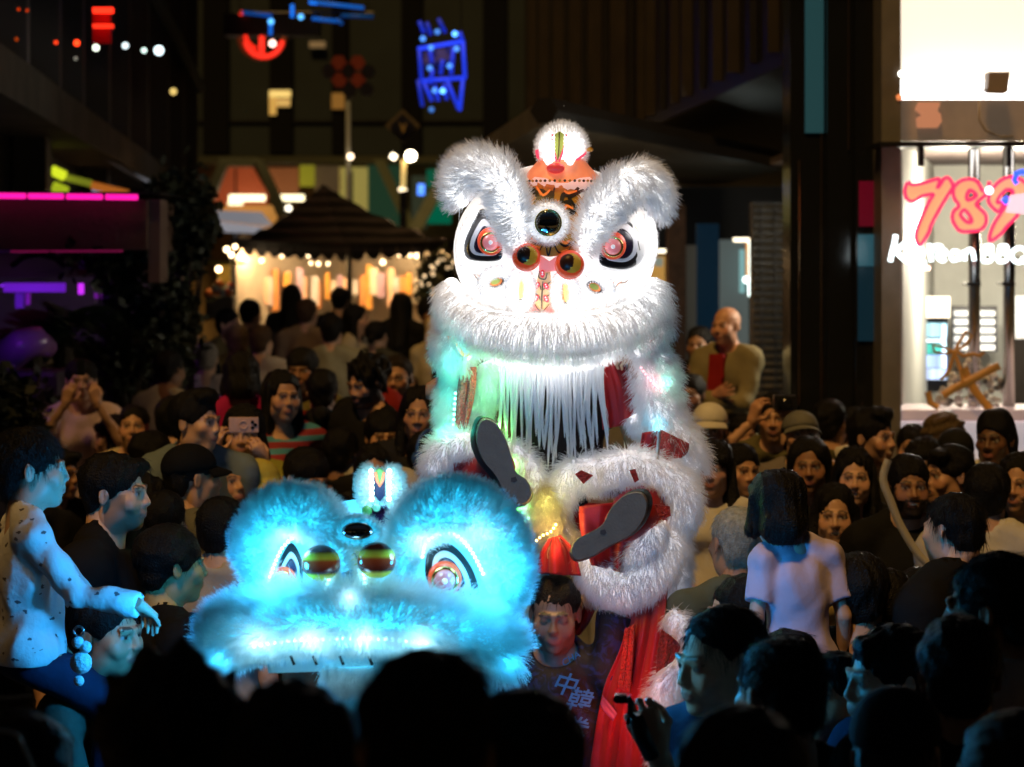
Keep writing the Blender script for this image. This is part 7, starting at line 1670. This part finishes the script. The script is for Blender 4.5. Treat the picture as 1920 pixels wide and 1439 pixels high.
# ------------------------------------------------------------------ its two dancers
t = P(1036, 640, 8.12); ffeet = (P(1040, 0, 8.12)[0], 8.14, P(0, 930, 8.14)[2] - .93 * .97)
fl_, fr_ = to_local(P(872, 900, 7.9), ffeet, 0, .97), to_local(P(1176, 985, 7.88), ffeet, 0, .97)
kl, kr = to_local(P(905, 860, 7.98), ffeet, 0, .97), to_local(P(1180, 880, 7.98), ffeet, 0, .97)
fd = person('dancer in dark clothes inside the white lion head, seated high on a partner', ffeet, 0, hair='short', shirt=(.02, .012, .012), kid=.97, pose='sit', group=None, res=.025, hres=.008, hair_res=.012,
            arms=(dict(w=(.22, -.16, 1.46), pole=(1, -.2, -.6), hand='grip', f=(-.2, -.4, 1), p=(-1, 0, .2)), dict(w=(.285, -.18, 1.34), pole=(.2, .2, -1), hand='grip', f=(-.5, -.2, 1), p=(-1, -.1, .1))), pants=(.35, .01, .01), shoes=(.012, .012, .013), skin=(.42, .25, .16),
            thighs={-1: (kl, kl * .5 + fl_ * .5), 1: (kr, kr * .5 + fr_ * .5)}, headscale=.92)
m_print = mat('navy printed shirt', (.008, .010, .03), .7, bump=.3, bscale=30)
N_, L_ = m_print.node_tree.nodes, m_print.node_tree.links; tc = N_.new('ShaderNodeTexCoord'); nz = N_.new('ShaderNodeTexNoise'); nz.inputs['Scale'].default_value = 16; nz.inputs['Detail'].default_value = 4; nz.inputs['Distortion'].default_value = 2.5; cr = N_.new('ShaderNodeValToRGB')
cr.color_ramp.elements[0].position = .50; cr.color_ramp.elements[0].color = (.006, .006, .010, 1); cr.color_ramp.elements[1].position = .62; cr.color_ramp.elements[1].color = (.010, .022, .10, 1)
L_.new(tc.outputs['Object'], nz.inputs['Vector']); L_.new(nz.outputs['Fac'], cr.inputs[0]); L_.new(cr.outputs[0], N_['Principled BSDF'].inputs['Base Color'])
t = P(1041, 1076, 8.0)
rd = crowd('dancer in a black and blue printed shirt holding up the white lion rider', 1041, 1078, 150, -4, 'crop', d=7.85, feet=0, group=None, shirt_mat=m_print, skin=(.26, .165, .115), hkd=dict(closed=True, wide=1.02), sleeve='short', pants=(.012, .012, .013), pitch=-8, res=.014,
       arms=(dict(w=(.20, .06, 1.95), pole=(1, 0, 0), hand='grip', f=(0, -.2, 1), p=(-1, 0, 0)), dict(w=(.22, .04, 1.95), pole=(1, 0, 0), hand='grip', f=(0, -.2, 1), p=(-1, 0, 0))))
# printed characters down the chest
def text_on(body, pt, size, d, m, name, parent, tilt=0.0, off=0.0):
    cu = bpy.data.curves.new(name, 'FONT'); cu.body = body; cu.size = size / F_PX * d; cu.align_x = 'CENTER'; cu.align_y = 'CENTER'; cu.extrude = .0012; cu.offset = off * size / F_PX * d
    cu.shear = .18; o = bpy.data.objects.new(name, cu); COL.objects.link(o); dg = bpy.context.evaluated_depsgraph_get(); dg.update()
    me = bpy.data.meshes.new_from_object(o.evaluated_get(dg)); bpy.data.objects.remove(o)
    n = len(me.vertices); co = np.empty(n * 3, np.float32); me.vertices.foreach_get('co', co); co = co.reshape(-1, 3); ct, st_ = math.cos(tilt), math.sin(tilt); p = P(*pt, d)
    x = co[:, 0] * ct - co[:, 1] * st_; z = co[:, 0] * st_ + co[:, 1] * ct; W = np.stack([p[0] + x, p[1] - co[:, 2], p[2] + z], 1)
    q = (W - np.array(parent.location)) @ rotz(parent.rotation_euler.z); q /= 1.0
    me.vertices.foreach_set('co', q.astype(np.float32).ravel()); me.materials.clear(); me.materials.append(m); me.update()
    o = bpy.data.objects.new(name, me); link(o, parent); return o
m_char = mat('blue print', (.03, .20, .50), .6); m_chard = mat('navy print', (.02, .05, .14), .6)
for (ch, x, y, s_, tl) in (('中', 1058, 1286, 46, -.25), ('韓', 1084, 1316, 48, -.2), ('拳', 1078, 1368, 46, -.2)):
    text_on(ch, (x, y), s_, 7.700, m_char, 'printed_character', rd['obj'], tl, .012)
text_on('CHA', (1070, 1236), 18, 7.705, m_char, 'printed_letters', rd['obj'], .55)

# ------------------------------------------------------------------ BLUE LIT LION
BL = Lion(715, 1075, 5.95, .31, .185, .22, 'white furred dance lion glowing cyan, its head low in front of the crowd', 6.25)
m_shellc = mat('cyan lit face cloth', (.8, .8, .82), .55, transl=.4, emit=(.10, .75, 1), es=.9)
m_plush_c = mat('cyan lit plush', (.85, .85, .85), .7, emit=(.25, .85, 1), es=1.6, bump=.4, bscale=140)
B_ = BL; B_.power = .6
CB = (.02, .56, .95)
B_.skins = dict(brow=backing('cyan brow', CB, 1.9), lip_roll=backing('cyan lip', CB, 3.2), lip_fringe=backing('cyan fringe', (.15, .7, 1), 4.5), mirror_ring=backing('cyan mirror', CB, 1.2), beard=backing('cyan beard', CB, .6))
B_.shell('face_shell', m_shellc); CY = (.03, .50, 1.0); CYW = (.35, .78, 1.0)
for (x, y, w) in ((715, 1050, 3), (560, 1070, 2), (860, 1070, 2)): B_.led(x, y, .04, CY, w, .05)
# brows
B_.fur_tube([(644, 1072, .25, 12), (632, 1026, .25, 22), (610, 982, .27, 38), (570, 958, .30, 44), (520, 960, .28, 44), (484, 996, .24, 40), (478, 1044, .21, 34), (496, 1086, .20, 22), (512, 1106, .19, 8)], 'brow', 12000, .044, flow=lambda p, N: np.stack([(p[:, 0] + .58) * 2.2, np.full(len(p), -.1), np.full(len(p), .55)], 1), lie=.4, bend=.2, seed=61, rad=.0009)
B_.fur_tube([(752, 1092, .22, 10), (756, 1042, .24, 26), (776, 990, .27, 46), (824, 956, .29, 56), (884, 958, .28, 56), (932, 1000, .25, 52), (950, 1050, .24, 46), (956, 1100, .20, 34), (946, 1140, .18, 14)], 'brow', 17000, .045, flow=lambda p, N: np.stack([(p[:, 0] + .20) * 2.2, np.full(len(p), -.1), np.full(len(p), .55)], 1), lie=.4, bend=.2, seed=62, rad=.0009)
# eyes
eyeR = [(802, 1034), (826, 1016), (856, 1028), (884, 1064), (898, 1104), (894, 1122), (862, 1116), (822, 1104), (798, 1082)]
m_eyepk2 = mat('eye rose dome', (.6, .22, .26), .1, emit=(1, .3, .35), es=.15, coat=.6)
eye(B_, eyeR, (834, 1086), 32, -1, m_eyepk2, .075)
eyeL = [(546, 1018), (566, 1050), (566, 1096), (546, 1112), (512, 1108), (506, 1092), (524, 1050)]
eye(B_, eyeL, (531, 1090), 26, 1, m_eyepk2, .07)
B_.beads([(792, 1044, .285), (800, 1016, .30), (828, 1000, .315), (858, 1006, .315), (884, 1034, .305), (906, 1076, .28)], 22, .0042, m_ledc, 'led_beads')
B_.beads([(546, 1010, .26), (528, 1030, .25), (514, 1060, .235), (504, 1090, .22)], 12, .004, m_ledc, 'led_beads')
B_.fur_tube([(908, 1070, .24, 7), (920, 1100, .22, 9), (934, 1130, .19, 9), (942, 1160, .17, 7)], 'eye_trim', 900, .02, lie=.3, seed=63, skin=m_plush_c); B_.fur_tube([(930, 1066, .24, 8), (932, 1100, .22, 9), (926, 1146, .2, 8)], 'eye_trim', 900, .02, lie=.3, seed=64, skin=m_plush_c)
# mirror, nostrils, nose
B_.fur_tube([(*q, .30, 10) for q in circ(670, 998, 32, 17)], 'mirror_ring', 2400, .017, flow=(0, -.2, .3), lie=.2, closed=True, seed=65)
c_ = B_.at(670, 996, .335); MB().ball(c_, (B_.px(27), B_.px(9), B_.px(14)), 20, 12).obj('mirror', m_mirror, B_.root, smooth=True)
MB().tube([B_.at(670 + 27 * math.cos(a), 996 + 14 * math.sin(a), .335) for a in np.linspace(0, 6.28, 24, endpoint=False)], .003, 6, closed=True).obj('mirror_rim', mat('copper rim', (.55, .3, .15), .3, metal=1), B_.root, smooth=True)
def banded(name):
    if name in _M: return _M[name]
    m = mat(name, (.1, .02, .01), .15, spec=.7, coat=.6); N = m.node_tree.nodes; L = m.node_tree.links; b = N['Principled BSDF']
    tc = N.new('ShaderNodeTexCoord'); sp_ = N.new('ShaderNodeSeparateXYZ'); L.new(tc.outputs['Generated'], sp_.inputs[0]); cr = N.new('ShaderNodeValToRGB'); e = cr.color_ramp.elements
    cols = [(0, (.45, .55, .05)), (.18, (.5, .6, .06)), (.26, (.05, .01, .008)), (.42, (.16, .03, .015)), (.58, (.28, .06, .02)), (.66, (.40, .5, .05)), (.76, (.25, .4, .05)), (.84, (.03, .01, .008)), (1, (.05, .012, .01))]
    e[0].position, e[0].color = 0, (*cols[0][1], 1); e[1].position, e[1].color = 1, (*cols[-1][1], 1)
    for p_, c2 in cols[1:-1]: q = e.new(p_); q.color = (*c2, 1)
    L.new(sp_.outputs['Z'], cr.inputs[0]); L.new(cr.outputs[0], b.inputs['Base Color']); L.new(cr.outputs[0], b.inputs['Emission Color']); b.inputs['Emission Strength'].default_value = .25
    return m
for (x, y) in ((602, 1056), (706, 1051)):
    cc = B_.pt(x, y, .115); rr = B_.px(35); MB().ball(cc, (rr, rr * .8, rr * .93), 24, 16).obj('nostril', banded('banded nostril'), B_.root, smooth=True)
B_.plate([(628, 1030), (676, 1028), (682, 1066), (632, 1068)], .02, m_grn_p, 'nose_bridge', smooth_poly=False, nsub=1)
B_.strokes([([(628, 1046), (640, 1034), (650, 1060), (660, 1034), (672, 1052)], 4), ([(636, 1062), (648, 1050), (660, 1062)], 4)], .024, m_inkp, 'nose_strokes'); B_.strokes([([(630, 1036), (640, 1040)], 4), ([(644, 1060), (656, 1058)], 5)], .0235, m_ora, 'nose_strokes_orange')
B_.plate([(626, 1070), (684, 1068), (690, 1104), (620, 1106)], .024, mat('nose blue', (.15, .35, .55), .4, emit=(.12, .4, .6), es=.3), 'nose_panel', smooth_poly=False, nsub=1)
B_.strokes([([(654, 1064), (650, 1090), (648, 1106)], 4), ([(634, 1078), (644, 1086), (640, 1098), (630, 1094), (632, 1082)], 3), ([(664, 1078), (656, 1088), (664, 1098), (674, 1090)], 3), ([(640, 1070), (650, 1076)], 3), ([(668, 1070), (658, 1076)], 3)], .028, m_inkp, 'nose_scrolls')
B_.strokes([([(632, 1084), (638, 1090)], 4), ([(666, 1084), (670, 1092)], 4), ([(636, 1072), (648, 1070)], 3), ([(664, 1072), (672, 1074)], 3)], .0285, m_pinkp, 'nose_scrolls_red')
for (a, b_, sd) in (((624, 1062), (612, 1104), 66), ((678, 1060), (686, 1102), 67)):
    B_.fur_tube([(a[0], a[1], .28, 8), ((a[0] + b_[0]) / 2, (a[1] + b_[1]) / 2, .29, 11), (b_[0], b_[1], .27, 10)], 'nasal_loop', 900, .016, lie=.2, seed=sd, skin=m_plush_c)
    B_.beads([(a[0], a[1], .315), (b_[0], b_[1], .315)], 6, .004, m_ledc, 'led_beads')
# horn
hcx, hcy = 712, 916
for (x, dx, sd) in ((692, -1, 68), (734, 1, 69)):
    B_.fur_tube([(x - 4 * dx, 880, .10, 10), (x, 892, .11, 17), (x + 2 * dx, 916, .11, 18), (x + dx, 938, .10, 15), (x - 2 * dx, 954, .09, 9)], 'horn_lobe', 1500, .018, flow=(dx, 0, .3), lie=.3, seed=sd, skin=m_plush_c)
    B_.beads([(x - 4 * dx, 884, .165), (x - 5 * dx, 905, .175), (x - 5 * dx, 936, .17)], 6, .0056, m_ledw, 'led_beads')
MB().prism([B_.at(x, y, .14) for x, y in ((700, 886), (722, 886), (722, 930), (712, 942), (702, 930))], (0, .03, 0)).obj('horn_core', mat('horn navy', (.01, .03, .12), .4), B_.root, bevel=.004)
MB().prism([B_.at(x, y, .155) for x, y in ((703, 884), (711, 878), (720, 884), (718, 900), (712, 912), (706, 900))], (0, .012, 0)).obj('horn_crest', mat('crest green', (.15, .5, .12), .4, emit=(.15, .6, .15), es=.35), B_.root, bevel=.002)
MB().tube([B_.at(x, y, .16) for x, y in ((704, 886), (707, 902), (712, 912), (717, 902), (720, 886))], .0035, 6).obj('crest_edge', mat('crest orange', (.8, .2, .08), .4, emit=(1, .2, .08), es=.5), B_.root)
W2 = B_.fur_tube([(690, 962, .14, 7), (710, 966, .15, 9), (728, 962, .14, 7)], 'horn_fringe', 700, .03, flow=(.1, -.2, -.6), lie=.4, seed=70, hair=furmat('purple fur', (.10, .02, .14)), skin=mat('purple cloth', (.08, .015, .10), .7))
MB().ball(B_.at(688, 958, .17), .013).obj('green_gem', mat('green gem', (.1, .4, .1), .1, coat=.6, emit=(.1, .5, .15), es=.3), B_.root, smooth=True); MB().ball(B_.at(706, 952, .17), .010).obj('green_gem', mat('mint gem', (.2, .6, .5), .1, coat=.6, emit=(.2, .8, .6), es=.5), B_.root, smooth=True)
# lip roll with leds, teeth edge and beard
B_.fur_tube([(412, 1236, .14, 18), (424, 1190, .20, 40), (470, 1162, .25, 44), (560, 1150, .29, 44), (680, 1148, .31, 44), (790, 1154, .30, 44), (880, 1172, .26, 44), (936, 1206, .20, 36), (946, 1250, .15, 20)], 'lip_roll', 21000, .075,
            flow=lambda p, N: np.stack([(p[:, 0] + .36) * 1.1, np.full(len(p), -.2), np.where(p[:, 2] > 1.62, .25, -1.0)], 1), lie=.5, bend=.4, seed=71, rad=.0010, clump=.10)
B_.fur_tube([(430, 1236, .18, 16), (500, 1216, .24, 12), (600, 1208, .27, 12), (720, 1208, .27, 12), (840, 1222, .24, 12), (910, 1246, .18, 14)], 'lip_fringe', 6000, .045, flow=(0, -.2, -1), lie=.65, seed=72, rad=.001)
B_.beads([(476, 1212, .295), (540, 1202, .315), (620, 1198, .325), (710, 1198, .325), (800, 1206, .315)], 26, .0045, m_ledc, 'led_beads')
drape(B_, ([(500, 1236), (500, 1244), (504, 1262)], [(790, 1226), (790, 1238), (786, 1254)]), .20, mat('lip cloth', (.6, .68, .75), .6, emit=(.05, .35, .5), es=.12), 'lip_cloth', 25, nx=20, amp=.003)
for x in (548, 590, 640, 694): MB().tube([B_.at(x - 3, 1230, .285), B_.at(x + 4, 1247, .285)], .0035, 6).obj('painted_dash', m_inkp, B_.root)
drape(B_, ([(528, 1258), (530, 1276), (534, 1300)], [(600, 1250), (598, 1275), (596, 1300)]), .12, mat('dark red mouth', (.30, .04, .015), .5, vary=.5, vscale=20), 'mouth_lining', 26, nx=8, amp=.004)
B_.fur_tube([(606, 1254, .22, 8), (650, 1262, .23, 14), (700, 1254, .22, 8)], 'beard', 2200, .075, flow=(0, -.1, -1), lie=.75, seed=73, rad=.001)
for (x, y, f, col, w) in ((545, 1012, .30, CYW, .8), (500, 1080, .34, CY, 6), (985, 1110, -.14, (.02, .40, 1), 30), (462, 1120, -.12, (.02, .40, 1), 40), (792, 1030, .34, CYW, .8), (900, 1020, .36, CYW, 1.0), (942, 1100, .34, CY, 7), (952, 1240, .20, CY, 4), (412, 1230, .22, CY, 4), (655, 1120, .36, CYW, .8), (480, 1214, .34, CYW, 1.2), (580, 1208, .36, CYW, 1.2), (680, 1204, .37, CYW, 1.2), (790, 1212, .36, CYW, 1.2), (712, 905, .20, CYW, .4)): B_.led(x, y, f, col, w, .03)  # the two strong lamps behind the head are added to spill cyan on the crowd
# the cloth body trailing behind and a dancer under the head
drape(B_, ([(560, 1100), (540, 1250), (520, 1500)], [(900, 1110), (930, 1260), (950, 1520)]), (-.1, -.1), mat('white body cloth', (.5, .5, .52), .8, bump=.3, bscale=10), 'body_cloth', 30, nx=20, amp=.02)
bd = person('dancer crouching under the blue lit lion head, mostly hidden', (P(720, 0, 6.15)[0], 6.2, 0), 0, hair='short', shirt=(.02, .02, .03), kid=1.0, leg=.70, res=.03, hres=.009, hair_res=.012, arms=(dict(w=(.26, -.14, 1.40), pole=(1, .2, -.5), hand='grip', f=(0, -.2, 1), p=(-1, 0, 0)), dict(w=(.26, -.14, 1.40), pole=(1, .2, -.5), hand='grip', f=(0, -.2, 1), p=(-1, 0, 0))))
